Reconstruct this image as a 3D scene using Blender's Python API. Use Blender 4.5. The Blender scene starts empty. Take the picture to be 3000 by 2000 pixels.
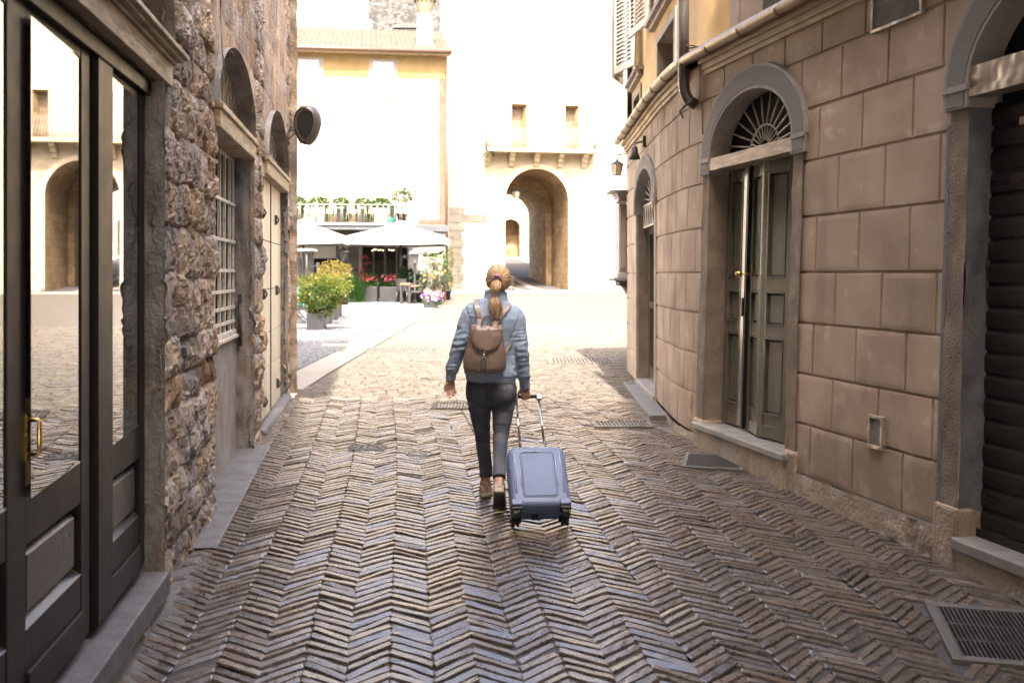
import bpy, math, random
import numpy as np
from mathutils import Vector, Matrix, noise as mnoise

# ---------------------------------------------------------------- camera, sky, sun, exposure
SC = bpy.context.scene
CAMZ = 1.7                      # eye height; heights called h below are measured from here
cam_data = bpy.data.cameras.new('camera')
cam = bpy.data.objects.new('camera', cam_data)
SC.collection.objects.link(cam)
cam.location = (0, 0, CAMZ)
cam.rotation_euler = (math.radians(90), 0, 0)
cam_data.sensor_width = 36
cam_data.lens = 35
cam_data.shift_y = -196 / 3000
cam_data.clip_start = 0.05
cam_data.clip_end = 2000
cam_data.dof.use_dof = True
cam_data.dof.focus_distance = 7.0
cam_data.dof.aperture_fstop = 3.2
SC.camera = cam

SUN_EL, SUN_AZ = 56, 4        # elevation; degrees to the right of straight behind the camera
world = bpy.data.worlds.new('World')
SC.world = world
world.use_nodes = True
wn = world.node_tree
sky = wn.nodes.new('ShaderNodeTexSky')
sky.sky_type = 'NISHITA'
sky.sun_disc = False
sky.sun_elevation = math.radians(SUN_EL)
sky.sun_rotation = math.radians(180 - SUN_AZ)
sky.air_density = 1.0
sky.dust_density = 8.0
sky.ozone_density = 0.3
bg = wn.nodes['Background']
bg.inputs['Strength'].default_value = 0.15
wn.links.new(sky.outputs['Color'], bg.inputs['Color'])
sun_data = bpy.data.lights.new('sun', 'SUN')
sun_data.energy = 2.0
sun_data.angle = math.radians(0.5)
sun_data.color = (1.0, 0.93, 0.82)
sun = bpy.data.objects.new('sun', sun_data)
SC.collection.objects.link(sun)
_e, _a = math.radians(SUN_EL), math.radians(SUN_AZ)
to_sun = Vector((math.sin(_a) * math.cos(_e), -math.cos(_a) * math.cos(_e), math.sin(_e)))
sun.rotation_euler = to_sun.to_track_quat('Z', 'Y').to_euler()
sun.location = (0, 0, 60)
SC.view_settings.view_transform = 'Standard'
SC.view_settings.look = 'None'
SC.view_settings.gamma = 1
SC.view_settings.exposure = 3.45
try:
    SC.cycles.use_denoising = True
    SC.cycles.max_bounces = 8
    SC.cycles.diffuse_bounces = 5
    SC.cycles.glossy_bounces = 4
    SC.cycles.sample_clamp_indirect = 8
except Exception:
    pass

# ---------------------------------------------------------------- helpers
PI = math.pi
rng = random.Random(7)
nr = np.random.default_rng(7)
ROOTLOC = {}

def lerp(a, b, t): return a + (b - a) * t

def link(o):
    SC.collection.objects.link(o)
    return o

def thing(name, label, cat, loc=(0, 0, 0), group=None):
    o = link(bpy.data.objects.new(name, None))
    o.empty_display_size = 0.2
    o.location = loc
    ROOTLOC[o.name] = Vector(loc)
    o['label'] = label
    o['category'] = cat
    if group: o['group'] = group
    return o

def tag(o, label, cat, group=None):
    o['label'] = label; o['category'] = cat
    if group: o['group'] = group
    return o

def structure(o):
    o['kind'] = 'structure'
    return o

def rootloc(p):
    while p.parent is not None: p = p.parent
    return ROOTLOC.get(p.name, Vector((0, 0, 0)))

def mesh_object(name, verts, faces, material, parent=None, smooth=False, tint=None, bevel=0, origin=None):
    v = np.asarray(verts, dtype=float).reshape(-1, 3)
    if parent is not None:
        L = rootloc(parent); v = v - np.array(L)
    elif origin is not None:
        v = v - np.array(origin)
    me = bpy.data.meshes.new(name)
    me.from_pydata(v.tolist(), [], faces if isinstance(faces, list) else faces.tolist())
    if smooth is True:
        me.shade_smooth()
    elif isinstance(smooth, (list, np.ndarray)):
        me.polygons.foreach_set('use_smooth', np.asarray(smooth, dtype=bool))
    if tint is not None:
        ca = me.color_attributes.new('tint', 'FLOAT_COLOR', 'POINT')
        t = np.asarray(tint, dtype=float)
        if t.ndim == 1: t = np.stack([t, t, t], 1)
        ca.data.foreach_set('color', np.concatenate([t, np.ones((len(t), 1))], 1).ravel())
    me.update()
    o = link(bpy.data.objects.new(name, me))
    if material is not None: me.materials.append(material)
    if parent is not None: o.parent = parent
    elif origin is not None: o.location = origin
    if bevel:
        b = o.modifiers.new('bevel', 'BEVEL'); b.width = bevel; b.segments = 2
        b.limit_method = 'ANGLE'; b.angle_limit = math.radians(40)
    return o

class MB:
    """collects shapes; F maps (a, b, c) of a wall frame to world"""
    def __init__(s, F=None): s.v = []; s.f = []; s.s = []; s.F = F; s.t = []; s.tint = 1.0
    def add(s, pts, faces, smooth=False):
        n = len(s.v)
        for p in pts:
            s.v.append(tuple(s.F(*p)) if s.F else tuple(p)); s.t.append(s.tint)
        for f in faces:
            s.f.append(tuple(i + n for i in f)); s.s.append(smooth)
        return s
    def box(s, x0, x1, y0, y1, z0, z1):
        p = [(x0,y0,z0),(x1,y0,z0),(x1,y1,z0),(x0,y1,z0),(x0,y0,z1),(x1,y0,z1),(x1,y1,z1),(x0,y1,z1)]
        return s.add(p, [(0,3,2,1),(4,5,6,7),(0,1,5,4),(1,2,6,5),(2,3,7,6),(3,0,4,7)])
    def cbox(s, c, size, rz=0, rx=0, ry=0):
        M = Matrix.Rotation(rz,3,'Z') @ Matrix.Rotation(ry,3,'Y') @ Matrix.Rotation(rx,3,'X')
        p = []
        for dz in (-.5,.5):
            for dx, dy in ((-.5,-.5),(.5,-.5),(.5,.5),(-.5,.5)):
                p.append(tuple(Vector(c) + M @ Vector((dx*size[0], dy*size[1], dz*size[2]))))
        return s.add(p, [(0,3,2,1),(4,5,6,7),(0,1,5,4),(1,2,6,5),(2,3,7,6),(3,0,4,7)])
    def prism(s, poly, d0, d1, axis='y'):
        """extrude a 2-D polygon; axis is the extruded coordinate"""
        n = len(poly); p = []
        for d in (d0, d1):
            for a, b in poly:
                p.append({'x':(d,a,b),'y':(a,d,b),'z':(a,b,d)}[axis])
        fs = [tuple(range(n))[::-1], tuple(range(n, 2*n))]
        fs += [(i, (i+1)%n, n+(i+1)%n, n+i) for i in range(n)]
        return s.add(p, fs)
    def tube(s, pts, r, n=8, ell=None, cap=True, smooth=True, closed=False):
        """r: number or list; ell: flatten the second axis"""
        P = [Vector(s.F(*p)) if s.F else Vector(p) for p in pts]
        m = len(P); rr = r if isinstance(r, (list, tuple)) else [r]*m
        up = None; base = len(s.v); rings = []
        for i in range(m):
            if closed: d = P[(i+1)%m] - P[i-1]
            else: d = P[min(i+1,m-1)] - P[max(i-1,0)]
            d.normalize()
            if up is None:
                a = Vector((0,0,1)) if abs(d.z) < .9 else Vector((0,1,0))
                up = (a - d*a.dot(d)).normalized()
            else:
                up = (up - d*up.dot(d)).normalized()
            side = d.cross(up)
            for k in range(n):
                th = 2*PI*k/n
                e = ell if ell else 1
                s.v.append(tuple(P[i] + up*(rr[i]*math.cos(th)) + side*(rr[i]*e*math.sin(th)))); s.t.append(s.tint)
        L = m if closed else m-1
        for i in range(L):
            for k in range(n):
                a = base+i*n+k; b = base+i*n+(k+1)%n
                j = (i+1)%m
                c = base+j*n+(k+1)%n; d_ = base+j*n+k
                s.f.append((a,b,c,d_)); s.s.append(smooth)
        if cap and not closed:
            s.f.append(tuple(base+k for k in range(n))[::-1]); s.s.append(False)
            s.f.append(tuple(base+(m-1)*n+k for k in range(n))); s.s.append(False)
        return s
    def lathe(s, prof, n=16, c=(0,0,0), smooth=True, sx=1, sy=1):
        base = []
        for r, z in prof:
            for k in range(n):
                th = 2*PI*k/n
                base.append((c[0]+sx*r*math.cos(th), c[1]+sy*r*math.sin(th), c[2]+z))
        fs = []
        for i in range(len(prof)-1):
            for k in range(n):
                fs.append((i*n+k, i*n+(k+1)%n, (i+1)*n+(k+1)%n, (i+1)*n+k))
        s.add(base, fs, smooth)
        m = len(s.v) - len(base)
        s.f.append(tuple(m+k for k in range(n))[::-1]); s.s.append(False)
        s.f.append(tuple(m+(len(prof)-1)*n+k for k in range(n))); s.s.append(False)
        return s
    def ball(s, c, r, n=10, m=7):
        rx, ry, rz = (r, r, r) if not isinstance(r, (tuple, list)) else r
        prof = []
        p = []; fs = []
        for i in range(m+1):
            a = PI*i/m
            for k in range(n):
                th = 2*PI*k/n
                p.append((c[0]+rx*math.sin(a)*math.cos(th), c[1]+ry*math.sin(a)*math.sin(th), c[2]-rz*math.cos(a)))
        for i in range(m):
            for k in range(n):
                fs.append((i*n+k, i*n+(k+1)%n, (i+1)*n+(k+1)%n, (i+1)*n+k))
        return s.add(p, fs, True)
    def loft(s, rings, n=20, cap=True):
        """rings: (cx, cy, cz, hx, hy[, power]) horizontal ellipses"""
        p = []
        for r in rings:
            pw = r[5] if len(r) > 5 else 1.0
            for k in range(n):
                th = 2*PI*k/n
                c_, s_ = math.cos(th), math.sin(th)
                p.append((r[0]+r[3]*math.copysign(abs(c_)**pw, c_), r[1]+r[4]*math.copysign(abs(s_)**pw, s_), r[2]))
        fs = []
        for i in range(len(rings)-1):
            for k in range(n):
                fs.append((i*n+k, i*n+(k+1)%n, (i+1)*n+(k+1)%n, (i+1)*n+k))
        if cap:
            fs.append(tuple(range(n))[::-1]); fs.append(tuple((len(rings)-1)*n+k for k in range(n)))
        return s.add(p, fs, True)
    def build(s, name, material, parent=None, bevel=0, origin=None, tinted=False):
        return mesh_object(name, s.v, s.f, material, parent, s.s, s.t if tinted else None, bevel, origin)

def vnoise(u, v, seed, per=256):
    """smooth lattice noise in -1..1 on arrays"""
    g = np.random.default_rng(seed).random((per, per))
    u = np.asarray(u, float); v = np.asarray(v, float)
    iu = np.floor(u).astype(int); iv = np.floor(v).astype(int)
    fu = u-iu; fv = v-iv
    fu = fu*fu*(3-2*fu); fv = fv*fv*(3-2*fv)
    a = g[iu%per, iv%per]; b = g[(iu+1)%per, iv%per]; c = g[iu%per, (iv+1)%per]; d = g[(iu+1)%per, (iv+1)%per]
    return ((a*(1-fu)+b*fu)*(1-fv) + (c*(1-fu)+d*fu)*fv)*2-1

def fbm(u, v, seed, octv=4, gain=.5):
    t = 0; a = 1; q = 0
    for i in range(octv):
        t = t + a*vnoise(u*2**i, v*2**i, seed+i*13); q += a; a *= gain
    return t/q

def smooth01(x): 
    x = np.clip(x, 0, 1); return x*x*(3-2*x)

def grid_faces(nu, nv, keep=None, flip=False):
    i, j = np.meshgrid(np.arange(nu-1), np.arange(nv-1), indexing='ij')
    a = (i*nv+j).ravel(); b = ((i+1)*nv+j).ravel(); c = ((i+1)*nv+j+1).ravel(); d = (i*nv+j+1).ravel()
    f = np.stack([a,d,c,b] if flip else [a,b,c,d], 1)
    if keep is not None: f = f[keep.ravel()]
    return f

# ---------------------------------------------------------------- materials
def M(name, c1, c2=None, rough=.7, metal=0., scale=6., detail=6., bump=0., bscale=60., bdist=.01, attr=False, spec=.5,
      stretch=None, contrast=(.35,.65), dirt=None, dirt_scale=1.2, dirt_cut=(.5,.7), rough_var=.12, coat=0., ior=None, bstretch=None, bdetail=4.):
    m = bpy.data.materials.new(name); m.use_nodes = True
    t = m.node_tree; N = t.nodes; L = t.links
    b = N['Principled BSDF']
    tc = N.new('ShaderNodeTexCoord')
    src = tc.outputs['Object']
    def mapped(sc):
        mp = N.new('ShaderNodeMapping'); mp.inputs['Scale'].default_value = sc; L.new(src, mp.inputs['Vector']); return mp.outputs['Vector']
    vec = mapped(stretch) if stretch else src
    col = None
    if c2 is None: c2 = tuple(x*.8 for x in c1)
    nz = N.new('ShaderNodeTexNoise'); nz.inputs['Scale'].default_value = scale; nz.inputs['Detail'].default_value = detail
    nz.inputs['Roughness'].default_value = .6
    L.new(vec, nz.inputs['Vector'])
    mr = N.new('ShaderNodeMapRange'); mr.inputs['From Min'].default_value = contrast[0]; mr.inputs['From Max'].default_value = contrast[1]
    L.new(nz.outputs['Fac'], mr.inputs['Value'])
    mx = N.new('ShaderNodeMix'); mx.data_type = 'RGBA'
    mx.inputs['A'].default_value = (*c1, 1); mx.inputs['B'].default_value = (*c2, 1)
    L.new(mr.outputs['Result'], mx.inputs['Factor'])
    col = mx.outputs['Result']
    if dirt is not None:
        n2 = N.new('ShaderNodeTexNoise'); n2.inputs['Scale'].default_value = dirt_scale; n2.inputs['Detail'].default_value = 8
        n2.inputs['Roughness'].default_value = .65
        L.new(src, n2.inputs['Vector'])
        m2 = N.new('ShaderNodeMapRange'); m2.inputs['From Min'].default_value = dirt_cut[0]; m2.inputs['From Max'].default_value = dirt_cut[1]
        L.new(n2.outputs['Fac'], m2.inputs['Value'])
        x2 = N.new('ShaderNodeMix'); x2.data_type = 'RGBA'; L.new(m2.outputs['Result'], x2.inputs['Factor'])
        L.new(col, x2.inputs['A']); x2.inputs['B'].default_value = (*dirt, 1)
        col = x2.outputs['Result']
    if attr:
        at = N.new('ShaderNodeAttribute'); at.attribute_name = 'tint'
        ml = N.new('ShaderNodeMix'); ml.data_type = 'RGBA'; ml.blend_type = 'MULTIPLY'; ml.inputs['Factor'].default_value = 1
        L.new(col, ml.inputs['A']); L.new(at.outputs['Color'], ml.inputs['B'])
        col = ml.outputs['Result']
    L.new(col, b.inputs['Base Color'])
    b.inputs['Metallic'].default_value = metal
    b.inputs['Specular IOR Level'].default_value = spec
    if ior: b.inputs['IOR'].default_value = ior
    if coat: b.inputs['Coat Weight'].default_value = coat; b.inputs['Coat Roughness'].default_value = .08
    if rough_var:
        r2 = N.new('ShaderNodeMapRange'); r2.inputs['To Min'].default_value = max(0, rough-rough_var); r2.inputs['To Max'].default_value = min(1, rough+rough_var)
        L.new(mr.outputs['Result'], r2.inputs['Value']); L.new(r2.outputs['Result'], b.inputs['Roughness'])
    else:
        b.inputs['Roughness'].default_value = rough
    if bump:
        n3 = N.new('ShaderNodeTexNoise'); n3.inputs['Scale'].default_value = bscale; n3.inputs['Detail'].default_value = bdetail
        L.new(mapped(bstretch) if bstretch else vec, n3.inputs['Vector'])
        bp = N.new('ShaderNodeBump'); bp.inputs['Strength'].default_value = bump; bp.inputs['Distance'].default_value = bdist
        L.new(n3.outputs['Fac'], bp.inputs['Height']); L.new(bp.outputs['Normal'], b.inputs['Normal'])
    return m

def leaf_material(name, c1, c2, trans=.45):
    m = bpy.data.materials.new(name); m.use_nodes = True
    t = m.node_tree; N = t.nodes; L = t.links
    b = N['Principled BSDF']; out = N['Material Output']
    at = N.new('ShaderNodeAttribute'); at.attribute_name = 'tint'
    sp = N.new('ShaderNodeSeparateColor'); L.new(at.outputs['Color'], sp.inputs['Color'])
    mx = N.new('ShaderNodeMix'); mx.data_type = 'RGBA'
    mx.inputs['A'].default_value = (*c1, 1); mx.inputs['B'].default_value = (*c2, 1)
    L.new(sp.outputs['Red'], mx.inputs['Factor'])
    L.new(mx.outputs['Result'], b.inputs['Base Color']); b.inputs['Roughness'].default_value = .5
    tr = N.new('ShaderNodeBsdfTranslucent'); L.new(mx.outputs['Result'], tr.inputs['Color'])
    ms = N.new('ShaderNodeMixShader'); ms.inputs['Fac'].default_value = trans
    L.new(b.outputs['BSDF'], ms.inputs[1]); L.new(tr.outputs['BSDF'], ms.inputs[2]); L.new(ms.outputs['Shader'], out.inputs['Surface'])
    return m

def glass_dark(name, c=(.01,.012,.013), ior=2.0, rough=.02):
    m = M(name, c, c, rough=rough, rough_var=0, coat=1.0, ior=ior)
    m.node_tree.nodes['Principled BSDF'].inputs['Coat Roughness'].default_value = .01
    return m

def bake_remesh(mb, name, material, parent, voxel, smooth=4, fac=.5):
    """union overlapping closed shells into one continuous surface"""
    tmp = mesh_object('tmp_shell', mb.v, mb.f, None)
    r = tmp.modifiers.new('r', 'REMESH'); r.mode = 'VOXEL'; r.voxel_size = voxel; r.adaptivity = 0
    if smooth:
        sm = tmp.modifiers.new('s', 'SMOOTH'); sm.iterations = smooth; sm.factor = fac
    dg = bpy.context.evaluated_depsgraph_get(); dg.update()
    me = bpy.data.meshes.new_from_object(tmp.evaluated_get(dg))
    bpy.data.objects.remove(tmp)
    n = len(me.vertices); co = np.empty(n*3); me.vertices.foreach_get('co', co); co = co.reshape(-1, 3)
    no = np.empty(n*3); me.vertices.foreach_get('normal', no); no = no.reshape(-1, 3)
    return me, co, no

def finish_mesh(me, co, name, material, parent):
    L = np.array(rootloc(parent)) if parent is not None else 0
    me.vertices.foreach_set('co', (co - L).ravel())
    me.materials.clear(); me.materials.append(material)
    me.shade_smooth(); me.update(); me.name = name
    o = link(bpy.data.objects.new(name, me))
    if parent is not None: o.parent = parent
    return o

def copy_tree(o, loc=None, rz=None, parent=None, label=None):
    c = o.copy(); SC.collection.objects.link(c)
    if parent is not None: c.parent = parent
    if loc is not None: c.location = loc
    if rz is not None: c.rotation_euler.z = rz
    if label: c['label'] = label
    for ch in list(o.children): copy_tree(ch, parent=c)
    return c

# ground height, from the heights measured below the horizon
GY = [-40, 0, 4, 5.3, 7, 9, 12, 15, 25, 39, 50, 53, 76, 120, 600]
GH = [1.95, 1.80, 1.70, 1.65, 1.60, 1.53, 1.48, 1.42, 1.34, 1.02, .82, .72, -1.35, -1.8, -1.8]
def gz(y): return CAMZ - np.interp(y, GY, GH)
def g1(y): return float(gz(y))
def px(x, y, d):
    """where the point of photograph pixel (x, y) lies at depth d"""
    return Vector(((x-1500)/2917*d, d, CAMZ + (804-y)/2917*d))
# ---------------------------------------------------------------- ground
m_mortar = M('alley_mortar', (.024,.022,.023), (.046,.041,.040), rough=.7, scale=14, bump=.6, bscale=90)
m_brick = M('paving_brick', (.058,.050,.046), (.115,.090,.070), rough=.34, scale=30, contrast=(.3,.75), bump=.45, bscale=150, bdist=.003, attr=True,
            dirt=(.036,.033,.034), dirt_scale=9, dirt_cut=(.52,.68), rough_var=.12, spec=1.0)
m_sett = M('pale_sett', (.088,.079,.069), (.115,.103,.091), spec=0, rough=.8, scale=12, bump=.3, bscale=60, attr=True)
m_slab = M('white_slab', (.165,.15,.132), (.19,.172,.15), spec=0, rough=.8, scale=5, bump=.2, bscale=40)
m_pebble = M('grey_pebble', (.034,.035,.039), (.066,.067,.071), rough=.55, scale=6, attr=True)
m_earth = M('joint_earth', (.026,.024,.019), (.024,.03,.012), rough=.95, scale=3, bump=.5, bscale=50)

def left_x(y): return -1.11 - .1354*np.asarray(y, float)
def right_x(y):
    y = np.asarray(y, float)
    a = 3.83 - .2345*y; b = 1.615 + .018*(y-9.45)
    return .5*(a+b+np.sqrt((a-b)**2+.10**2))

# one sheet to the horizon, a little below the paving
ys = np.array([-400, -40, -10, 0, 2, 4, 5.3, 7, 9, 12, 15, 20, 25, 32, 39, 45, 50, 53, 60, 68, 76, 100, 120, 200, 600.])
xs = np.array([-600, -100, -30, -12, -6, -3.2, 0, 3, 6, 12, 30, 100, 600.])
Y, X = np.meshgrid(ys, xs, indexing='ij')
v = np.stack([X, Y, gz(Y) - .03], 2).reshape(-1, 3)
m_base = M('pale_paving_base', (.40,.36,.31), (.48,.43,.37), rough=.7, scale=2.5, bump=.2, bscale=30)
structure(mesh_object('ground', v, grid_faces(len(ys), len(xs), flip=True), m_base))

# mortar bed of the alley
ys = np.linspace(-8, 12.0, 81); ts = np.linspace(0, 1, 41)
Y, T = np.meshgrid(ys, ts, indexing='ij')
lx = left_x(Y) - .25; rx = np.where(Y < 3, right_x(3), right_x(Y)) + .35
X = lx + (rx-lx)*T
Zb = gz(Y) - .010 + .004*fbm(X*3, Y*3, 3)
structure(mesh_object('alley_bed', np.stack([X, Y, Zb], 2).reshape(-1, 3), grid_faces(81, 41, flip=True), m_mortar, smooth=True))

# bricks on edge in fishbone columns, each one its own little block of the sheet
def brick_field():
    ang = math.atan(-.118)          # columns run towards the far left, along the left wall
    d = np.array([math.sin(ang), math.cos(ang)]); e = np.array([math.cos(ang), -math.sin(ang)])
    CW, SP, TH = .186, .079, math.radians(40)
    nl, nw = 8, 7
    V = []; Fc = []; T = []
    a_ = np.array([-1, -.93, -.6, -.2, .2, .6, .93, 1]); b_ = np.array([-1, -.93, -.80, 0, .80, .93, 1])
    A, B = np.meshgrid(a_, b_, indexing='ij')
    prof = -(np.clip(np.abs(A)-.90, 0, 1)/.10)**1.3*.0035 - (np.clip(np.abs(B)-.80, 0, 1)/.20)**1.6*.014
    base_f = grid_faces(nl, nw)
    r = np.random.default_rng(21)
    cnt = 0
    VS = [-1.0]
    while VS[-1] < 14: VS.append(VS[-1]+SP*r.uniform(.92, 1.10))
    for ci in range(-26, 42):
        u0 = (ci+.5)*CW
        sgn = 1 if ci % 2 else -1
        wav = r.normal(0, .004)
        for v0 in VS:
            v = v0 + .026*float(fbm(np.array(ci*.13), np.array(v0*.6), 55, 2)) + r.normal(0, .003)
            p = e*(u0+wav+.02*math.sin(v*.8+1.3)) + d*v + np.array([0, 0])
            x, y = p
            if y < 3.3 or y > 11.98: continue
            lx = float(left_x(y)) + (.05 if y > 5.3 else .08); rx = float(right_x(y)) - .03
            if x < lx - .12 or x > rx + .12: continue
            if in_cover(x, y): continue
            th = sgn*TH + r.normal(0, .035)
            L2 = CW/math.cos(TH)/2*r.uniform(.98, 1.06); W2 = SP*math.cos(TH)/2*r.uniform(.66, .84)
            ax = e*math.cos(th) + d*math.sin(th); bx = -e*math.sin(th) + d*math.cos(th)
            sk = bx*.35 + (d/math.cos(TH))*.65
            P = p + A[..., None]*L2*ax + B[..., None]*W2*sk
            P = P + (fbm(P[..., 0]*22, P[..., 1]*22, 5, 2)*.006)[..., None]*bx
            worn = r.random()
            # tall courses towards the middle, worn and sunk near the walls
            edge = min(x-lx, rx-x)
            sink = .004*(edge < .35) + (r.random() < .06)*.005 + .006*max(0, float(fbm(np.array(x*1.1), np.array(y*.9), 88, 3))-.12)*2
            h = gz(P[..., 1]) + .004 + r.normal(0, .0016) - sink + A*r.normal(0, .0020) + B*r.normal(0, .0016)
            h = h + prof*r.uniform(.7, 1.2) + .0016*fbm(P[..., 0]*30+ci, P[..., 1]*30, 9, 3)*(1+worn)
            n = len(V)*nl*nw
            V.append(np.concatenate([P, h[..., None]], 2).reshape(-1, 3)); Fc.append(base_f + n)
            k = r.uniform(.70, 1.18); w = r.random()
            c = np.array([1.0, .97, .94])*k if w < .6 else np.array([1.08, .95, .84])*k if w < .85 else np.array([.84, .83, .82])*k
            T.append(np.repeat(c[None], nl*nw, 0))
            cnt += 1
    return np.concatenate(V), np.concatenate(Fc), np.concatenate(T)

COVERS = []                        # (centre x, centre y, half u, half v, angle)
def in_cover(x, y):
    for cx, cy, hu, hv, a in COVERS:
        dx, dy = x-cx, y-cy
        u = dx*math.cos(a)+dy*math.sin(a); w = -dx*math.sin(a)+dy*math.cos(a)
        if abs(u) < hu and abs(w) < hv: return True
    return False
def on_ground(x, y):               # pixel of the photograph to the ground
    d = 8.0
    for _ in range(30): d = 2917*(CAMZ-g1(d))/(y-804)
    return ((x-1500)/2917*d, d)
c_mid = on_ground(1822, 1244); c_door = on_ground(2090, 1354); c_gas = on_ground(1076, 1312); c_round = on_ground(1228, 1331); c_corner = on_ground(2985, 1868)
COVERS += [(*c_mid, .31, .20, 0.04), (*c_door, .24, .27, -.23), (*c_gas, .12, .09, 0.02), (*c_round, .07, .07, 0), (*c_corner, .36, .36, -.23)]
bv, bf, bt = brick_field()
structure(mesh_object('alley_bricks', bv, bf, m_brick, smooth=False, tint=bt))

# smooth mortar gutter strip along the left wall, ending in a stone at the window
mb = MB()
m_strip = M('gutter_strip', (.07,.062,.056), (.11,.098,.088), rough=.7, scale=8, bump=.5, bscale=50, dirt=(.05,.045,.04), dirt_scale=5)
yy = np.linspace(3.0, 12.0, 60); tt = np.linspace(0, 1, 8)
Yg, Tg = np.meshgrid(yy, tt, indexing='ij')
wid = np.where(Yg < 5.2, .16, np.where(Yg < 8.9, .14, .12)) + .05*fbm(Yg*1.3, Yg*0, 31)
Xg = left_x(Yg) - .12 + (wid+.12)*Tg
Zg = gz(Yg) - .006 + .012*(1-Tg) + .006*fbm(Xg*8, Yg*8, 44)
structure(mesh_object('gutter_strip', np.stack([Xg, Yg, Zg], 2).reshape(-1, 3), grid_faces(60, 8, flip=True), m_strip, smooth=True))

# setts of the square
def sett_field():
    V = []; F = []; T = []; n = 0
    r = np.random.default_rng(4)
    y = 12.02
    while y < 27:
        dp = r.uniform(.095, .125)
        x = -2.62 - .2*r.random()
        lx = -2.62 if y > 12.9 else float(left_x(y)) + .1
        x = lx
        rx = float(right_x(y)) if y < 14.85 else 7
        rx = min(rx, (1900-1500)/2917*y + .8)
        while x < rx:
            w = r.uniform(.13, .24)
            g = .007
            x0, x1, y0, y1 = x+g, min(x+w, rx+.1)-g, y+g, y+dp-g
            yc, xc = (y0+y1)/2, (x0+x1)/2
            dz = r.normal(0, .003); b = .010
            z0 = g1(yc)
            if not in_cover2(xc, yc):
                tx, ty = r.normal(0, .01, 2)
                for (ex, ey, hz) in ((0, 0, -.012), (b, b, .004)):
                    for qx, qy in ((x0+ex, y0+ey), (x1-ex, y0+ey), (x1-ex, y1-ey), (x0+ex, y1-ey)):
                        V.append((qx+r.normal(0, .003), qy+r.normal(0, .003), g1(qy)+hz+dz+tx*(qx-xc)+ty*(qy-yc)))
                F += [(n+4, n+5, n+6, n+7)] + [(n+k, n+(k+1) % 4, n+4+(k+1) % 4, n+4+k) for k in range(4)]
                k = r.uniform(.8, 1.12); T += [(k, k*r.uniform(.95, 1), k*r.uniform(.88, 1))]*8
                n += 8
            x += w
        y += dp
    return V, F, T
COV2 = [(*on_ground(1340, 1190), .30, .26), (*on_ground(1700, 1058), .55, .5), (*on_ground(1130, 1025), .9, .45), (*on_ground(1310, 1104), .3, .35)]
def in_cover2(x, y):
    return any(abs(x-a) < c and abs(y-b) < d for a, b, c, d in COV2)
sv, sf, st = sett_field()
structure(mesh_object('square_setts', sv, sf, m_sett, tint=np.array(st)))
m_joint = M('sett_joint', (.022,.019,.016), (.035,.03,.024), rough=.9, scale=10, bump=.4)
ys = np.linspace(12.0, 27, 40); xs = np.linspace(-2.64, 9, 30)
Y, X = np.meshgrid(ys, xs, indexing='ij')
structure(mesh_object('square_bed', np.stack([X, Y, gz(Y)-.012], 2).reshape(-1, 3), grid_faces(40, 30, flip=True), m_joint))

# far part of the square: same setts, too far to be seen one by one
def brick_tex(name, c1, c2, cm, sx, sy, bump=.4):
    m = bpy.data.materials.new(name); m.use_nodes = True
    t = m.node_tree; N = t.nodes; L = t.links; b = N['Principled BSDF']
    tc = N.new('ShaderNodeTexCoord'); bt_ = N.new('ShaderNodeTexBrick')
    bt_.inputs['Scale'].default_value = 1; bt_.inputs['Brick Width'].default_value = sx; bt_.inputs['Row Height'].default_value = sy
    bt_.inputs['Mortar Size'].default_value = .008; bt_.inputs['Color1'].default_value = (*c1, 1); bt_.inputs['Color2'].default_value = (*c2, 1); bt_.inputs['Mortar'].default_value = (*cm, 1)
    L.new(tc.outputs['Object'], bt_.inputs['Vector']); L.new(bt_.outputs['Color'], b.inputs['Base Color']); b.inputs['Roughness'].default_value = .9; b.inputs['Specular IOR Level'].default_value = 0
    return m
m_farsett = brick_tex('far_sett', (.084,.074,.064), (.100,.089,.077), (.04,.035,.03), .19, .11)
ys = np.linspace(27, 49, 30); xs = np.linspace(-2.64, 14, 20)
Y, X = np.meshgrid(ys, xs, indexing='ij')
structure(mesh_object('far_square', np.stack([X, Y, gz(Y)+.002], 2).reshape(-1, 3), grid_faces(30, 20, flip=True), m_farsett))

# long kerb of white slabs, two cross bands
mb = MB()
def slab(x0, x1, y0, y1, h=.012):
    n = max(1, int((y1-y0)/1.5)); g = .006
    for i in range(n):
        a, b = lerp(y0, y1, i/n), lerp(y0, y1, (i+1)/n)
        p = [(x0, a, g1(a)-.1), (x1, a, g1(a)-.1), (x1, b, g1(b)-.1), (x0, b, g1(b)-.1), (x0, a, g1(a)+h), (x1, a, g1(a)+h), (x1, b, g1(b)+h), (x0, b, g1(b)+h)]
        mb.add(p, [(0,3,2,1),(4,5,6,7),(0,1,5,4),(1,2,6,5),(2,3,7,6),(3,0,4,7)])
y = 12.65
while y < 48.5:
    L_ = 1.6 + .8*rng.random(); slab(-3.16, -2.66, y, min(y+L_, 49)-.012); y += L_
for k in range(6): slab(-3.17-1.3*(k+1), -3.17-1.3*k-.012, 25.3, 25.75)
for k in range(8):
    for q in range(3): slab(-3.17-1.4*(k+1), -3.17-1.4*k-.012, 33.8+q*1.1, 33.8+q*1.1+1.088)
slab(-3.72, -3.18, 19.2, 19.75)
structure(mb.build('kerb_slabs', m_slab, bevel=.006))

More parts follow.
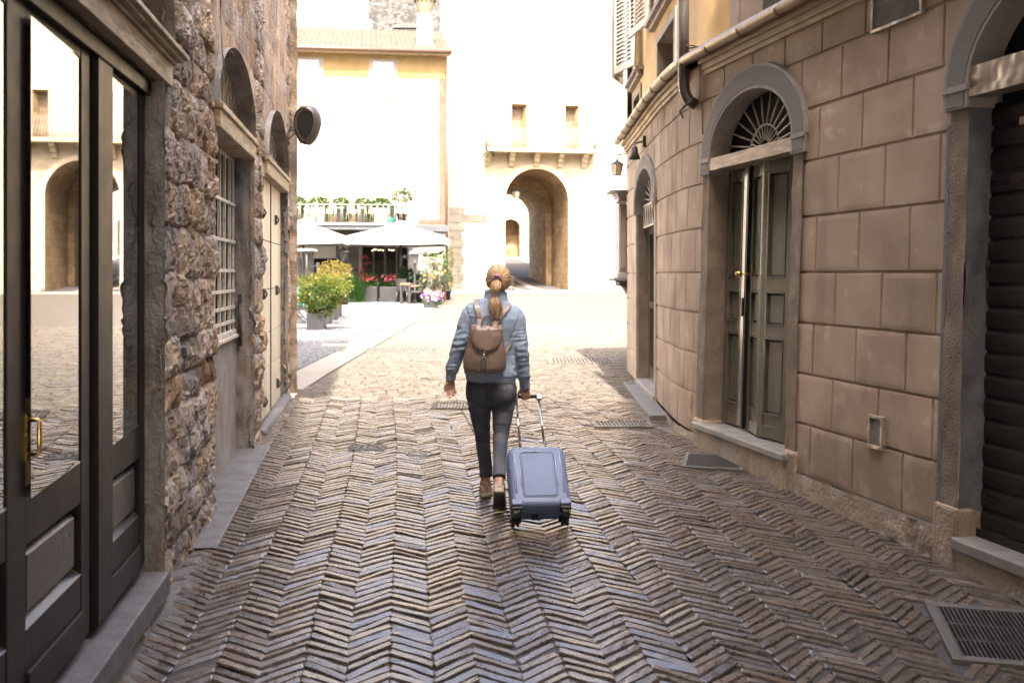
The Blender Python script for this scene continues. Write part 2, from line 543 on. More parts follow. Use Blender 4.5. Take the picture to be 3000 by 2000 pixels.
# pebbles of the square's left side
def pebble_field():
    V = []; F = []; T = []; n = 0
    r = np.random.default_rng(12); k7 = 7
    y = 13.0
    ring = [(math.cos(2*PI*k/k7), math.sin(2*PI*k/k7)) for k in range(k7)]
    while y < 39.5:
        s = .085
        if 25.25 < y < 25.8 or 33.75 < y < 37.15: y += s; continue
        xl = -.2235*y - 1.2
        x = -3.19
        while x > xl:
            w = r.uniform(.07, .12)
            xc = x - w/2; yc = y + r.uniform(-.02, .02)
            x -= w*.92
            if 19.15 < y < 19.8 and xc > -3.75: continue
            rx_, ry_ = w*.47, r.uniform(.034, .05); a = r.normal(0, .5)
            z0 = g1(yc) - .012; hh = r.uniform(.022, .04)
            ca, sa = math.cos(a), math.sin(a)
            for sc, hz in ((1, 0), (.72, .7)):
                for c_, s_ in ring:
                    u, v_ = rx_*sc*c_*r.uniform(.88, 1.1), ry_*sc*s_*r.uniform(.88, 1.1)
                    V.append((xc+u*ca-v_*sa, yc+u*sa+v_*ca, z0+hh*hz))
            V.append((xc, yc, z0+hh))
            F += [(n+k, n+(k+1) % k7, n+k7+(k+1) % k7, n+k7+k) for k in range(k7)] + [(n+k7+k, n+k7+(k+1) % k7, n+2*k7) for k in range(k7)]
            q = r.uniform(.55, 1.35); T += [(q, q*r.uniform(.95, 1.02), q*r.uniform(.95, 1.08))]*(2*k7+1)
            n += 2*k7+1
        y += s
    return V, F, T
pv, pf, pt = pebble_field()
structure(mesh_object('pebble_paving', pv, pf, m_pebble, smooth=True, tint=np.array(pt)))
ys = np.linspace(12.5, 40, 40); xs = np.linspace(-14, -3.12, 20)
Y, X = np.meshgrid(ys, xs, indexing='ij')
structure(mesh_object('pebble_bed', np.stack([X, Y, gz(Y)-.013], 2).reshape(-1, 3), grid_faces(40, 20, flip=True), m_earth))

# weeds between the pebbles
def blades(pts, r, hmin, hmax, w=.006, lean=.5):
    V = []; F = []; T = []; n = 0
    for x, y, z in pts:
        h = r.uniform(hmin, hmax); a = r.uniform(0, 2*PI); l = r.uniform(.1, lean)*h
        dx, dy = math.cos(a), math.sin(a)
        V += [(x-dy*w, y+dx*w, z), (x+dy*w, y-dx*w, z), (x+dx*l*.4+dy*w*.8, y+dy*l*.4-dx*w*.8, z+h*.6), (x+dx*l*.4-dy*w*.8, y+dy*l*.4+dx*w*.8, z+h*.6), (x+dx*l, y+dy*l, z+h)]
        F += [(n, n+1, n+2, n+3), (n+3, n+2, n+4)]; T += [(r.random(),)*3]*5; n += 5
    return V, F, T
m_weed = leaf_material('weed_leaf', (.10,.16,.03), (.26,.30,.06), .3)
r_ = random.Random(3); pts = []
for _ in range(900):
    y = 13.2 + r_.random()**1.5*8; x = -3.2 - r_.random()**1.6*1.6
    if mnoise.noise(Vector((x*2, y*2, 0))) > -.05: pts.append((x, y, g1(y)-.01))
wv, wf, wt = blades(pts, r_, .02, .06)
o = mesh_object('weeds', wv, wf, m_weed, tint=np.array(wt)); o['kind'] = 'stuff'
tag(o, 'thin green weeds growing in the joints of the grey pebbles', 'weeds')

# ---------------------------------------------------------------- iron and stone covers in the paving
m_iron = M('cast_iron', (.055,.052,.05), (.085,.08,.075), rough=.45, metal=.6, scale=20, bump=.3, bscale=120)
m_ironlight = M('worn_grate_metal', (.115,.10,.085), (.08,.07,.06), rough=.5, metal=.3, scale=14, bump=.3, bscale=80)
m_setframe = M('cover_frame_pale', (.090,.080,.070), (.11,.098,.085), rough=.8, spec=0, scale=9, bump=.3)
m_covstone = M('cover_frame_stone', (.060,.055,.052), (.085,.077,.070), rough=.65, scale=9, bump=.4)
def GF(c, a):
    return lambda u, v, w: (c[0]+u*math.cos(a)-v*math.sin(a), c[1]+u*math.sin(a)+v*math.cos(a), g1(c[1]+u*math.sin(a)+v*math.cos(a))+w)
def grate(name, label, c, hu, hv, a, bars, mat_frame, mat_bar, along_v=True, frame=.04, tooth=True):
    root = thing(name, label, 'drain grate', (c[0], c[1], g1(c[1])))
    F = GF(c, a)
    f = MB(F)
    for q in ((-hu, hu, -hv, -hv+frame), (-hu, hu, hv-frame, hv), (-hu, -hu+frame, -hv+frame, hv-frame), (hu-frame, hu, -hv+frame, hv-frame)):
        f.box(q[0], q[1], q[2], q[3], -.05, .016)
    f.build('frame', mat_frame, root, bevel=.003)
    b = MB(F)
    iu, iv = hu-frame, hv-frame
    for i in range(bars):
        t0 = -1+2*i/bars; t1 = t0+2/bars*.55
        if along_v: b.box(t0*iu, t1*iu, -iv, iv, -.04, .012)
        else: b.box(-iu, iu, t0*iv, t1*iv, -.04, .012)
    if tooth:
        for k in (-.33, .33):
            b.box(-iu, iu, iv*k-.012, iv*k+.012, -.045, .008) if along_v else b.box(iu*k-.012, iu*k+.012, -iv, iv, -.045, .008)
    b.build('bars', mat_bar, root)
    p = MB(F); p.box(-hu+.01, hu-.01, -hv+.01, hv-.01, -.06, -.055); p.build('pit', m_black, root)
    return root
m_black = M('black_void', (.006,.006,.006), (.008,.008,.008), rough=.9, rough_var=0)
grate('drain_grate', 'rectangular worn metal drain grate in the bricks right of the suitcase handle', c_mid, .30, .19, .04, 14, m_ironlight, m_ironlight)
grate('drain_grate', 'fine-barred square grate in the paving before the brown panelled door', c_door, .24, .27, -.23, 34, m_covstone, m_iron, along_v=False, frame=.03)
grate('drain_grate', 'dark mesh grate in a pale stone frame at the shuttered garage', c_corner, .35, .35, -.23, 30, m_covstone, m_iron, frame=.05)
c = COV2[0]
r_ = grate('drain_grate', 'pale stone framed grate where the bricks meet the square', (c[0], c[1]), .29, .25, 0.02, 12, m_setframe, m_ironlight, frame=.07)
c = COV2[1]; grate('drain_grate', 'faint wide metal grate in the setts to the right of the woman', (c[0], c[1]), .54, .49, 0, 16, m_setframe, m_setframe, frame=.06)
c = COV2[2]; grate('drain_grate', 'long pale slotted grate in the setts beside the white kerb', (c[0], c[1]), .88, .43, 0, 22, m_setframe, m_setframe, frame=.08)
# small gas cover with raised letters
root = thing('valve_cover', 'small rectangular cast cover with raised letters left of the woman', 'valve cover', (c_gas[0], c_gas[1], g1(c_gas[1])))
F = GF(c_gas, .02)
mb = MB(F); mb.box(-.165, .165, -.125, .125, -.04, .008); mb.box(-.15, .15, -.11, -.1, .008, .013); mb.box(-.15, .15, .1, .11, .008, .013)
mb.build('plate', m_covstone, root, bevel=.003)
def text_mesh(s, size, depth):
    cu = bpy.data.curves.new('txt', 'FONT'); cu.body = s; cu.size = size; cu.extrude = depth; cu.align_x = 'CENTER'; cu.align_y = 'CENTER'
    ob = link(bpy.data.objects.new('txt', cu)); dg = bpy.context.evaluated_depsgraph_get(); dg.update()
    me = bpy.data.meshes.new_from_object(ob.evaluated_get(dg)); bpy.data.objects.remove(ob)
    V = [tuple(v.co) for v in me.vertices]; Fc = [tuple(p.vertices) for p in me.polygons]
    return V, Fc
tv, tf = text_mesh('GAS STAM', .075, .004)
mb = MB(lambda x, y, z: F(x*1.0, y*1.9, z+.012)); mb.add(tv, tf); mb.build('lettering', m_slab, root)
root = thing('valve_cover', 'small round iron cover set in the bricks by the left foot', 'valve cover', (c_round[0], c_round[1], g1(c_round[1])))
F = GF(c_round, 0)
mb = MB(F); mb.lathe([(.115,-.03),(.115,.012),(.10,.012),(.098,.004),(.07,.004),(.068,.010),(.03,.010),(.028,.004),(.001,.004)], 28); mb.build('lid', m_iron, root)
c = COV2[3]
root = thing('manhole_cover', 'round patterned manhole lid in the setts left of the walking woman', 'manhole cover', (c[0], c[1], g1(c[1])))
F = GF((c[0], c[1]), 0)
mb = MB(F); mb.lathe([(.30,-.03),(.30,.012),(.26,.012),(.255,.004),(.001,.004)], 32); mb.build('rim', m_setframe, root)
mb = MB(F)
for i in range(-4, 5):
    for j in range(-4, 5):
        if i*i+j*j < 18: mb.box(i*.053-.015, i*.053+.015, j*.053-.015, j*.053+.015, .004, .010)
mb.build('lid_pattern', m_ironlight, root)
# ---------------------------------------------------------------- left building: rough sandstone
def FL(y, o, h): return (float(left_x(y)) + .991*o, y + .134*o, CAMZ + h)
m_stone = M('rough_sandstone', (.335,.25,.17), (.15,.113,.08), rough=.85, scale=5, detail=10, bump=.8, bscale=38, bdist=.02, attr=True,
            dirt=(.25,.222,.19), dirt_scale=2.6, dirt_cut=(.5,.62), bdetail=8)
m_lintel = M('worn_timber_lintel', (.33,.245,.155), (.22,.155,.10), rough=.55, scale=5, stretch=(1,1.2,9), bump=.3, bscale=25)
m_jamb = M('grey_jamb_stone', (.21,.20,.19), (.12,.112,.105), rough=.85, scale=7, bump=.7, bscale=45, bdist=.012, dirt=(.20,.15,.11), dirt_scale=3)
m_paint = M('dark_gloss_paint', (.030,.025,.022), (.045,.037,.031), rough=.30, scale=9, bump=.04, bscale=30, spec=.35, rough_var=.03)
m_paintd = M('black_brown_paint', (.012,.0105,.0098), (.018,.015,.0135), rough=.42, scale=9, bump=.06, bscale=30, spec=.14, rough_var=.04)
m_glass = glass_dark('shop_glass', ior=2.3)
m_plasterg = M('grey_plaster', (.30,.265,.235), (.24,.21,.185), rough=.9, scale=4, bump=.5, bscale=90, dirt=(.21,.18,.155), dirt_scale=2)
m_iron_dark = M('dark_wrought_iron', (.05,.045,.04), (.09,.08,.07), rough=.5, metal=.5, scale=20)
m_whitebar = M('white_window_bar', (.60,.56,.49), (.42,.38,.32), rough=.5, scale=12, dirt=(.15,.12,.09), dirt_scale=9, dirt_cut=(.6,.75))
m_shutter = M('cream_shutter_paint', (.62,.56,.42), (.52,.46,.33), rough=.45, scale=3, stretch=(1,1,.3), bump=.1, bscale=40, dirt=(.30,.24,.15), dirt_scale=14, dirt_cut=(.68,.78))
m_sill = M('grey_sill_stone', (.105,.10,.10), (.075,.071,.071), rough=.65, scale=8, bump=.35, bscale=50)
m_brass = M('brass', (.60,.42,.14), (.45,.30,.10), rough=.28, metal=1., scale=20)

LOC_L = FL(7, 0, -1.6)
stone_b = thing('stone_building', 'rough brown sandstone building with glazed shop door and arched openings', 'building', LOC_L)

# (y0, y1, lintel top h, arch centre y, half width, rise, bottom h)
OPEN_L = [(0.6, 5.05, 1.16, 3.35, 1.86, 1.15, -1.56), (6.80, 8.73, 1.16, 7.72, 1.01, .53, -1.9), (9.72, 12.02, 1.14, 10.88, 1.12, .60, -1.56)]
def in_open_l(y, h, grow=0.):
    r = np.zeros(np.broadcast(y, h).shape, bool)
    for y0, y1, hl, yc, a, b, hb in OPEN_L:
        r |= (y > y0-grow) & (y < y1+grow) & (h < hl+grow*.5) & (h > hb)
        r |= (((y-yc)/(a+grow))**2 + ((h-hl)/(b+grow))**2 < 1) & (h >= hl-.01)
    return r
def stone_surface(Y, H, seed):
    """height field of rock-faced blocks: returns protrusion and tint"""
    r = np.random.default_rng(seed)
    wy = .05*fbm(Y*2.2, H*2.2, seed+1); wh = .05*fbm(Y*2.0, H*2.0, seed+2)
    y = Y+wy; h = H+wh
    D = np.zeros(Y.shape); T = np.ones(Y.shape + (3,)); joint = np.ones(Y.shape)*9
    hs = [-2.2]
    while hs[-1] < 6: hs.append(hs[-1]+r.uniform(.17, .36))
    for k in range(len(hs)-1):
        row = (h >= hs[k]) & (h < hs[k+1])
        if not row.any(): continue
        ys_ = [-1.0]
        while ys_[-1] < 13.5: ys_.append(ys_[-1]+r.uniform(.20, .62))
        ys_ = np.array(ys_)
        idx = np.searchsorted(ys_, y[row])-1; idx = np.clip(idx, 0, len(ys_)-2)
        dy = np.minimum(y[row]-ys_[idx], ys_[idx+1]-y[row]); dh = np.minimum(h[row]-hs[k], hs[k+1]-h[row])
        e = np.minimum(dy, dh)
        off = r.normal(0, .018, len(ys_)); tx = r.normal(0, .06, len(ys_)); th_ = r.normal(0, .07, len(ys_))
        pil = smooth01(e/.075)
        mid = (ys_[idx]+ys_[np.minimum(idx+1, len(ys_)-1)])/2
        D[row] = pil*.012 + off[idx]*.6 + tx[idx]*(y[row]-mid)*.3 + th_[idx]*(h[row]-(hs[k]+hs[k+1])/2)*.3 - (1-smooth01(e/.014))*.018
        joint[row] = e
        kk = r.uniform(.70, 1.28, len(ys_)); hue = r.random(len(ys_))
        c = np.stack([kk, kk*np.where(hue < .3, 1.05, np.where(hue > .8, .86, .97)), kk*np.where(hue < .3, 1.18, np.where(hue > .8, .74, .93))], 1)
        T[row] = c[idx]
    wy2 = Y + .05*fbm(Y*5, H*5, seed+41); wh2 = H + .05*fbm(Y*5, H*5, seed+43)
    rough = np.abs(fbm(wy2*9, wh2*6, seed+5, 5, .62))*2-.4
    ridged = .5-np.abs(fbm(wy2*15+wh2*4, wh2*7-wy2*3, seed+9, 5, .6))*2.4
    pits = np.clip(fbm(Y*16, H*19, seed+33, 3)-.22, 0, 1)
    # broken facets: jittered cells, each its own tilted chip
    fac = np.zeros(Y.shape)
    for cs, am in ((.115, 1.0), (.05, .42)):
        gy, gh = np.floor(wy2/cs).astype(int), np.floor(wh2*.8/cs).astype(int); best = np.full(Y.shape, 1e9); val = np.zeros(Y.shape)
        tab = np.random.default_rng(seed+71).random((128, 128, 5))
        for ii in (-1, 0, 1):
            for jj in (-1, 0, 1):
                q = tab[(gy+ii) % 128, (gh+jj) % 128]; dy_ = wy2/cs-(gy+ii+q[..., 0]); dh_ = wh2*.8/cs-(gh+jj+q[..., 1]); dd = dy_**2+dh_**2
                m_ = dd < best; best = np.where(m_, dd, best); val = np.where(m_, (q[..., 2]-.5)*.028+((q[..., 3]-.5)*dy_+(q[..., 4]-.5)*dh_)*.030, val)
        fac = fac + am*val
    return D + fac*.8 + rough*.008 + ridged*.007 - pits*.03 - .004, T, joint
def stone_patch(name, ys, hs, seed, F, mask, amp=None, parent=None, base=0., tint_mul=None):
    Y, H = np.meshgrid(ys, hs, indexing='ij')
    D, T, J = stone_surface(Y, H, seed)
    a = amp(Y, H) if amp else 1.0
    smoothness = .004*fbm(Y*30, H*30, seed+20, 3) + .010*fbm(Y*4, H*4, seed+22, 3)
    D = base + D*a + smoothness
    lx = left_x(Y)
    P = np.stack([lx + .991*D, Y + .134*D, CAMZ+H], 2)
    if tint_mul is not None: T = T*tint_mul(Y, H)[..., None] if tint_mul(Y, H).ndim == 2 else T*tint_mul(Y, H)
    f = grid_faces(len(ys), len(hs))
    Yc = (Y[:-1, :-1]+Y[1:, 1:])/2; Hc = (H[:-1, :-1]+H[1:, 1:])/2
    keep = ~mask(Yc, Hc)
    f = f[keep.ravel()]
    used = np.unique(f); remap = -np.ones(Y.size, int); remap[used] = np.arange(len(used))
    return mesh_object(name, P.reshape(-1, 3)[used], remap[f], m_stone, parent, False, T.reshape(-1, 3)[used])
def amp_l(Y, H):
    # dressed, plastered zones round the lunettes; rock face elsewhere
    a = np.ones(Y.shape)
    for yc, wy, hc, wh in ((7.85, 1.15, 2.0, 1.25), (10.95, 1.25, 2.1, 1.2)):
        d = ((np.abs(Y-yc)/wy)**4 + (np.abs(H-hc)/wh)**4)
        a = np.minimum(a, .10+.9*smooth01((d-.75)/.5))
    near = np.clip((np.abs(Y-4.0)/1.5)**4+((H-1.6)/1.3)**4, 0, 4)
    return a
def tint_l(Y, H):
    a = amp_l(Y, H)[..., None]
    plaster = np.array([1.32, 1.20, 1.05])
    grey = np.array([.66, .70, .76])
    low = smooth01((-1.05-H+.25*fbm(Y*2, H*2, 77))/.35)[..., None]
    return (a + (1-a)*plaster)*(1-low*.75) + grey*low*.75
ys = np.concatenate([np.arange(.5, 5.0, .03), np.arange(5.0, 12.62, .0185)])
hs = np.concatenate([np.arange(-1.95, 2.6, .0155), np.arange(2.6, 5.6, .03)])
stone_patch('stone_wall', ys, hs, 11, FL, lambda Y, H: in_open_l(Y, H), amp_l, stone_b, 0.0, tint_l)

# end wall towards the square, back and top (never seen from the lane but it is a building)
mb = MB()
e0 = FL(12.6, .0, 0); b0 = FL(12.6, -7, 0)
mb.add([(e0[0], e0[1], .0), (b0[0], b0[1], .0), (b0[0], b0[1], 12.5), (e0[0], e0[1], 12.5)], [(0,1,2,3)])
n0 = FL(.5, 0, 0); n1 = FL(.5, -7, 0)
mb.add([(e0[0], e0[1], 12.5), (b0[0], b0[1], 12.5), (n1[0], n1[1], 12.5), (n0[0], n0[1], 12.5)], [(0,1,2,3)])
mb.add([(e0[0], e0[1], 7.28), (n0[0], n0[1], 7.28), (n0[0], n0[1], 12.5), (e0[0], e0[1], 12.5)], [(0,1,2,3)])
mb.add([(b0[0], b0[1], 0), (n1[0], n1[1], 0), (n1[0], n1[1], 12.5), (b0[0], b0[1], 12.5)], [(0,1,2,3)])
mb.add([(n0[0], n0[1], -.5), (n0[0]+1.6, -12, -.5), (n0[0]+1.6, -12, 12.5), (n0[0], n0[1], 12.5)], [(0,1,2,3)])
mb.build('rear_walls', m_stone, stone_b)
# jagged far corner: stone ends
mb = MB()
Yr, Hr = np.meshgrid(np.linspace(0, .5, 24), np.arange(-1.95, 5.6, .02), indexing='ij')
Dr = .05*fbm(Yr*6, Hr*4, 61, 4)+.05*np.abs(fbm(Yr*2+3, Hr*2.2, 67, 3))
Pz = np.stack([float(left_x(12.6)) + .10 - Yr, 12.57+Dr*.8+Yr*0, CAMZ+Hr], 2)
mesh_object('corner_stones', Pz.reshape(-1, 3), grid_faces(24, Hr.shape[1], flip=True), m_stone, stone_b, True, np.full((Pz.size//3, 3), .95))

# reveals (jambs) of the openings, stone with a rough face
def reveal(y, depth, h0, h1, seed, direction, name='jamb', amp=.02):
    Dp, H = np.meshgrid(np.linspace(0.03, -depth, 26), np.arange(h0, h1, .03), indexing='ij')
    n = fbm(Dp*7, H*3.5, seed, 4)*amp + vnoise(H*2.7, H*0+1, seed+4)*amp*.6
    Yq = y + .012 + direction*n*smooth01((.03-Dp)/.10)
    lx = left_x(Yq)
    P = np.stack([lx+.991*Dp, Yq+.134*Dp, CAMZ+H], 2)
    return mesh_object(name, P.reshape(-1, 3), grid_faces(26, H.shape[1]), m_jamb, stone_b, True)
reveal(5.05, .13, -1.6, 1.0, 101, -1)
reveal(8.74, .32, -1.75, 1.02, 102, -1, amp=.035)
reveal(12.03, .25, -1.6, 1.02, 103, -1, amp=.025)
# arch soffits
for (y0, y1, hl, yc, a, b, hb) in OPEN_L:
    mb = MB(FL); P = []
    K = 40
    for o in (.05, -.30):
        for k in range(K+1):
            th = PI*k/K; P.append((yc+(a+.02)*math.cos(th), o, hl+(b+.02)*math.sin(th)))
    mb.add(P, [(k, k+1, K+1+k+1, K+1+k) for k in range(K)], True)
    mb.build('arch_soffit', m_jamb, stone_b)
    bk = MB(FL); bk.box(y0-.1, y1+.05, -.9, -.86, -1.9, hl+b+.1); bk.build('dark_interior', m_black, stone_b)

# ---- shopfront
KS = .967
def FLs(y, o, h): return FL(y*KS, o+.045, h*KS)
sf = MB(FLs)
lt = MB(FL)
lt.box(.5, 5.24, -.02, .035, .985, 1.10)         # fascia
lt.box(.5, 5.22, -.30, -.02, 1.0, 1.10)
lt.build('shop_lintel', m_lintel, stone_b, bevel=.004)
cn = MB(FL)
for k, (o, h0, h1) in enumerate(((.055, 1.10, 1.118), (.085, 1.118, 1.135), (.11, 1.135, 1.158))):
    cn.box(.5, 5.26+.02*k, -.1, o, h0, h1)
cn.build('shop_cornice', m_lintel, stone_b, bevel=.004)
O0, O1 = -.17, -.105                              # frame thickness
def frame_box(y0, y1, h0, h1, o1=O1, o0=O0): sf.box(y0, y1, o0, o1, h0, h1)
posts = [(.6, .9), (2.02, 2.16), (3.26, 3.44), (4.08, 4.20), (4.255, 4.49), (5.08, 5.19)]
for i, (a, b) in enumerate(posts): frame_box(a, b, -1.5, 1.0, O1 + (.02 if i in (4,) else 0))
sf.box(4.20, 4.255, O0, O1-.03, -1.5, 1.0)
frame_box(.5, 5.2, .93, 1.0, O1+.03)              # head
panels = [(.9, 2.02), (2.16, 3.26), (3.44, 4.08), (4.49, 5.08)]
panes = MB(FLs); RP = []; BD = []
for a, b in panels:
    raised = MB(FLs); RP.append(raised)
    frame_box(a, b, .885, .93, O1-.002)
    frame_box(a, b, -.935, -.765, O1-.002)
    frame_box(a, b, -1.37, -1.225, O1-.002)
    frame_box(a, b, -1.5, -1.37, O1+.012)
    panes.add([(a-.005, -.111+.037*(b-a), -.77), (b+.005, -.111, -.77), (b+.005, -.111, .89), (a-.005, -.111+.037*(b-a), .89)], [(0,1,2,3)])
    # sloping bottom bead that catches the light, and bevelled raised panel
    beads = MB(FLs); BD.append(beads); beads.add([(a, O1, -.765), (b, O1, -.765), (b, -.137, -.735), (a, -.112, -.735)], [(0,1,2,3)])
    beads = MB(FLs); BD.append(beads); beads.add([(a, O1, .885), (b, O1, .885), (b, -.137, .862), (a, -.112, .862)], [(3,2,1,0)])
    beads = MB(FLs); BD.append(beads); beads.add([(a, O1, -1.225), (b, O1, -1.225), (b, -.150, -1.195), (a, -.150, -1.195)], [(0,1,2,3)])
    m_ = .05
    raised.box(a, b, -.165, -.150, -1.225, -.935)
    a2, b2, c2, d2 = a+m_, b-m_, -1.225+m_, -.935-m_*.9
    P = [(a+.02, -.150, -1.20), (b-.02, -.150, -1.20), (b-.02, -.150, -.955), (a+.02, -.150, -.955), (a2, -.118, c2), (b2, -.118, c2), (b2, -.118, d2), (a2, -.118, d2)]
    raised.add(P, [(4,5,6,7), (0,1,5,4), (1,2,6,5), (2,3,7,6), (3,0,4,7)])
shopdoor = sf.build('shop_door_frame', m_paintd, stone_b, bevel=.005)
panes.build('shop_pane', m_glass, shopdoor)
for q in RP: q.build('raised_panel', m_paint, shopdoor, bevel=.002)
for q in BD: q.build('glazing_bead', m_paint, shopdoor)
hd = MB(FLs)
hd.tube([(3.44, -.10, -.50), (3.445, -.068, -.502), (3.445, -.064, -.512), (3.445, -.064, -.61), (3.445, -.068, -.62), (3.44, -.10, -.622)], .0075, 10)
hd.box(3.43, 3.455, -.106, -.098, -.64, -.48)
hd.build('pull_handle', m_brass, shopdoor)
th = MB(FL); th.box(.5, 5.06, -.25, .055, -1.62, -1.505); th.build('threshold', m_sill, stone_b, bevel=.008)
th = MB(FL); th.box(.5, 5.19, -.2, .03, -1.75, -1.62); th.build('threshold_base', m_jamb, stone_b)

# grilles of the lunettes
def lunette_grille(yc, a, b, hl, o, name, n, mat):
    g = MB(FL)
    for k in range(n):
        t = -1+2*(k+.5)/n
        y = yc+t*a*.97; top = b*.97*math.sqrt(max(0, 1-t*t))
        pts = []
        for q in range(9):
            u = q/8; pts.append((y+.012*math.sin(u*PI*3+(k % 2)*PI)*(.4+u), o+.006*math.sin(u*9), hl+.01+u*top))
        g.tube(pts, .0075, 6)
    for u in (.32,):
        w = a*math.sqrt(1-u*u)*.98
        g.tube([(yc-w, o+.01, hl+b*u), (yc+w, o+.01, hl+b*u)], .009, 6)
    g.tube([(yc-a, o, hl+.02), (yc+a, o, hl+.02)], .012, 6)
    return g.build(name, mat, stone_b)
m_palebar = M('weathered_grille', (.34,.30,.24), (.20,.17,.14), rough=.5, metal=.2, scale=15)
lunette_grille(3.35, 1.84, 1.14, 1.16, -.10, 'lunette_grille', 26, m_iron_dark)
lunette_grille(7.72, .99, .52, 1.16, -.10, 'lunette_grille', 20, m_palebar)
lunette_grille(10.88, 1.10, .58, 1.14, -.10, 'lunette_grille', 18, m_palebar)
for (y0, y1, hl, yc, a, b, hb) in OPEN_L[1:]:
    l = MB(FL); l.box(y0-.04, y1+.02, -.33, .045, hl-.155, hl-.005); l.box(y0-.05, y1+.03, -.1, .065, hl-.03, hl+.012)
    l.build('window_lintel', m_lintel, stone_b, bevel=.006)

# ---- barred window
w = MB(FL)
y0, y1, h0, h1 = 6.82, 8.70, -.515, 1.0
def bar(mb, ya, yb, ha, hb, o0=-.155, o1=-.135): mb.box(ya, yb, o0, o1, ha, hb)
bar(w, y0, y1, h0, h0+.04, -.17, -.115); bar(w, y0, y1, h1-.03, h1); bar(w, y0, y0+.03, h0, h1); bar(w, y1-.03, y1, h0, h1)
for k in range(1, 7):
    y = lerp(y0, y1, k/7); bar(w, y-.010, y+.010, h0, h1, -.152, -.128)
for h in (.60, .28, .03, -.14, -.28, -.40): bar(w, y0, y1, h-.013, h+.013, -.150, -.125)
wf = w.build('window_bars', m_whitebar, stone_b, bevel=.002)
p = MB(FL); p.box(y0, y1, -.185, -.175, h0, h1); p.build('window_pane', m_glass, wf)
for q in (7.1, 7.9, 8.45):
    w2 = MB(FL); w2.box(q, q+.05, -.175, -.155, h0, h1); w2.build('mullion', m_paint, wf)
s = MB(FL); s.box(6.8, 8.72, -.2, -.095, -.54, -.517); s.build('window_sill', m_whitebar, stone_b)
s = MB(FL)
Yq, Hq = np.meshgrid(np.linspace(6.72, 8.74, 50), np.linspace(-1.8, -.54, 40), indexing='ij')
Dq = -.125+.006*fbm(Yq*4, Hq*4, 91)
mesh_object('plaster_infill', np.stack([left_x(Yq)+.991*Dq, Yq+.134*Dq, CAMZ+Hq], 2).reshape(-1, 3), grid_faces(50, 40), m_plasterg, stone_b, True)
s = MB(); yy_ = np.linspace(5.9, 8.9, 9); P_ = []
for o_, dz_ in ((-.13, .012), (.15, .010), (.16, -.06)):
    for y_ in yy_: q_ = FL(y_, o_, 0); P_.append((q_[0], q_[1], g1(q_[1])+dz_))
s.add(P_, [(k+9*i, k+9*i+1, k+9*i+10, k+9*i+9) for i in range(2) for k in range(8)]); s.build('pavement_stone', m_sill, stone_b, bevel=.01)
d = MB(FL); d.tube([(8.70, -.09, -.2), (8.70, -.085, -.62)], .016, 6); d.box(8.675, 8.715, -.105, -.07, -.24, -.17); d.build('drop_bolt', m_iron_dark, stone_b)

# ---- cream double shutter
s = MB(FL)
ya, yb = 9.74, 12.0; ym = (ya+yb)/2
hb = [-1.49, -.99, -.62, -.16, .35, .99]
gap = .008
for (a, b) in ((ya, ym-.02), (ym+.02, yb)):
    for i in range(5):
        for (u, v_) in ((a, (a+b)/2), ((a+b)/2+.004, b)):
            s.box(u, v_, -.10, -.055, hb[i]+gap, hb[i+1])
sh = s.build('shutter_door', m_shutter, stone_b, bevel=.004)
s = MB(FL); s.box(ya, yb, -.14, -.10, -1.5, 1.0); s.box(ym-.02, ym+.02, -.10, -.045, -1.52, .99); s.build('dark_gap', m_iron_dark, sh)
for y, hh in ((10.05, .62), (11.35, .62), (10.15, -.20), (11.45, -.18), (10.20, -1.30), (11.55, -1.26)):
    h = MB(FL); h.box(y-.03, y+.03, -.06, -.03, hh-.055, hh+.055); h.tube([(y-.02, -.03, hh+.04), (y-.02, -.01, hh), (y-.02, -.03, hh-.04)], .009, 6); h.build('door_hinge', m_iron_dark, sh)
s = MB(FL); s.tube([(9.4, .0, -1.54), (12.1, .0, -1.50)], .07, 10); s.build('rounded_kerb', m_sill, stone_b)
# small things fixed to the wall
s = MB(FL); s.box(6.62, 6.70, .04, .12, 1.86, 1.93); tag(s.build('junction_box', m_iron_dark, origin=FL(6.66, .08, 1.9), bevel=.004), 'tiny black junction box high on the rough stone wall', 'junction box')
s = MB(FL); s.tube([(6.66, .06, 1.86), (6.67, .07, 1.5), (6.7, .09, 1.3)], .006, 6); tag(s.build('wall_cable', m_plasterg, origin=FL(6.66, .06, 1.6)), 'thin grey cable running down the rough stone wall', 'cable')

# egg-shaped lamp-like sign on a bracket at the corner of the building
ey = 12.35
root = thing('wall_sign', 'egg-shaped grey sign with dark face on a bracket at the stone corner', 'sign', tuple(px(900, 376, ey)))
ctr = px(901, 372, ey)
W_, H_ = .150, .245
def egg(k, s_): 
    th = 2*PI*k/40
    x = math.sin(th)*W_*(1+.22*math.cos(th)); z = math.cos(th)*H_ + .02
    x += -.10*(z-.1)*(-1)*.45
    return (x*s_, z*s_)
def Fegg(x, d, z):
    a = math.radians(24)
    return (ctr.x + x*math.cos(a) + d*math.sin(a), ctr.y - x*math.sin(a)*-1*.0 + d*math.cos(a), ctr.z + z)
m_signrim = M('sign_rim_metal', (.075,.062,.052), (.055,.045,.038), rough=.4, metal=.3, scale=8)
m_signface = M('sign_dark_face', (.010,.0095,.009), (.015,.014,.0135), spec=.1, rough=.7, scale=60, bump=.2, bscale=200)
mb = MB(Fegg)
rings = [(.86, -.075), (.97, -.06), (1.0, -.02), (1.0, .05), (.93, .075)]
P = []; 
for s_, d in rings:
    P += [(egg(k, s_)[0], d, egg(k, s_)[1]) for k in range(40)]
fs = [(i*40+k, i*40+(k+1) % 40, (i+1)*40+(k+1) % 40, (i+1)*40+k) for i in range(4) for k in range(40)]
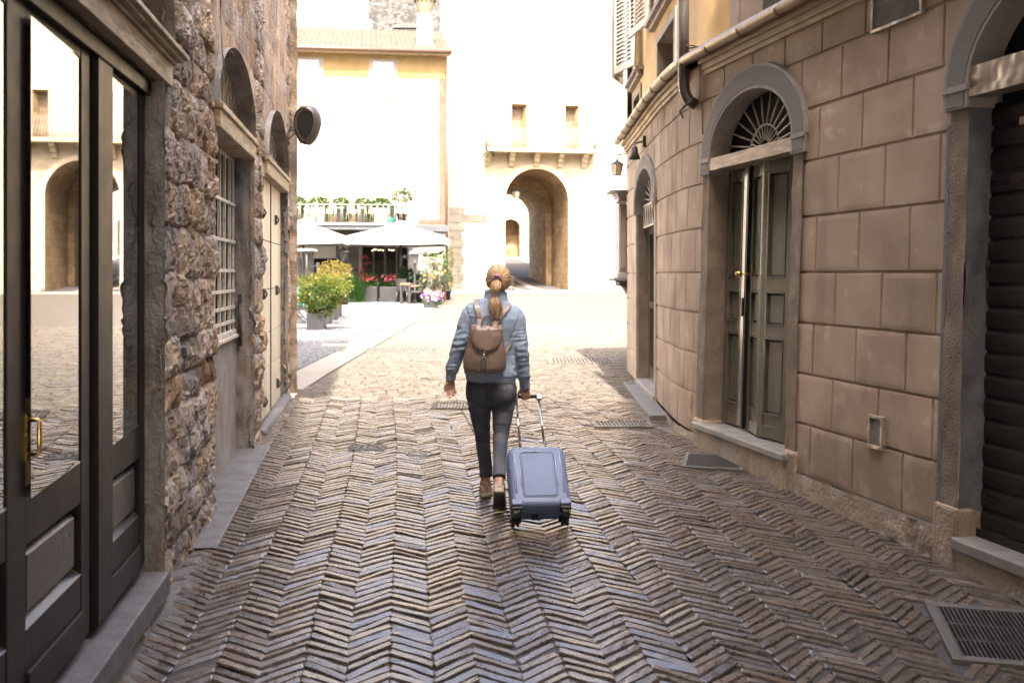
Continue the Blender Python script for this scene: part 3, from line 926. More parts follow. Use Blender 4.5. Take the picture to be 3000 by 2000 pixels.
mb.add(P, fs, True); mb.add([(egg(k, .93)[0], .076, egg(k, .93)[1]) for k in range(40)], [tuple(range(40))])
mb.add([(egg(k, .86)[0], -.06, egg(k, .86)[1]) for k in range(40)], [tuple(range(40))[::-1]])
mb.build('rim', m_signrim, root)
mb = MB(Fegg); mb.add([(egg(k, .76)[0]+.012, -.064, egg(k, .76)[1]) for k in range(40)], [tuple(range(40))[::-1]]); mb.build('face', m_signface, root)
mb = MB(Fegg); mb.tube([(egg(k, .77)[0]+.012, -.066, egg(k, .77)[1]) for k in range(40)], .006, 6, closed=True); mb.build('bezel', m_signrim, root)
mb = MB()
w0 = Vector(FL(12.3, .05, 1.72))
mb.tube([w0+Vector((-.05,0,.12)), w0+Vector((-.05,0,-.12))], .018, 6); mb.tube([w0+Vector((-.05,0,.05)), ctr+Vector((-.12,.03,.0))], .012, 6); mb.tube([w0+Vector((-.05,0,-.06)), ctr+Vector((-.12,.03,-.04))], .010, 6)
mb.tube([w0+Vector((-.05,-.01,.0)), w0+Vector((-.09,-.03,.05)), w0+Vector((-.10,-.03,-.4)), w0+Vector((-.09,-.02,-.6))], .006, 6)
arc = [(egg(k, 1.12)[0]-.02, .03, egg(k, 1.12)[1]) for k in range(22, 43)]
mb2 = MB(Fegg); mb2.tube(arc, .006, 6)
for v in mb2.v: pass
n = len(mb.v); mb.v += mb2.v; mb.t += mb2.t; mb.f += [tuple(i+n for i in f) for f in mb2.f]; mb.s += mb2.s
mb.build('bracket', m_iron_dark, root)
# ---------------------------------------------------------------- right building: rusticated stucco
RB = .03                                              # batter
def rdir(y):
    e = .02; dx = (float(right_x(y+e))-float(right_x(y-e)))/(2*e); L = math.hypot(dx, 1)
    return dx/L, 1/L
def FR(y, o, h):
    tx, ty = rdir(y)
    return (float(right_x(y)) - o*ty + RB*h*(1 if y < 9 else max(0, 1-(y-9)/2)), y + o*tx, CAMZ + h)
m_stucco = M('brown_stucco', (.365,.273,.200), (.300,.223,.163), attr=True, rough=.85, scale=2.2, detail=8, bump=.45, bscale=160, bdist=.006,
             dirt=(.24,.176,.128), dirt_scale=1.1, dirt_cut=(.52,.75))
m_base = M('peeling_base', (.33,.26,.19), (.22,.17,.13), rough=.9, scale=6, bump=.8, bscale=40, bdist=.015, dirt=(.28,.24,.20), dirt_scale=3.5, dirt_cut=(.55,.6))
m_ring = M('grey_arch_stone', (.115,.104,.097), (.165,.15,.138), rough=.85, scale=110, detail=3, contrast=(.4,.6), bump=.7, bscale=150, bdist=.006)
m_ringedge = M('pale_arch_edge', (.26,.235,.215), (.21,.19,.175), rough=.8, scale=14)
m_ochre = M('ochre_plaster', (.48,.315,.135), (.40,.255,.11), rough=.9, scale=3, bump=.4, bscale=120, bdist=.005, dirt=(.42,.30,.17), dirt_scale=1.6)
m_trim = M('grey_brown_trim', (.27,.225,.19), (.22,.18,.155), rough=.8, scale=6, bump=.2, bscale=80)
m_cornice = M('tan_cornice', (.38,.29,.19), (.31,.235,.155), rough=.7, scale=5, bump=.15, bscale=60)
m_gutter = M('tan_gutter_metal', (.22,.155,.085), (.15,.10,.055), rough=.38, metal=.45, scale=7, stretch=(1,6,1))
m_pipe = M('dark_downpipe', (.055,.05,.05), (.10,.085,.075), rough=.33, metal=.5, scale=9, stretch=(1,1,.3))
m_olive = M('olive_brown_gloss', (.095,.086,.060), (.072,.066,.046), rough=.18, scale=7, stretch=(1,1,.25), bump=.10, bscale=24, bstretch=(3,3,.6), coat=.7, rough_var=.07,
            dirt=(.20,.19,.16), dirt_scale=26, dirt_cut=(.72,.76))
m_roughjamb = M('rough_jamb_render', (.20,.152,.112), (.14,.107,.08), rough=.9, scale=5, bump=.8, bscale=70, bdist=.012)
m_bluejamb = M('slate_grey_edge', (.085,.088,.10), (.13,.128,.135), rough=.7, scale=9, bump=.6, bscale=40, bdist=.01)
m_bar = M('pale_fanlight_bar', (.42,.38,.31), (.30,.26,.21), rough=.5, scale=10)
m_shutm = M('rolling_shutter_metal', (.040,.036,.032), (.028,.025,.023), rough=.36, metal=.55, scale=4, stretch=(.4,.4,3), bump=.1, bscale=15)
m_galv = M('dented_flashing', (.36,.30,.235), (.27,.225,.18), rough=.42, metal=.35, scale=5, bump=.9, bscale=9, bdist=.03, bdetail=1)
m_rthresh = M('pale_threshold', (.19,.175,.165), (.14,.13,.122), rough=.55, scale=6, bump=.2)
m_cwood = M('shutter_grey', (.33,.31,.265), (.25,.235,.20), rough=.6, scale=5, bump=.1)

m_pavedge = M('pavement_edge_stone', (.075,.072,.072), (.10,.095,.093), rough=.7, scale=6, bump=.3)
right_b = thing('stucco_building', 'brown rusticated stucco building with ochre upper floor and panelled door', 'building', FR(7.5, 0, -1.6))
COURSE = [-1.448, -1.082, -.720, -.352, .016, .42, .826, 1.21, 1.585, 1.95]
# openings: (y0, y1, bottom, spring, inner rise, outer half, outer rise)
ARCH_R = [(3.60, 5.54, .93, 1.05, .60), (7.45, 8.89, .90, 1.03, .48), (11.55, 13.45, .80, .86, .48)]
def in_open_r(y, h):
    r = np.zeros(np.broadcast(y, h).shape, bool)
    for y0, y1, imp, spr, rise in ARCH_R:
        g = .06
        r |= (y > y0-g) & (y < y1+g) & (h < spr)
        yc, a = (y0+y1)/2, (y1-y0)/2
        r |= (((y-yc)/(a+g))**2+((h-spr)/(rise+g))**2 < 1) & (h >= spr-.01)
    return r
def lines(a, b, step, marks):
    """grid lines with extra ones at the joints"""
    base = [a]
    L = sorted(set([a, b] + [x+d for x in marks for d in (-.012, -.007, .007, .012) if a < x+d < b]))
    out = []
    for p_, q in zip(L[:-1], L[1:]):
        n = max(1, int(math.ceil((q-p_)/step)))
        out += [lerp(p_, q, i/n) for i in range(n)]
    return np.array(out+[b])
PY = .527
vm = [5.80-PY*1.5 + PY/2*k for k in range(-3, 42)]
ys = lines(3.2, 14.85, .03, [v_ for v_ in vm if v_ < 14.8]); hs = lines(-1.448, 1.95, .03, COURSE)
Y, H = np.meshgrid(ys, hs, indexing='ij')
k = np.clip(np.searchsorted(COURSE, H, side='right')-1, 0, len(COURSE)-2)
COURSE_A = np.array(COURSE)
dh = np.minimum(np.abs(H-COURSE_A[k]), np.abs(H-COURSE_A[np.minimum(k+1, len(COURSE)-1)]))
off = np.where(k % 2 == 0, PY/2, 0.)
u = (Y-5.80+off)/PY; du = np.abs(u-np.round(u))*PY
e = np.minimum(dh, du)
blk = np.round(u-.5)*7.13+k*3.77
D = np.where(e < .0085, -.016, np.where(e < .0135, -.002, 0.)) + .0015*np.sin(blk*12.9)*(e > .0135) + .003*fbm(Y*2.5, H*2.5, 201, 3)
tx = np.array([rdir(y) for y in ys]); rxv = right_x(ys)
bat = RB*np.where(ys < 9, 1, np.clip(1-(ys-9)/2, 0, 1))
P = np.stack([rxv[:, None] - D*tx[:, 1][:, None] + bat[:, None]*H, Y + D*tx[:, 0][:, None], CAMZ+H], 2)
f = grid_faces(len(ys), len(hs), flip=True)
Yc = (Y[:-1, :-1]+Y[1:, 1:])/2; Hc = (H[:-1, :-1]+H[1:, 1:])/2
f = f[(~in_open_r(Yc, Hc)).ravel()]
tone = 1 + .07*np.sin(blk*5.31) + .05*fbm(Y*1.3, H*1.1, 211, 3)
streak = smooth01((fbm(Y*9, H*.55, 215, 3)-.12)/.35)*smooth01((fbm(Y*1.1, H*.9, 217, 2)+.15)/.4)
damp = smooth01((-.95-H+.30*fbm(Y*1.6, H*1.2, 219, 4))/.30)
tone = tone*(1-.16*streak)*(1-.20*damp)
chip = fbm(Y*7, H*7, 223, 4) > .50 - .22*damp
TT = np.stack([tone, tone*(1-.01*streak), tone*(1-.03*streak)], 2)
TT = np.where(chip[..., None], np.array([1.22, 1.26, 1.30])*tone[..., None], TT)
mesh_object('rusticated_wall', P.reshape(-1, 3), f, m_stucco, right_b, tint=TT.reshape(-1, 3))

# peeling base course under the blocks
Yb, Hb = np.meshgrid(np.linspace(3.2, 14.85, 420), np.linspace(-1.95, -1.448, 24), indexing='ij')
peel = fbm(Yb*3.2, Hb*5, 301, 4)
Db = .012 + np.where(peel > .05, .012, 0) + .006*fbm(Yb*14, Hb*14, 305, 3)
rx2 = right_x(Yb); P = np.stack([rx2-Db*.975+RB*Hb*np.clip(np.where(Yb < 9, 1, 1-(Yb-9)/2), 0, 1), Yb-Db*.2, CAMZ+Hb], 2)
f = grid_faces(420, 24, flip=True); Yc = (Yb[:-1, :-1]+Yb[1:, 1:])/2
kp = np.ones(Yc.shape, bool)
for y0, y1, *_ in ARCH_R: kp &= ~((Yc > y0-.02) & (Yc < y1+.02))
mesh_object('plinth', P.reshape(-1, 3), f[kp.ravel()], m_base, right_b, True)
# eroded stones beside the openings at the foot
for y0, y1 in ((5.54, 5.74), (8.89, 9.12), (7.28, 7.45)):
    mb = MB(FR); mb.box(y0, y1, -.2, .028, -1.8, -1.30); mb.build('foot_stone', m_base, right_b, bevel=.02)

# arch rings
def ring(y0, y1, imp, spr, rise, w, orise, name='arch_ring', prot=.035):
    yc, a = (y0+y1)/2, (y1-y0)/2
    for (s0, s1, o, mt, nm) in ((0., 1., prot, m_ringedge, name), (.13, .87, prot+.004, m_ring, 'ring_face')):
        mb = MB(FR); K = 48
        prof = [(PI, None, imp+.0)] + [(PI*(1-k_/K), None, None) for k_ in range(K+1)] + [(0, None, imp)]
        pts_i = []; pts_o = []
        def pt(t, frac):
            aa = lerp(a, a+w, frac); bb = lerp(rise, orise, frac)
            return (yc+aa*math.cos(t), spr+bb*math.sin(t))
        q = [(yc-lerp(a, a+w, s0), imp+s0*.1)] + [pt(PI*(1-k_/K), s0) for k_ in range(K+1)] + [(yc+lerp(a, a+w, s0), imp+s0*.1)]
        q2 = [(yc-lerp(a, a+w, s1), imp+s0*.1)] + [pt(PI*(1-k_/K), s1) for k_ in range(K+1)] + [(yc+lerp(a, a+w, s1), imp+s0*.1)]
        n = len(q); V = []
        for oo in (o, -.16 if s0 == 0 else prot-.01):
            V += [(y, oo, h) for y, h in q] + [(y, oo, h) for y, h in q2]
        F_ = []
        for i in range(n-1):
            F_ += [(i, i+1, n+i+1, n+i), (2*n+i+1, 2*n+i, 3*n+i, 3*n+i+1), (i+1, i, 2*n+i, 2*n+i+1), (n+i, n+i+1, 3*n+i+1, 3*n+i)]
        F_ += [(0, n, 3*n, 2*n), (n-1, 3*n-1, 4*n-1, 2*n-1)]
        mb.add(V, F_)
        r = mb.build(nm, mt, right_b)
    mb = MB(FR)
    for sgn in (-1, 1):
        mb = MB(FR); ya = yc+sgn*a; yb = yc+sgn*(a+w)
        mb.box(min(ya, yb), max(ya, yb), -.1, prot+.009, spr-.022, spr+.012); mb.build('impost_band', m_ringedge, right_b)
ring(3.60, 5.54, .93, 1.05, .60, .20, .82)
ring(7.45, 8.89, .895, 1.03, .48, .20, .68)
ring(11.55, 13.45, .80, .86, .46, .18, .63)

# jambs under the rings
def jamb_r(y0, y1, h0, h1, o0, o1, mat, seed, name='jamb'):
    Yq, Hq = np.meshgrid(np.linspace(y0, y1, 12), np.linspace(h0, h1, 90), indexing='ij')
    mb = MB(FR)
    P = []
    for i in range(12):
        for j in range(90):
            P.append((Yq[i, j], o1 + .012*float(fbm(np.array(Yq[i, j]*9), np.array(Hq[i, j]*5), seed, 3)), Hq[i, j]))
    mb.add(P, [tuple(x) for x in grid_faces(12, 90, flip=True)], True)
    mb.build(name, mat, right_b)
def reveal_r(y, h0, h1, depth, mat, seed, o_start=.0, amp=.014, name='reveal'):
    mb = MB(FR); P = []
    no, nh = 14, 90
    for i in range(no):
        for j in range(nh):
            o = lerp(o_start, -depth, i/(no-1)); h = lerp(h0, h1, j/(nh-1))
            P.append((y + amp*float(fbm(np.array(o*8+3), np.array(h*4), seed, 3)), o, h))
    mb.add(P, [tuple(x) for x in grid_faces(no, nh, flip=False)], True)
    mb.build(name, mat, right_b)
reveal_r(8.90, -1.36, .92, .30, m_roughjamb, 401, .02, .02)
jamb_r(8.90, 9.08, -1.36, .90, 0, .008, m_roughjamb, 402)
jamb_r(7.30, 7.45, -1.45, .90, 0, .012, m_roughjamb, 403)
mb = MB(FR); mb.box(7.44, 7.452, -.30, .0, -1.45, .9); mb.build('reveal', m_roughjamb, right_b)
# near garage: rough pier, slate chamfer, dark reveal
jamb_r(5.55, 5.70, -1.45, .93, 0, .012, m_roughjamb, 404)
mb = MB(FR); mb.box(5.705, 5.745, -.03, .006, -1.5, .86); mb.build('corner_strip', m_bluejamb, right_b, bevel=.006)
reveal_r(5.55, -1.45, .96, .14, m_bluejamb, 405, .01, .02)
reveal_r(5.545, -1.45, 1.7, .30, m_bluejamb, 407, -.13, .005)
mb = MB(FR); mb.box(3.2, 5.6, -.205, -.20, -1.6, 2.0); mb.build('dark_backing', m_black, right_b)
# right doorway of the far section
reveal_r(13.47, -1.45, .85, .17, m_roughjamb, 406, .0, .004)
mb = MB(FR); mb.box(13.46, 13.6, -.02, .012, -1.45, .8); mb.box(11.4, 11.54, -.02, .012, -1.45, .8); mb.build('door_surround', m_trim, right_b)
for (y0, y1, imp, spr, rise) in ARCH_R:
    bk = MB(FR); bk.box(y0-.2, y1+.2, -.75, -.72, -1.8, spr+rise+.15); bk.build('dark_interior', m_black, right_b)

# ---- lintels
mb = MB(FR); mb.box(7.40, 8.93, -.22, .03, .92, 1.03); mb.build('door_lintel', m_lintel, right_b, bevel=.006)
mb = MB(FR)
nn = 26; P = []
for i in range(nn):
    y = lerp(3.3, 5.545, i/(nn-1))
    for j in range(5):
        P.append((y, .02+.014*float(fbm(np.array(y*6.5), np.array(j*.9), 501, 2)), lerp(1.03, 1.155, j/4)))
mb.add(P, [tuple(x) for x in grid_faces(nn, 5, flip=True)], True); mb.box(3.3, 5.54, -.1, -.005, 1.03, 1.15)
mb.box(3.3, 5.56, -.1, .03, .985, 1.03)
mb.build('metal_flashing', m_galv, right_b)

# ---- panelled door, folded leaves, one ajar
door = MB(FR)
DO = -.20
def leaf(mbf, mbp, mbe, ya, yb, h0, h1, o0, o1):
    """stiles, rails and three sunk panels; o0..o1 interpolates the offset so that a leaf can stand slightly open"""
    st = .062
    def O(y, d=0): return lerp(o0, o1, (y-ya)/(yb-ya)) + d
    def bx(mb_, y0, y1, a, b, d0, d1):
        p = [(y0, O(y0, d0), a), (y1, O(y1, d0), a), (y1, O(y1, d1), a), (y0, O(y0, d1), a), (y0, O(y0, d0), b), (y1, O(y1, d0), b), (y1, O(y1, d1), b), (y0, O(y0, d1), b)]
        mb_.add(p, [(0,3,2,1),(4,5,6,7),(0,1,5,4),(1,2,6,5),(2,3,7,6),(3,0,4,7)])
    bx(mbf, ya, ya+st, h0, h1, -.045, 0); bx(mbf, yb-st, yb, h0, h1, -.045, 0)
    H_ = h1-h0
    rails = [(h0, h0+.10), (h0+.125, h0+.19), (h0+.80, h0+.90), (h0+1.17, h0+1.28), (h1-.10, h1)]
    for a, b in rails: bx(mbf, ya+st, yb-st, a, b, -.042, -.002 if a != h0+.125 else -.008)
    bx(mbf, ya+st, yb-st, h0+.10, h0+.125, -.04, -.01)
    for a, b in ((h0+.19, h0+.80), (h0+.90, h0+1.17), (h0+1.28, h1-.10)):
        y0, y1 = ya+st, yb-st; m_ = .028
        mbp.add([(y0, O(y0, -.034), a), (y1, O(y1, -.034), a), (y1, O(y1, -.034), b), (y0, O(y0, -.034), b)], [(3,2,1,0)])
        P = [(y0+.008, O(y0, -.033), a+.008), (y1-.008, O(y1, -.033), a+.008), (y1-.008, O(y1, -.033), b-.008), (y0+.008, O(y0, -.033), b-.008),
             (y0+m_, O(y0+m_, -.020), a+m_), (y1-m_, O(y1-m_, -.020), a+m_), (y1-m_, O(y1-m_, -.020), b-m_), (y0+m_, O(y0+m_, -.020), b-m_)]
        mbp.add(P, [(7,6,5,4), (4,5,1,0), (5,6,2,1), (6,7,3,2), (7,4,0,3)])
        # mouldings round the panel
        for q in ((y0, y1, a, a+.012), (y0, y1, b-.012, b)): bx(mbe, *q, -.034, .006)
        for q in ((y0, y0+.010, a+.012, b-.012), (y1-.010, y1, a+.012, b-.012)): bx(mbe, *q, -.034, .006)
hb0, ht0 = -1.31, .92
for (ya, yb, o0, o1) in ((8.53, 8.885, -.165, -.155), (8.075, 8.42, -.085, -.155), (7.715, 8.07, -.145, -.085), (7.36, 7.71, -.085, -.145)):
    a_, p_, e_ = MB(FR), MB(FR), MB(FR)
    leaf(a_, p_, e_, ya, yb, hb0, ht0, o0, o1)
    L_ = a_.build('door_leaf', m_olive, right_b, bevel=.003); p_.build('door_panel', m_olive, L_); e_.build('door_moulding', m_olive, L_, bevel=.003)
mb = MB(FR); mb.box(8.495, 8.53, -.22, -.165, hb0, ht0); mb.box(8.42, 8.43, -.27, -.125, hb0, ht0); mb.build('door_edge', m_paintd, right_b)
mb = MB(FR)
mb.tube([(8.395, -.14, .005), (8.42, -.09, .005)], .008, 8); mb.ball(FR(8.43, -.15, .005), .0, 4, 3) if False else None
c_ = FR(8.425, -.06, .005); kb = MB(); kb.ball(c_, (.030, .026, .026), 12, 8); kb.tube([Vector(FR(8.39, -.14, .005)), Vector(c_)], .008, 8)
kb.build('door_knob', m_brass, right_b)
mb = MB(FR); mb.box(8.532, 8.548, -.166, -.150, -.36, -.20); mb.build('lock_plate', m_iron_dark, right_b)
# step
mb = MB(FR); mb.box(7.36, 9.03, -.4, .075, -1.385, -1.325); mb.build('door_step', m_rthresh, right_b, bevel=.012)
mb = MB(FR); mb.box(7.38, 9.01, -.35, .055, -1.85, -1.385); mb.build('step_base', m_base, right_b, bevel=.012)
# ---- fanlights
def fan(y0, y1, spr, rise, o, n, mat, hub=.34):
    g = MB(FR); yc, a = (y0+y1)/2, (y1-y0)/2
    for k_ in range(n+1):
        t = PI*(k_+.0)/n
        if k_ in (0, n): t = .05 if k_ == 0 else PI-.05
        g.tube([(yc+a*hub*math.cos(t), o, spr+rise*hub*1.25*math.sin(t)), (yc+a*.97*math.cos(t), o, spr+rise*.97*math.sin(t))], .0085, 6)
        t2 = PI*(k_+.5)/n
        if k_ < n: g.tube([(yc+a*hub*.35*math.cos(t2), o, spr+rise*hub*.45*math.sin(t2)), (yc+a*hub*.97*math.cos(t2), o, spr+rise*hub*1.2*math.sin(t2))], .006, 6)
    for s_ in (hub,):
        g.tube([(yc+a*s_*math.cos(PI*q/24), o, spr+rise*s_*1.25*math.sin(PI*q/24)) for q in range(25)], .010, 6)
    return g.build('fanlight_bars', mat, right_b)
fan(7.45, 8.89, 1.03, .48, -.13, 13, m_bar)
fan(11.55, 13.45, .91, .44, -.10, 13, m_bar)
for (y0, y1, spr, rise) in ((7.45, 8.89, 1.03, .48), (11.55, 13.45, .86, .46)):
    mb = MB(FR); mb.box(y0, y1, -.19, -.18, spr, spr+rise+.05); mb.build('fanlight_pane', m_black, right_b)
# garage lunette slats
mb = MB(FR); mb.box(3.4, 5.0, -.17, -.15, 1.32, 1.35); mb.box(3.4, 5.3, -.12, -.10, .80, .84); mb.build('lunette_slat', m_galv, right_b)
# ---- rolling shutter
mb = MB(FR)
h = -1.42; SO = -.135
while h < .92:
    K = 8; P = []
    for q in range(K+1):
        t = q/K; P += [(3.3, SO+.004*math.sin(PI*min(1, t/.86)) if t < .86 else SO-.012, h+.125*t), (5.545, SO+.004*math.sin(PI*min(1, t/.86)) if t < .86 else SO-.012, h+.125*t)]
    mb.add(P, [(2*q, 2*q+2, 2*q+3, 2*q+1) for q in range(K)], True); h += .125
mb.build('rolling_shutter', m_shutm, right_b)
mb = MB(FR); mb.box(3.3, 5.545, SO-.02, SO+.03, -1.46, -1.415); mb.box(5.0, 5.12, SO+.03, SO+.06, -1.45, -1.425); mb.build('shutter_rail', m_shutm, right_b)
mb = MB(FR); mb.box(3.2, 5.56, -.40, .045, -1.53, -1.46); mb.build('garage_threshold', m_rthresh, right_b, bevel=.012)
mb = MB(FR); mb.box(3.2, 5.60, -.35, .02, -1.95, -1.53); mb.build('threshold_base', m_base, right_b, bevel=.01)

# ---- second doorway with oval balustrade grille
g = MB(FR)
for k_ in range(8):
    yc = lerp(11.68, 13.32, k_/7)
    g.tube([(yc+.105*math.cos(2*PI*q/20), -.09, .765+.135*math.sin(2*PI*q/20)) for q in range(20)], .010, 6, closed=True)
g.tube([(11.55, -.09, .905), (13.45, -.09, .915)], .014, 6); g.tube([(11.55, -.09, .62), (13.45, -.09, .63)], .014, 6)
g.build('oval_grille', m_bar, right_b)
mb = MB(FR)
for q in ((11.55, 13.45, .53, .62), (11.55, 11.66, -1.4, .53), (13.34, 13.45, -1.4, .53), (12.45, 12.55, -1.4, .53), (11.66, 13.34, -.45, -.36), (11.66, 13.34, -1.4, -1.2)):
    mb.box(q[0], q[1], -.20, -.15, q[2], q[3])
fd = mb.build('glazed_door', m_olive, right_b, bevel=.004)
mb = MB(FR); mb.box(11.66, 13.34, -.185, -.178, -1.2, .53); mb.build('door_pane', m_glass, fd)
mb = MB(FR); mb.box(11.5, 13.5, -.3, .03, -1.75, -1.40); mb.build('door_step', m_rthresh, right_b, bevel=.01)
mb = MB(FR); mb.box(9.5, 11.5, -.05, .16, -1.9, -1.455 if False else -1.47); 
mb2 = MB(FR); mb2.box(10.3, 14.8, .0, .20, -1.75, -1.452); mb2.build('pavement_edge', m_pavedge, right_b, bevel=.012)

# ---- vents
def vent(name, label, y0, y1, h0, h1, n, m):
    root = thing(name, label, 'vent', FR((y0+y1)/2, .01, h0))
    mb = MB(FR); t = .022
    for q in ((y0, y1, h0, h0+t), (y0, y1, h1-t, h1), (y0, y0+t, h0+t, h1-t), (y1-t, y1, h0+t, h1-t)): mb.box(q[0], q[1], -.01, .022, q[2], q[3])
    mb.build('frame', m_galv, root, bevel=.002)
    g = MB(FR)
    for k_ in range(1, n): y = lerp(y0+t, y1-t, k_/n); g.box(y-.0035, y+.0035, .002, .010, h0+t, h1-t)
    for k_ in range(1, m): h = lerp(h0+t, h1-t, k_/m); g.box(y0+t, y1-t, .003, .012, h-.003, h+.003)
    g.build('mesh', m_ringedge, root)
    b = MB(FR); b.box(y0+.01, y1-.01, -.008, .001, h0+.01, h1-.01); b.build('hole', m_black, root)
vent('wall_vent', 'small upright mesh vent low on the block wall beside the garage', 6.245, 6.40, -1.105, -.895, 7, 13)
vent('wall_vent', 'large framed mesh vent high on the block wall under the cornice', 5.98, 6.50, 1.565, 1.84, 26, 14)

# ---- cornice and gutter
for ya, yb in ((3.2, 9.08), (9.52, 14.9)):
    mb = MB(FR)
    for (o, h0, h1) in ((.030, 1.815, 1.855), (.052, 1.855, 1.905), (.085, 1.905, 1.955)):
        n = 24; 
        for i in range(n): mb.box(lerp(ya, yb, i/n), lerp(ya, yb, (i+1)/n), -.1, o, h0, h1)
    mb.build('cornice', m_cornice, right_b)
mb = MB(FR); mb.tube([(y, .135, 1.985) for y in np.linspace(3.2, 14.92, 90)], .052, 12); mb.build('gutter', m_gutter, right_b)
mb = MB(FR)
n = 46
for i in range(n): mb.box(lerp(3.2, 14.9, i/n), lerp(3.2, 14.9, (i+1)/n), -.12, .13, 2.028, 2.045)
mb.build('gutter_tiles', m_gutter, right_b)
for y in np.arange(5.0, 14.8, .62):
    mb = MB(FR); mb.tube([(y, .135+.057*math.cos(t), 1.985+.057*math.sin(t)) for t in np.linspace(PI*.95, 2.05*PI, 9)], .005, 5); mb.build('gutter_strap', m_gutter, right_b)

# ---- upper floor
UP = -.075
win_u = [(7.35, 8.60, 2.15, 3.9, 'n'), (10.56, 11.76, 1.98, 2.72, 's'), (13.62, 14.42, 1.98, 2.50, 's')]
ysu = np.unique(np.concatenate([np.linspace(3.2, 14.85, 60), [w_[0] for w_ in win_u], [w_[1] for w_ in win_u]]))
hsu = np.unique(np.concatenate([np.linspace(1.95, 5.5, 26), [w_[2] for w_ in win_u], [w_[3] for w_ in win_u]]))
mb = MB(FR); P = [(y, UP, h) for y in ysu for h in hsu]
fs = []
for f_ in grid_faces(len(ysu), len(hsu), flip=True):
    yc = np.mean([P[i][0] for i in f_]); hc = np.mean([P[i][2] for i in f_])
    if any(a < yc < b and c < hc < d for a, b, c, d, _ in win_u) or (yc > 9.5 and hc > 4.55): continue
    fs.append(tuple(f_))
mb.add(P, fs); mb.build('upper_wall', m_ochre, right_b)
for a, b, c, d, kind in win_u:
    fr = MB(FR); t = .12 if kind == 'n' else .10
    for q in ((a-t, a, c-.1, d+t), (b, b+t, c-.1, d+t), (a, b, d, d+t), (a, b, c-.1, c)): fr.box(q[0], q[1], UP-.02, UP+.025, q[2], q[3])
    wf = fr.build('window', m_trim, right_b, bevel=.004)
    rv = MB(FR)
    rv.add([(b, UP, c), (b, UP, d), (b, UP-.22, d), (b, UP-.22, c)], [(0,1,2,3)]); rv.add([(a, UP, c), (a, UP, d), (a, UP-.22, d), (a, UP-.22, c)], [(3,2,1,0)])
    rv.add([(a, UP, d), (b, UP, d), (b, UP-.22, d), (a, UP-.22, d)], [(0,1,2,3)]); rv.add([(a, UP, c), (b, UP, c), (b, UP-.22, c), (a, UP-.22, c)], [(3,2,1,0)])
    rv.build('window_reveal', m_trim, wf)
    pn = MB(FR); pn.box(a, b, UP-.24, UP-.22, c, d); pn.build('window_pane', m_glass if kind == 'n' else m_pipe, wf)
# sills and louvred shutters above
def shutter(y0, o0, y1, o1, h0, h1):
    f_ = MB(FR); l = MB(FR)
    def pt(t, d, h): return (lerp(y0, y1, t), lerp(o0, o1, t)+d, h)
    def bx(mb_, t0, t1, a, b, d0=0, d1=.035):
        p = [pt(t0, d0, a), pt(t1, d0, a), pt(t1, d1, a), pt(t0, d1, a), pt(t0, d0, b), pt(t1, d0, b), pt(t1, d1, b), pt(t0, d1, b)]
        mb_.add(p, [(0,3,2,1),(4,5,6,7),(0,1,5,4),(1,2,6,5),(2,3,7,6),(3,0,4,7)])
    bx(f_, 0, .12, h0, h1); bx(f_, .88, 1, h0, h1); bx(f_, .12, .88, h0, h0+.08); bx(f_, .12, .88, h1-.08, h1)
    n = int((h1-h0-.16)/.055)
    for i in range(n):
        a = h0+.08+i*.055
        p = [pt(.12, .0, a+.05), pt(.88, .0, a+.05), pt(.88, .034, a), pt(.12, .034, a), pt(.12, .0, a+.058), pt(.88, .0, a+.058), pt(.88, .034, a+.008), pt(.12, .034, a+.008)]
        l.add(p, [(0,3,2,1),(4,5,6,7),(0,1,5,4),(1,2,6,5),(2,3,7,6),(3,0,4,7)])
    s_ = f_.build('shutter', m_cwood, right_b, bevel=.003); l.build('louvres', m_cwood, s_)
def sill(y0, y1, h, pr=.12):
    mb = MB(FR); mb.box(y0, y1, UP-.02, UP+pr, h, h+.06); mb.box(y0+.05, y1-.05, UP-.02, UP+pr*.6, h-.06, h); mb.build('upper_sill', m_trim, right_b, bevel=.006)
sill(10.5, 12.25, 3.02); sill(13.3, 14.75, 2.74)
shutter(12.2, UP+.05, 13.0, UP+.20, 3.08, 4.5); shutter(13.35, UP+.08, 12.75, UP+.10, 3.08, 5.2) if False else None
shutter(13.45, UP+.10, 14.05, UP+.30, 2.82, 4.5); shutter(14.25, UP+.32, 14.84, UP+.12, 2.82, 4.5)
mb = MB(FR); mb.box(10.62, 12.15, UP-.02, UP+.01, 3.08, 4.45); mb.build('upper_window_frame', m_trim, right_b)
mb = MB(FR); mb.box(10.8, 11.95, UP+.0, UP+.015, 3.1, 4.4); mb.build('upper_pane', m_glass, right_b)
# far end wall, roof
mb = MB()
a = FR(14.85, 0, 0); b = (a[0]+9, a[1]+.2)
ms = FR(9.5, UP, 0)
mb.add([(a[0], a[1], 0), (b[0], b[1], 0), (b[0], b[1], 6.25), (a[0], a[1], 6.25)], [(3,2,1,0)])
mb.add([(a[0], a[1], 6.25), (b[0], b[1], 6.25), (b[0], ms[1], 6.25), (ms[0], ms[1], 6.25)], [(0,1,2,3)]); mb.add([(ms[0], ms[1], 6.25), (b[0], ms[1], 6.25), (b[0], ms[1], 7.2), (ms[0], ms[1], 7.2)], [(0,1,2,3)])
a2 = FR(3.2, 0, 0)
mb.add([(ms[0], ms[1], 7.2), (b[0], ms[1], 7.2), (a2[0]+9, a2[1], 7.2), (a2[0], a2[1], 7.2)], [(0,1,2,3)])
mb.add([(b[0], b[1], 0), (a2[0]+9, a2[1], 0), (a2[0]+9, a2[1], 7.2), (b[0], ms[1], 7.2), (b[0], ms[1], 6.25), (b[0], b[1], 6.25)], [(0,1,2,3,4,5)])
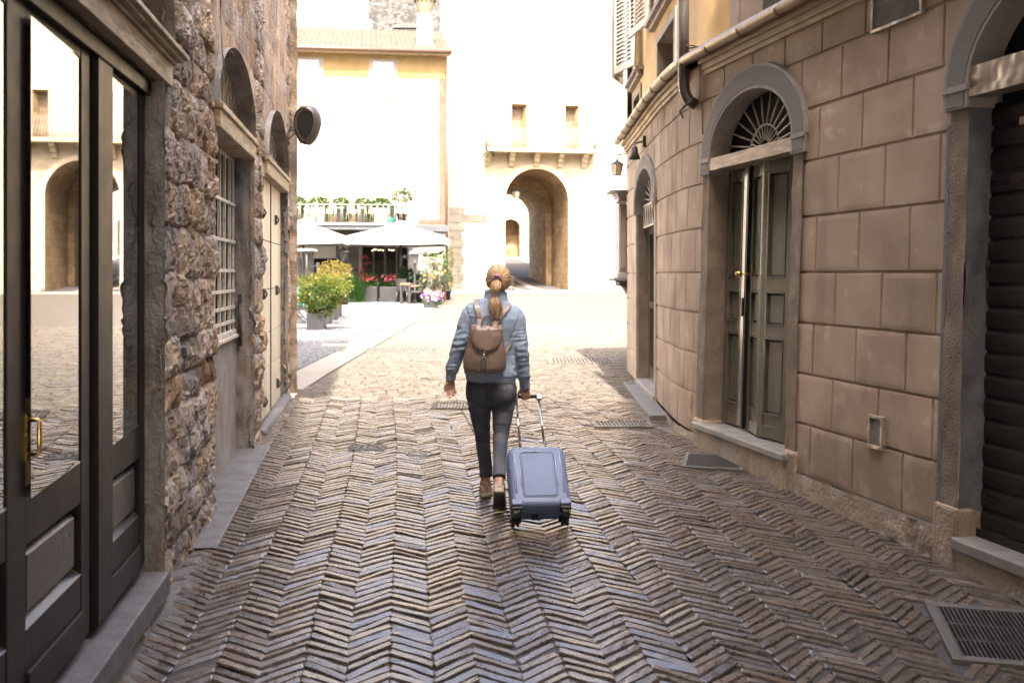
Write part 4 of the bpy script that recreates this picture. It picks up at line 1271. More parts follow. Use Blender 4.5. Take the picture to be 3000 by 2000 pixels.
a3 = FR(3.2, 0, 0); mb.add([(a3[0]+.05, a3[1], -.5), (a3[0]+.05+3.6, -12, -.5), (a3[0]+.05+3.6, -12, 7.2), (a3[0]+.05, a3[1], 7.2)], [(0,1,2,3)])
mb.build('rear_walls', m_stucco, right_b)

# ---- downpipe
mb = MB()
yp = 9.30
base = Vector(FR(yp, .085, 0))
def P3(h, dx=0, dy=0): return Vector((base.x+dx, base.y+dy, CAMZ+h))
mb.tube([P3(6.5), P3(1.95), P3(1.80), P3(1.70, .01), P3(1.62, .05), P3(1.58, .12)], .052, 14)
dp = tag(mb.build('downpipe', m_pipe, origin=tuple(P3(1.6))), 'dark metal downpipe ending in an elbow at the stucco cornice', 'downpipe')
mb = MB(FR)
for h in (2.12, 3.4): mb.tube([(yp+.06*math.cos(t), .085+.06*math.sin(t), h) for t in np.linspace(0, 2*PI, 17)[:-1]], .006, 5, closed=True)
mb.tube([(yp+.05, .09, 2.12), (yp-.12, .02, 2.10)], .007, 5)
o_ = mb.build('bracket', m_iron_dark); o_.parent = dp; o_.matrix_parent_inverse = Matrix.Translation(-Vector(dp.location))
mb = MB(FR); mb.tube([(9.22, .10, 1.60), (9.30, .16, 1.52), (9.55, .05, 1.50)], .010, 5); mb.tube([(9.15, .012, 1.58), (9.1, .012, 1.28)], .006, 5)
tag(mb.build('iron_spike', m_iron_dark, origin=FR(9.3, .1, 1.55)), 'pointed iron hook below the downpipe elbow', 'iron hook')

# ---- little black spotlight over the far doorway
root = thing('wall_spotlight', 'small black spotlight above the far arched doorway', 'spotlight', FR(12.6, .05, 1.55))
c = Vector(FR(12.45, .14, 1.50))
mb = MB(); mb.tube([Vector(FR(12.45, .0, 1.66)), Vector(FR(12.45, .04, 1.66)), Vector(FR(12.45, .13, 1.64)), c+Vector((0,0,.1))], .012, 6); mb.cbox(FR(12.45, .02, 1.66), (.04,.05,.14)); mb.build('arm', m_iron_dark, root)
mb = MB(); mb.lathe([(.025,.10),(.04,.08),(.045,.02),(.075,-.06),(.07,-.06),(.04,.0)], 14, tuple(c)); mb.build('shade', m_iron_dark, root)

# ---- wall lantern on the far corner
def lantern(root, c, w, h, m_frame, m_gl, ring_=True):
    f_ = MB(); g = MB(); n = 6
    pts = lambda r, z: [Vector((c[0]+r*math.cos(2*PI*k/n+.3), c[1]+r*math.sin(2*PI*k/n+.3), c[2]+z)) for k in range(n)]
    lo, hi = pts(w*.34, 0), pts(w*.5, h*.68)
    for k in range(n):
        f_.tube([lo[k], hi[k]], w*.03, 5); f_.tube([lo[k], lo[(k+1) % n]], w*.03, 5); f_.tube([hi[k], hi[(k+1) % n]], w*.035, 5)
        if ring_:
            ctr = (lo[k]+lo[(k+1) % n]+hi[k]+hi[(k+1) % n])/4; u_ = (lo[(k+1) % n]-lo[k]).normalized(); v_ = ((hi[k]+hi[(k+1) % n])/2-(lo[k]+lo[(k+1) % n])/2).normalized()
            f_.tube([ctr+u_*w*.13*math.cos(2*PI*q/12)+v_*h*.17*math.sin(2*PI*q/12) for q in range(12)], w*.018, 4, closed=True)
        g.add([lo[k], lo[(k+1) % n], hi[(k+1) % n], hi[k]], [(0,1,2,3)])
    f_.lathe([(w*.58, h*.66), (w*.56, h*.70), (w*.30, h*.84), (w*.12, h*.92), (w*.08, h*.98), (w*.04, h*1.06)], 6, c, False)
    f_.lathe([(w*.36, -.02*h), (w*.36, .02*h), (w*.1, .03*h)], 6, c, False)
    f_.build('frame', m_frame, root); g.build('glass', m_gl, root)
m_lglass = M('lantern_glass', (.62,.52,.36), (.50,.40,.25), rough=.25, scale=6)
m_clearglass = M('clear_lamp_glass', (.10,.10,.097), (.07,.07,.067), rough=.15, scale=6)
q = px(1808, 513, 14.9)
root = thing('wall_lantern', 'black hexagonal lantern with amber panes on the stucco corner', 'lantern', tuple(q))
lantern(root, tuple(q), .19, .235, m_iron_dark, m_lglass)
mb = MB(); mb.tube([q+Vector((0,0,.24)), q+Vector((.0,0,.30)), q+Vector((.12,-.05,.31)), q+Vector((.26,-.1,.26))], .012, 6); mb.build('arm', m_iron_dark, root)

# ---- ornamental shop case projecting at the far corner
root = thing('shop_case', 'tall grey and brown ornamental shop case at the stucco corner', 'shop case', tuple(px(1812, 860, 15.2)))
m_caseg = M('case_grey_paint', (.30,.285,.29), (.24,.225,.23), rough=.5, scale=5)
m_caseb = M('case_brown_trim', (.40,.22,.09), (.32,.17,.07), rough=.5, scale=5)
D_ = 15.2
def cb(x0, x1, y0, y1, d0, d1):
    p = px(x0, y1, D_); q_ = px(x1, y0, D_); return (p.x, q_.x, d0, d1, p.z, q_.z)
mb = MB(); mb.box(*cb(1809, 1835, 600, 800, 15.0, 15.5)); mb.build('body', m_caseg, root, bevel=.006)
mb = MB()
mb.box(*cb(1779, 1840, 562, 567, 14.75, 15.5)); mb.box(*cb(1799, 1840, 567, 573, 14.85, 15.5)); mb.box(*cb(1803, 1840, 573, 580, 14.9, 15.5)); mb.box(*cb(1807, 1840, 580, 594, 14.95, 15.5)); mb.box(*cb(1805, 1840, 800, 815, 14.95, 15.5)); mb.build('canopy', m_caseg, root, bevel=.01)
mb = MB(); 
for q_ in ((1813, 1815, 604, 786), (1827, 1829, 604, 786), (1815, 1827, 604, 606), (1815, 1827, 784, 786), (1806, 1838, 590, 593)): mb.box(*cb(*q_, 14.93 if q_[3] < 700 and q_[2] == 590 else 14.97, 15.0))
mb.build('trim', m_caseb, root)
mb = MB(); mb.box(*cb(1789, 1838, 815, 823, 14.8, 15.5)); mb.box(*cb(1809, 1838, 823, 838, 14.95, 15.5)); mb.prism([(px(1822, 838, D_).x, px(0, 838, D_).z), (px(1838, 838, D_).x, px(0, 838, D_).z), (px(1838, 862, D_).x, px(0, 862, D_).z)], 15.0, 15.4); mb.build('sill', m_bluejamb, root, bevel=.01)

# ---- added unseen block behind the camera, shaped to shade the lane
mb = MB()
mb.box(-14, 16, -9, -4.5, 2.9, 24.4)
for x_ in (-13, -4.2, 4.8, 14): mb.box(x_-.5, x_+.5, -8.9, -4.6, -.5, 2.9)
tag(mb.build('lane_shade_block', m_ochre, origin=(0, -6, 0)), 'added unseen ochre block on pillars behind the viewer that shades the lane', 'building')
# ---------------------------------------------------------------- gatehouse across the square
AR = math.radians(10); CA, SA = math.cos(AR), math.sin(AR)
def FA(s, d, h): return (s*CA - d*SA, 50 + s*SA + d*CA, CAMZ + h)
def sA(x): k = (x-1500)/2917; return 50*k/(CA - SA*k)
m_sand = M('sunlit_sandstone', (.36,.30,.21), (.30,.245,.165), rough=.85, scale=3, detail=8, bump=.4, bscale=14, dirt=(.26,.21,.14), dirt_scale=1.5, dirt_cut=(.58,.8))
def ashlar(name, c1, c2, cm, bw, rh, rot=None):
    m = M(name, c1, c2, rough=.85, scale=4, bump=.4, bscale=30)
    t = m.node_tree; N = t.nodes; L = t.links; b = N['Principled BSDF']
    br = N.new('ShaderNodeTexBrick'); br.inputs['Scale'].default_value = 1; br.inputs['Brick Width'].default_value = bw; br.inputs['Row Height'].default_value = rh
    br.inputs['Mortar Size'].default_value = .012; br.inputs['Color1'].default_value = (1, 1, 1, 1); br.inputs['Color2'].default_value = (.62, .58, .52, 1); br.inputs['Mortar'].default_value = (.5, .45, .4, 1)
    tc = N.new('ShaderNodeTexCoord'); sx = N.new('ShaderNodeSeparateXYZ'); cx = N.new('ShaderNodeCombineXYZ'); ad = N.new('ShaderNodeMath')
    L.new(tc.outputs['Object'], sx.inputs[0]); L.new(sx.outputs['X'], ad.inputs[0]); L.new(sx.outputs['Y'], ad.inputs[1]); L.new(ad.outputs[0], cx.inputs['X']); L.new(sx.outputs['Z'], cx.inputs['Y'])
    L.new(cx.outputs[0], br.inputs['Vector'])
    lk = b.inputs['Base Color'].links[0]; src = lk.from_socket
    ml = N.new('ShaderNodeMix'); ml.data_type = 'RGBA'; ml.blend_type = 'MULTIPLY'; ml.inputs['Factor'].default_value = 1
    L.new(src, ml.inputs['A']); L.new(br.outputs['Color'], ml.inputs['B']); L.new(ml.outputs['Result'], b.inputs['Base Color'])
    return m
m_passage = ashlar('passage_ashlar', (.33,.235,.125), (.23,.155,.085), None, .75, .42)
m_archring = M('arch_ring_stone', (.46,.38,.27), (.38,.31,.22), rough=.8, scale=5, bump=.2)
m_quoin = ashlar('grey_quoin', (.13,.115,.095), (.085,.076,.064), None, .62, .38)
gate = thing('gatehouse', 'pale sandstone gatehouse with arched passage and a balcony across the square', 'building', FA(1.27, 0, -.82))
AC, AW, AS = 1.27, 1.63, 3.70
WIN = [(sA(1499), sA(1538)+.10, 6.27, 8.57), (sA(1656), sA(1692)+.08, 6.27, 8.57)]
sl = np.unique(np.concatenate([np.linspace(-14, -1, 14), np.arange(-1, 3.6, .06), np.linspace(3.6, 16, 13), [w[0] for w in WIN], [w[1] for w in WIN]]))
hl_ = np.unique(np.concatenate([np.linspace(-1.4, 2.6, 12), np.arange(2.6, 5.6, .06), [6.27, 8.57], np.linspace(9, 17, 6)]))
S_, H_ = np.meshgrid(sl, hl_, indexing='ij')
P = np.stack([S_*CA, 50+S_*SA, CAMZ+H_], 2).reshape(-1, 3)
Sc = (S_[:-1, :-1]+S_[1:, 1:])/2; Hc = (H_[:-1, :-1]+H_[1:, 1:])/2
hole = (np.abs(Sc-AC) < AW+.05) & (Hc < AS) | (((Sc-AC)**2+(Hc-AS)**2) < (AW+.05)**2) & (Hc >= AS-.03)
for a, b, c, d in WIN: hole |= (Sc > a) & (Sc < b) & (Hc > c) & (Hc < d)
mesh_object('front_wall', P, grid_faces(len(sl), len(hl_), (~hole)), m_sand, gate)
# archivolt and passage vaults
def vault(c, w, spr, d0, d1, mat, name, h0=-1.6, n=28):
    mb = MB(FA); pr = [(c-w, h0), (c-w, spr)] + [(c-w*math.cos(PI*k/n), spr+w*math.sin(PI*k/n)) for k in range(1, n)] + [(c+w, spr), (c+w, h0)]
    V = [(s, d, h) for d in (d0, d1) for s, h in pr]; m = len(pr)
    mb.add(V, [(i, i+1, m+i+1, m+i) for i in range(m-1)]); return mb.build(name, mat, gate)
vault(AC, AW, AS, -.02, 4.0, m_passage, 'first_vault')
c2, w2, s2 = 1.22, 1.38, 3.35
vault(c2, w2, s2, 4.0, 9.0, m_passage, 'inner_vault')
def ringwall(c, w, spr, d, W, top, mat, name, outer=None):
    """flat wall at depth d with an arched hole"""
    mb = MB(FA); n = 28
    pr = [(c-w, -1.6), (c-w, spr)] + [(c-w*math.cos(PI*k/n), spr+w*math.sin(PI*k/n)) for k in range(1, n)] + [(c+w, spr), (c+w, -1.6)]
    if outer: po = outer
    else: po = [(c-W, -1.6), (c-W, spr)] + [(c-W*math.cos(PI*k/n), spr+W*math.sin(PI*k/n)) for k in range(1, n)] + [(c+W, spr), (c+W, -1.6)]
    m = len(pr); mb.add([(s, d, h) for s, h in pr] + [(s, d, h) for s, h in po], [(i, i+1, m+i+1, m+i) for i in range(m-1)]); return mb.build(name, mat, gate)
ringwall(c2, w2, s2, 4.0, 2.2, 0, m_passage, 'inner_arch')
rb = MB(FA); n = 36
pr = [(AC-AW, -1.6), (AC-AW, AS)] + [(AC-AW*math.cos(PI*k/n), AS+AW*math.sin(PI*k/n)) for k in range(1, n)] + [(AC+AW, AS), (AC+AW, -1.6)]
W3 = AW+.24
po = [(AC-W3, -1.6), (AC-W3, AS)] + [(AC-W3*math.cos(PI*k/n), AS+W3*math.sin(PI*k/n)) for k in range(1, n)] + [(AC+W3, AS), (AC+W3, -1.6)]
m = len(pr); rb.add([(s, -.05, h) for s, h in pr]+[(s, -.05, h) for s, h in po]+[(s, .1, h) for s, h in pr]+[(s, .1, h) for s, h in po],
    [(i, i+1, m+i+1, m+i) for i in range(m-1)]+[(2*m+i, 2*m+i+1, i+1, i) for i in range(m-1)]+[(m+i, m+i+1, 3*m+i+1, 3*m+i) for i in range(m-1)])
rb.build('arch_ring', m_archring, gate)
# outer back wall of the gatehouse so that the passage is not see-through from the side
ringwall(c2, w2, s2, 9.0, 0, 0, m_sand, 'back_wall', outer=[(-14, -1.6), (-14, s2)] + [(lerp(-14, 16, k/28), 16) for k in range(1, 28)] + [(16, s2), (16, -1.6)])
mb = MB(FA); mb.add([(-14, 0, 17), (16, 0, 17), (16, 9, 16), (-14, 9, 16)], [(0,1,2,3)]); mb.build('roof', m_sand, gate)
# windows with splayed right reveals
for a, b, c, d in WIN:
    mb = MB(FA)
    sp = .20
    mb.add([(b, 0, c), (b, 0, d), (b-sp, .55, d-.10), (b-sp, .55, c)], [(0,1,2,3)]); mb.add([(a, 0, c), (a, 0, d), (a, .55, d-.10), (a, .55, c)], [(3,2,1,0)]); mb.add([(a, 0, d), (b, 0, d), (b-sp, .55, d-.1), (a, .55, d-.1)], [(0,1,2,3)])
    mb.add([(a, 0, c), (b, 0, c), (b-sp, .55, c), (a, .55, c)], [(3,2,1,0)])
    w = mb.build('balcony_window', m_passage, gate)
    mb = MB(FA); mb.box(a, b-sp, .50, .55, c, d-.1); mb.build('window_shutter', M('window_dark_wood', (.16,.11,.06), (.11,.075,.04), rough=.6, scale=6), w)
# balcony slab with toothed edge, corbels, bellied railing
B0, B1, BH, BD = sA(1422), sA(1738), 6.22, .78
mb = MB(FA); mb.box(B0, B1, -BD, 0, BH-.03, BH+.05)
slab_ = mb.build('balcony_slab', m_sand, gate)
mb = MB(FA)
k = B0
while k < B1: mb.box(k, k+.085, -BD-.04, -BD+.06, BH-.10, BH+.0); k += .15
mb.box(B0, B1, -BD-.07, 0, BH-.145, BH-.10)
mb.build('dentils', m_sand, slab_)
for x in (1426, 1497, 1569, 1639, 1709):
    s0 = sA(x); mb = MB(FA)
    prof = [(0, BH-.15), (0, BH-.85), (-.12, BH-.80), (-.20, BH-.62), (-.34, BH-.56), (-.42, BH-.38), (-.60, BH-.32), (-.68, BH-.15)]
    mb2 = MB(lambda a, b, c: FA(b, a, c)); mb2.prism([(p_[0], p_[1]) for p_ in prof], s0-.13, s0+.13, 'y'); mb2.build('corbel', m_sand, gate)
m_rail = M('pale_railing', (.20,.18,.14), (.16,.14,.11), rough=.5, scale=8)
mb = MB(FA)
def belly(s, d): return [(s, d-.00, BH+.05), (s+.02, d-.14, BH+.22), (s+.03, d-.15, BH+.40), (s, d-.03, BH+.62), (s-.02, d+.02, BH+.80), (s, d, BH+1.0)]
k = B0+.06
while k < B1: mb.tube(belly(k, -BD+.08), .022, 5); k += .135
mb.tube([(B0, -BD+.08, BH+1.0), (B1, -BD+.08, BH+1.0)], .025, 6)
for s0 in (B0, B1):
    mb.tube([(s0, -BD+.08, BH+1.0), (s0, 0, BH+1.0)], .025, 6)
    for q in range(4): mb.tube([(s0, -.1-.15*q, BH), (s0, -.1-.15*q, BH+1)], .02, 5)
mb.build('railing', m_rail, gate)
# quoins and toothed masonry on the left, half hidden by the yellow house
mb = MB(FA)
h = -1.1; i = 0
while h < 3.0:
    mb.box(sA(1300), sA(1360)-(.10 if i % 2 else 0), -.035, .1, h, h+.40); h += .405; i += 1
mb.box(sA(1300), sA(1424), -.03, .1, 2.62, 2.98); mb.box(sA(1300), sA(1356), -.03, .1, 3.0, 3.28)
mb.build('quoin', m_quoin, gate, bevel=.02)
# lantern hanging in the archway
q = Vector(FA(sA(1512)+.35, 1.0, 0)); q.z = CAMZ + (804-580)/2917*q.y; q.x = (1512-1500)/2917*q.y
root = thing('hanging_lantern', 'four-sided glass lantern hanging in the archway of the gatehouse', 'lantern', tuple(q))
lantern(root, tuple(q), .46, .47, m_iron_dark, m_lglass, False)
mb = MB(); mb.tube([q+Vector((0,0,.48)), q+Vector((0,0,.62)), q+Vector((-.5,.1,.75))], .02, 5); mb.build('hanger', m_iron_dark, root)
# boulder guarding the arch foot
q = px(1685, 855, 50.2); mb = MB(); r_ = np.random.default_rng(8)
mb.ball((q.x, 50.25, q.z+.08), (.36, .3, .32), 12, 8)
mb.v = [(x+.06*mnoise.noise(Vector((x*4, y*4, z*4))), y+.06*mnoise.noise(Vector((x*4+9, y*4, z*4))), z+.07*mnoise.noise(Vector((x*3, y*3+5, z*3)))) for x, y, z in mb.v]
tag(mb.build('boulder', m_jamb, origin=(q.x, 50.25, q.z)), 'grey guard boulder at the right foot of the arch', 'boulder')
# paving of the passage: dark setts, pale track
m_dsett = brick_tex('passage_sett', (.060,.055,.056), (.085,.078,.075), (.03,.03,.03), .2, .12)
def strip(name, s0, s1, d0, d1, mat, up):
    D_, S_ = np.meshgrid(np.linspace(d0, d1, 30), np.linspace(s0, s1, 6), indexing='ij')
    Yp = 50+S_*SA+D_*CA; Pp = np.stack([S_*CA-D_*SA, Yp, gz(Yp)+up], 2)
    structure(mesh_object(name, Pp.reshape(-1, 3), grid_faces(30, 6, flip=True), mat))
strip('passage_paving', -3, 4.6, .1, 27, m_dsett, .008)
strip('passage_track', 1.35, 1.75, .1, 27, m_slab, .016); strip('passage_track', .3, .62, .1, 27, m_slab, .016)
strip('gate_apron', -6, 12, -3.2, -.05, m_slab, .010)
# far house seen through the arch, with a small arched opening
far = thing('far_house', 'sunlit pale house with a small arch seen through the gate', 'house', FA(0, 24, 1.0))
def FF(s, d, h): return FA(s, d+24, h)
def sF(x, d=24):
    k = (x-1500)/2917; return (k*(50+d*CA)+d*SA)/(CA-k*SA)
a0, a1 = sF(1470), sF(1524); yF = 50+24*CA+a1*SA
hs0, hs1 = (804-753)/2917*yF, (804-642)/2917*yF
w_ = (a1-a0)/2; spr = hs1-w_*.9
mb = MB(FF); n = 16
pr = [(a0, hs0), (a0, spr)] + [((a0+a1)/2-w_*math.cos(PI*k/n), spr+w_*.9*math.sin(PI*k/n)) for k in range(1, n)] + [(a1, spr), (a1, hs0)]
po = [(-9, hs0), (-9, spr)] + [(lerp(-9, 9, k/n), 11) for k in range(1, n)] + [(9, spr), (9, hs0)]
m = len(pr); mb.add([(s, 0, h) for s, h in pr]+[(s, 0, h) for s, h in po], [(i, i+1, m+i+1, m+i) for i in range(m-1)]); mb.box(-9, 9, 0, .1, -2, hs0)
mb.build('wall', m_sand, far)
mb = MB(FF); mb.add([(s, 0, h) for s, h in pr]+[(s, 1.2, h) for s, h in pr], [(i, i+1, m+i+1, m+i) for i in range(m-1)]); mb.box(a0-.1, a1+.1, 1.2, 1.25, hs0, hs1+.1); mb.build('arched_opening', m_passage, far)

# ---------------------------------------------------------------- yellow house behind the cafe
YR = math.radians(8); CY, SY = math.cos(YR), math.sin(YR)
def FY(s, d, h): return (-2.73 + s*CY - d*SY, 42 + s*SY + d*CY, CAMZ + h)
def sY(x, d=0):
    k = (x-1500)/2917; return (k*(42+d*CY)+2.73+d*SY)/(CY-k*SY)
m_shadeyellow = M('shaded_yellow_plaster', (.155,.100,.036), (.13,.083,.030), rough=.9, scale=2, bump=.2, bscale=40)
m_cream = M('cream_house_plaster', (.42,.36,.25), (.37,.31,.21), rough=.9, scale=1.5, bump=.2, bscale=40)
m_band = M('tan_corner_band', (.070,.056,.036), (.058,.047,.030), rough=.9, scale=2.5)
m_greyfas = M('grey_fascia', (.050,.053,.060), (.040,.042,.048), rough=.7, scale=4)
m_tile = M('clay_roof_tile', (.060,.036,.020), (.018,.010,.006), rough=.8, scale=3.5, contrast=(.3,.7), dirt=(.085,.062,.037), dirt_scale=5)
m_copper = M('brown_gutter', (.10,.06,.042), (.08,.045,.03), rough=.4, metal=.3, scale=5)
m_whitesh = M('white_shutter', (.34,.34,.335), (.29,.29,.285), rough=.5, scale=8)
m_rubble = M('rubble_wall', (.075,.070,.066), (.034,.032,.030), rough=.9, scale=3, bump=1.0, bscale=6, bdist=.08)
def voronoi_rubble(m):
    t = m.node_tree; N = t.nodes; L = t.links; b = N['Principled BSDF']
    tc = N.new('ShaderNodeTexCoord'); mp = N.new('ShaderNodeMapping'); mp.inputs['Scale'].default_value = (3.6, 3.6, 7.5); wz = N.new('ShaderNodeTexNoise'); wz.inputs['Scale'].default_value = 2.2; wz.inputs['Detail'].default_value = 4; L.new(tc.outputs['Object'], wz.inputs['Vector']); wm = N.new('ShaderNodeMix'); wm.data_type = 'RGBA'; wm.blend_type = 'LINEAR_LIGHT'; wm.inputs['Factor'].default_value = .16; L.new(tc.outputs['Object'], wm.inputs['A']); L.new(wz.outputs['Color'], wm.inputs['B']); L.new(wm.outputs['Result'], mp.inputs[0])
    v = N.new('ShaderNodeTexVoronoi'); v.feature = 'DISTANCE_TO_EDGE'; v.inputs['Scale'].default_value = 1; L.new(mp.outputs[0], v.inputs['Vector'])
    r = N.new('ShaderNodeMapRange'); r.inputs['From Max'].default_value = .10; r.inputs['To Min'].default_value = .55; L.new(v.outputs['Distance'], r.inputs['Value'])
    v2 = N.new('ShaderNodeTexVoronoi'); v2.inputs['Scale'].default_value = 1; L.new(mp.outputs[0], v2.inputs['Vector'])
    src = b.inputs['Base Color'].links[0].from_socket
    hs = N.new('ShaderNodeSeparateColor'); L.new(v2.outputs['Color'], hs.inputs[0]); mr = N.new('ShaderNodeMapRange'); mr.inputs['To Min'].default_value = .6; mr.inputs['To Max'].default_value = 1.5; L.new(hs.outputs['Red'], mr.inputs['Value'])
    mu = N.new('ShaderNodeMath'); mu.operation = 'MULTIPLY'; L.new(r.outputs[0], mu.inputs[0]); L.new(mr.outputs[0], mu.inputs[1])
    ml = N.new('ShaderNodeMix'); ml.data_type = 'RGBA'; ml.blend_type = 'MULTIPLY'; ml.inputs['Factor'].default_value = 1
    L.new(src, ml.inputs['A']); L.new(mu.outputs[0], ml.inputs['B']); L.new(ml.outputs['Result'], b.inputs['Base Color'])
    bp = N.new('ShaderNodeBump'); bp.inputs['Strength'].default_value = .9; bp.inputs['Distance'].default_value = .05; L.new(r.outputs[0], bp.inputs['Height']); L.new(bp.outputs['Normal'], b.inputs['Normal'])
voronoi_rubble(m_rubble)
yh = thing('yellow_house', 'tall cream and yellow house with tiled roof above the white cafe umbrellas', 'house', FY(-3, 0, -.9))
EAVE = 9.18
mb = MB(FY); mb.box(-13, 0, 0, 8, 8.2, EAVE); mb.build('eave_shade_band', m_shadeyellow, yh)  # wall strip under the eave, its shade put into the yellow plaster colour
mb = MB(FY); mb.box(-13, -.36, .003, 8, 2.2, 8.2); mb.build('wall', m_cream, yh)
mb = MB(FY); mb.box(-.36, -.07, -.012, .3, 2.1, 8.25); mb.box(sY(1226), -.36, -.012, .3, 2.1, 2.32); mb.build('corner_band', m_band, yh)
mb = MB(FY); mb.box(-.07, 0, 0, 8, -1.2, 8.2); mb.build('side_wall', m_cream, yh)
mb = MB(FY); mb.tube([(-.03, -.06, 8.6), (-.03, -.06, -1.0)], .055, 8); tag(mb.build('house_downpipe', m_copper, yh), '', '') if False else mb.build('downpipe', m_copper, yh)
# eave, gutter, roof of half-round tiles
mb = MB(FY); mb.box(-13, .12, -.42, .0, EAVE, EAVE+.05); mb.build('eave', m_lintel, yh)
mb = MB(FY); mb.tube([(-13, -.46, EAVE+.10), (.16, -.46, EAVE+.10)], .085, 10); mb.build('roof_gutter', m_copper, yh)
ns, nd = 13*40, 24
s_ = np.linspace(-13, .12, ns); d_ = np.linspace(-.42, 5.4, nd)
S2, D2 = np.meshgrid(s_, d_, indexing='ij')
step = (D2/.36) % 1
Z2 = EAVE+.16 + (D2+.42)*.37 + .065*np.abs(np.sin(S2*PI/.21)) + .03*(1-step)*0 - .03*step + .012*fbm(S2*5, D2*3, 71)
Pq = np.stack([-2.73+S2*CY-D2*SY, 42+S2*SY+D2*CY, CAMZ+Z2], 2).reshape(-1, 3)
mesh_object('roof', Pq, grid_faces(ns, nd), m_tile, yh)
# shuttered windows under the eave
m_surround = M('brown_grey_surround', (.15,.125,.10), (.13,.108,.087), rough=.9)
for x0, x1 in ((861, 948), (1080, 1165)):
    a, b = sY(x0), sY(x1); t = .16*(b-a)
    mb = MB(FY); mb.box(a, b, -.03, .05, 7.2, 8.98); w = mb.build('window', m_surround, yh)
    mb = MB(FY)
    for u, v_ in ((a+t, (a+b)/2-.02), ((a+b)/2+.02, b-t)):
        mb.box(u, v_, -.06, -.03, 7.3, 8.86)
        for k in range(18): mb.box(u+.07, v_-.07, -.08, -.06, 7.38+k*.08, 7.43+k*.08)
    mb.build('closed_shutters', m_whitesh, w)
# chimney with tiled crown
root = thing('chimney', 'white round-crowned chimney standing on the tiled roof edge', 'chimney', tuple(px(1245, 140, 43.2)))
p0 = px(1245, 148, 43.2); p1 = px(1245, 62, 43.2)
mb = MB(); mb.box(p0.x-.315, p0.x+.315, 42.9, 43.53, p0.z-.2, p1.z); mb.build('shaft', m_whitesh, root, bevel=.02)
mb = MB()
for k in range(6): mb.cbox((p0.x-.26+k*.104, 42.93, p1.z+.14), (.05, .06, .28)); mb.cbox((p0.x-.26+k*.104, 43.48, p1.z+.14), (.05, .06, .28))
mb.build('vent_bars', m_cream, root)
mb = MB(); mb.lathe([(.29,.28),(.31,.34),(.30,.40),(.35,.48),(.33,.54),(.39,.64),(.37,.70),(.42,.80),(.40,.86)], 18, (p0.x, 43.2, p1.z)); mb.build('crown', M('chimney_crown', (.16,.125,.08), (.12,.09,.055), rough=.9), root)
mb = MB()
for k in range(14):
    t = 2*PI*k/14; mb.tube([(p0.x+.30*math.cos(t), 43.2+.30*math.sin(t), p1.z+.97), (p0.x+.48*math.cos(t), 43.2+.48*math.sin(t), p1.z+.84)], .06, 7)
mb.lathe([(.36,.86),(.30,.98),(.05,1.06)], 14, (p0.x, 43.2, p1.z)); mb.build('crown_tiles', m_tile, root)
# old tower behind
tw = thing('stone_tower', 'old grey rubble stone tower rising behind the tiled roof', 'tower', tuple(px(1190, 130, 49)))
TD = 48.6
a, b, c = px(1079, 0, TD).x, px(1290, 0, TD).x, px(1313, 0, TD).x
zt = 20
w0, w1 = px(1156, 125, TD), px(1224, 82, TD)
mb = MB()
mb.box(a, w0.x, TD, TD+3.5, 0, zt); mb.box(w1.x, b, TD, TD+3.5, 0, zt); mb.box(w0.x, w1.x, TD, TD+3.5, 0, w0.z); mb.box(w0.x, w1.x, TD, TD+3.5, w1.z, zt); mb.build('rubble_wall', m_rubble, tw)
mb = MB(); mb.box(b, c, TD-.05, TD+3.5, 0, zt); mb.build('plaster_corner', m_trim, tw)
mb = MB(); mb.box(w0.x-.12, w1.x+.12, TD-.03, TD+.05, w1.z, w1.z+.14); mb.box(w0.x, w1.x, TD+.1, TD+.15, w0.z+.52, w1.z); wd = mb.build('window', m_pipe, tw)
mb = MB(); mb.box(w0.x, w1.x, TD+.06, TD+.1, w0.z, w0.z+.55); mb.build('window_panel', m_bluejamb, wd)
mb = MB(); mb.box(a, b, TD-.12, TD, w0.z-.35, w0.z-.1); mb.build('flashing', m_bluejamb, tw)
# terrace slab with fascia and brackets
TF = -2.55
sR = sY(1226, TF)
mb = MB(FY); mb.box(-13, sR, TF, 0, 1.93, 2.03); ter = mb.build('terrace', M('terrace_edge', (.16,.155,.145), (.13,.125,.115), rough=.9), yh)
mb = MB(FY); mb.box(-13, sR-.05, TF+.06, TF+.2, 1.76, 1.93); mb.build('terrace_fascia', m_greyfas, ter)
for x in (962, 1058, 1150):
    s0 = sY(x, TF); mb = MB(lambda a, b, c: FY(b, a, c)); mb.prism([(TF+.15, 1.78), (0, 1.78), (0, 1.2), (TF+1.9, 1.45), (TF+.6, 1.6)], s0-.11, s0+.11, 'y'); mb.build('terrace_bracket', m_greyfas, yh)
mb = MB(FY); mb.box(sY(1200), .02, -.16, 0, 1.80, 2.06); mb.box(sY(1200), .0, -.10, 0, 1.62, 1.80); mb.build('cornice', m_greyfas, yh)
m_greywall = M('cafe_wall', (.21,.195,.17), (.17,.158,.14), rough=.8, scale=3)
mb = MB(FY)
f0, f1, f2, f3 = sY(1060), sY(1196), sY(905), sY(1018)
for a, b in ((-13, f2), (f3, f0), (f1, -.07)): mb.box(a, b, 0, .4, -1.3, 2.2)
mb.box(f2, f3, 0, .4, .95, 2.2); mb.box(f0, f1, 0, .4, 1.35, 2.2); mb.box(f2, f3, 0, .4, -1.3, -.1)
mb.build('ground_floor_wall', m_greywall, yh)
m_dkframe = M('dark_cafe_frame', (.030,.026,.025), (.05,.042,.038), rough=.35, scale=5)
m_cglass = glass_dark('cafe_glass', (.008,.008,.008), ior=1.25, rough=.05); m_cglass.node_tree.nodes['Principled BSDF'].inputs['Coat Weight'].default_value = .25
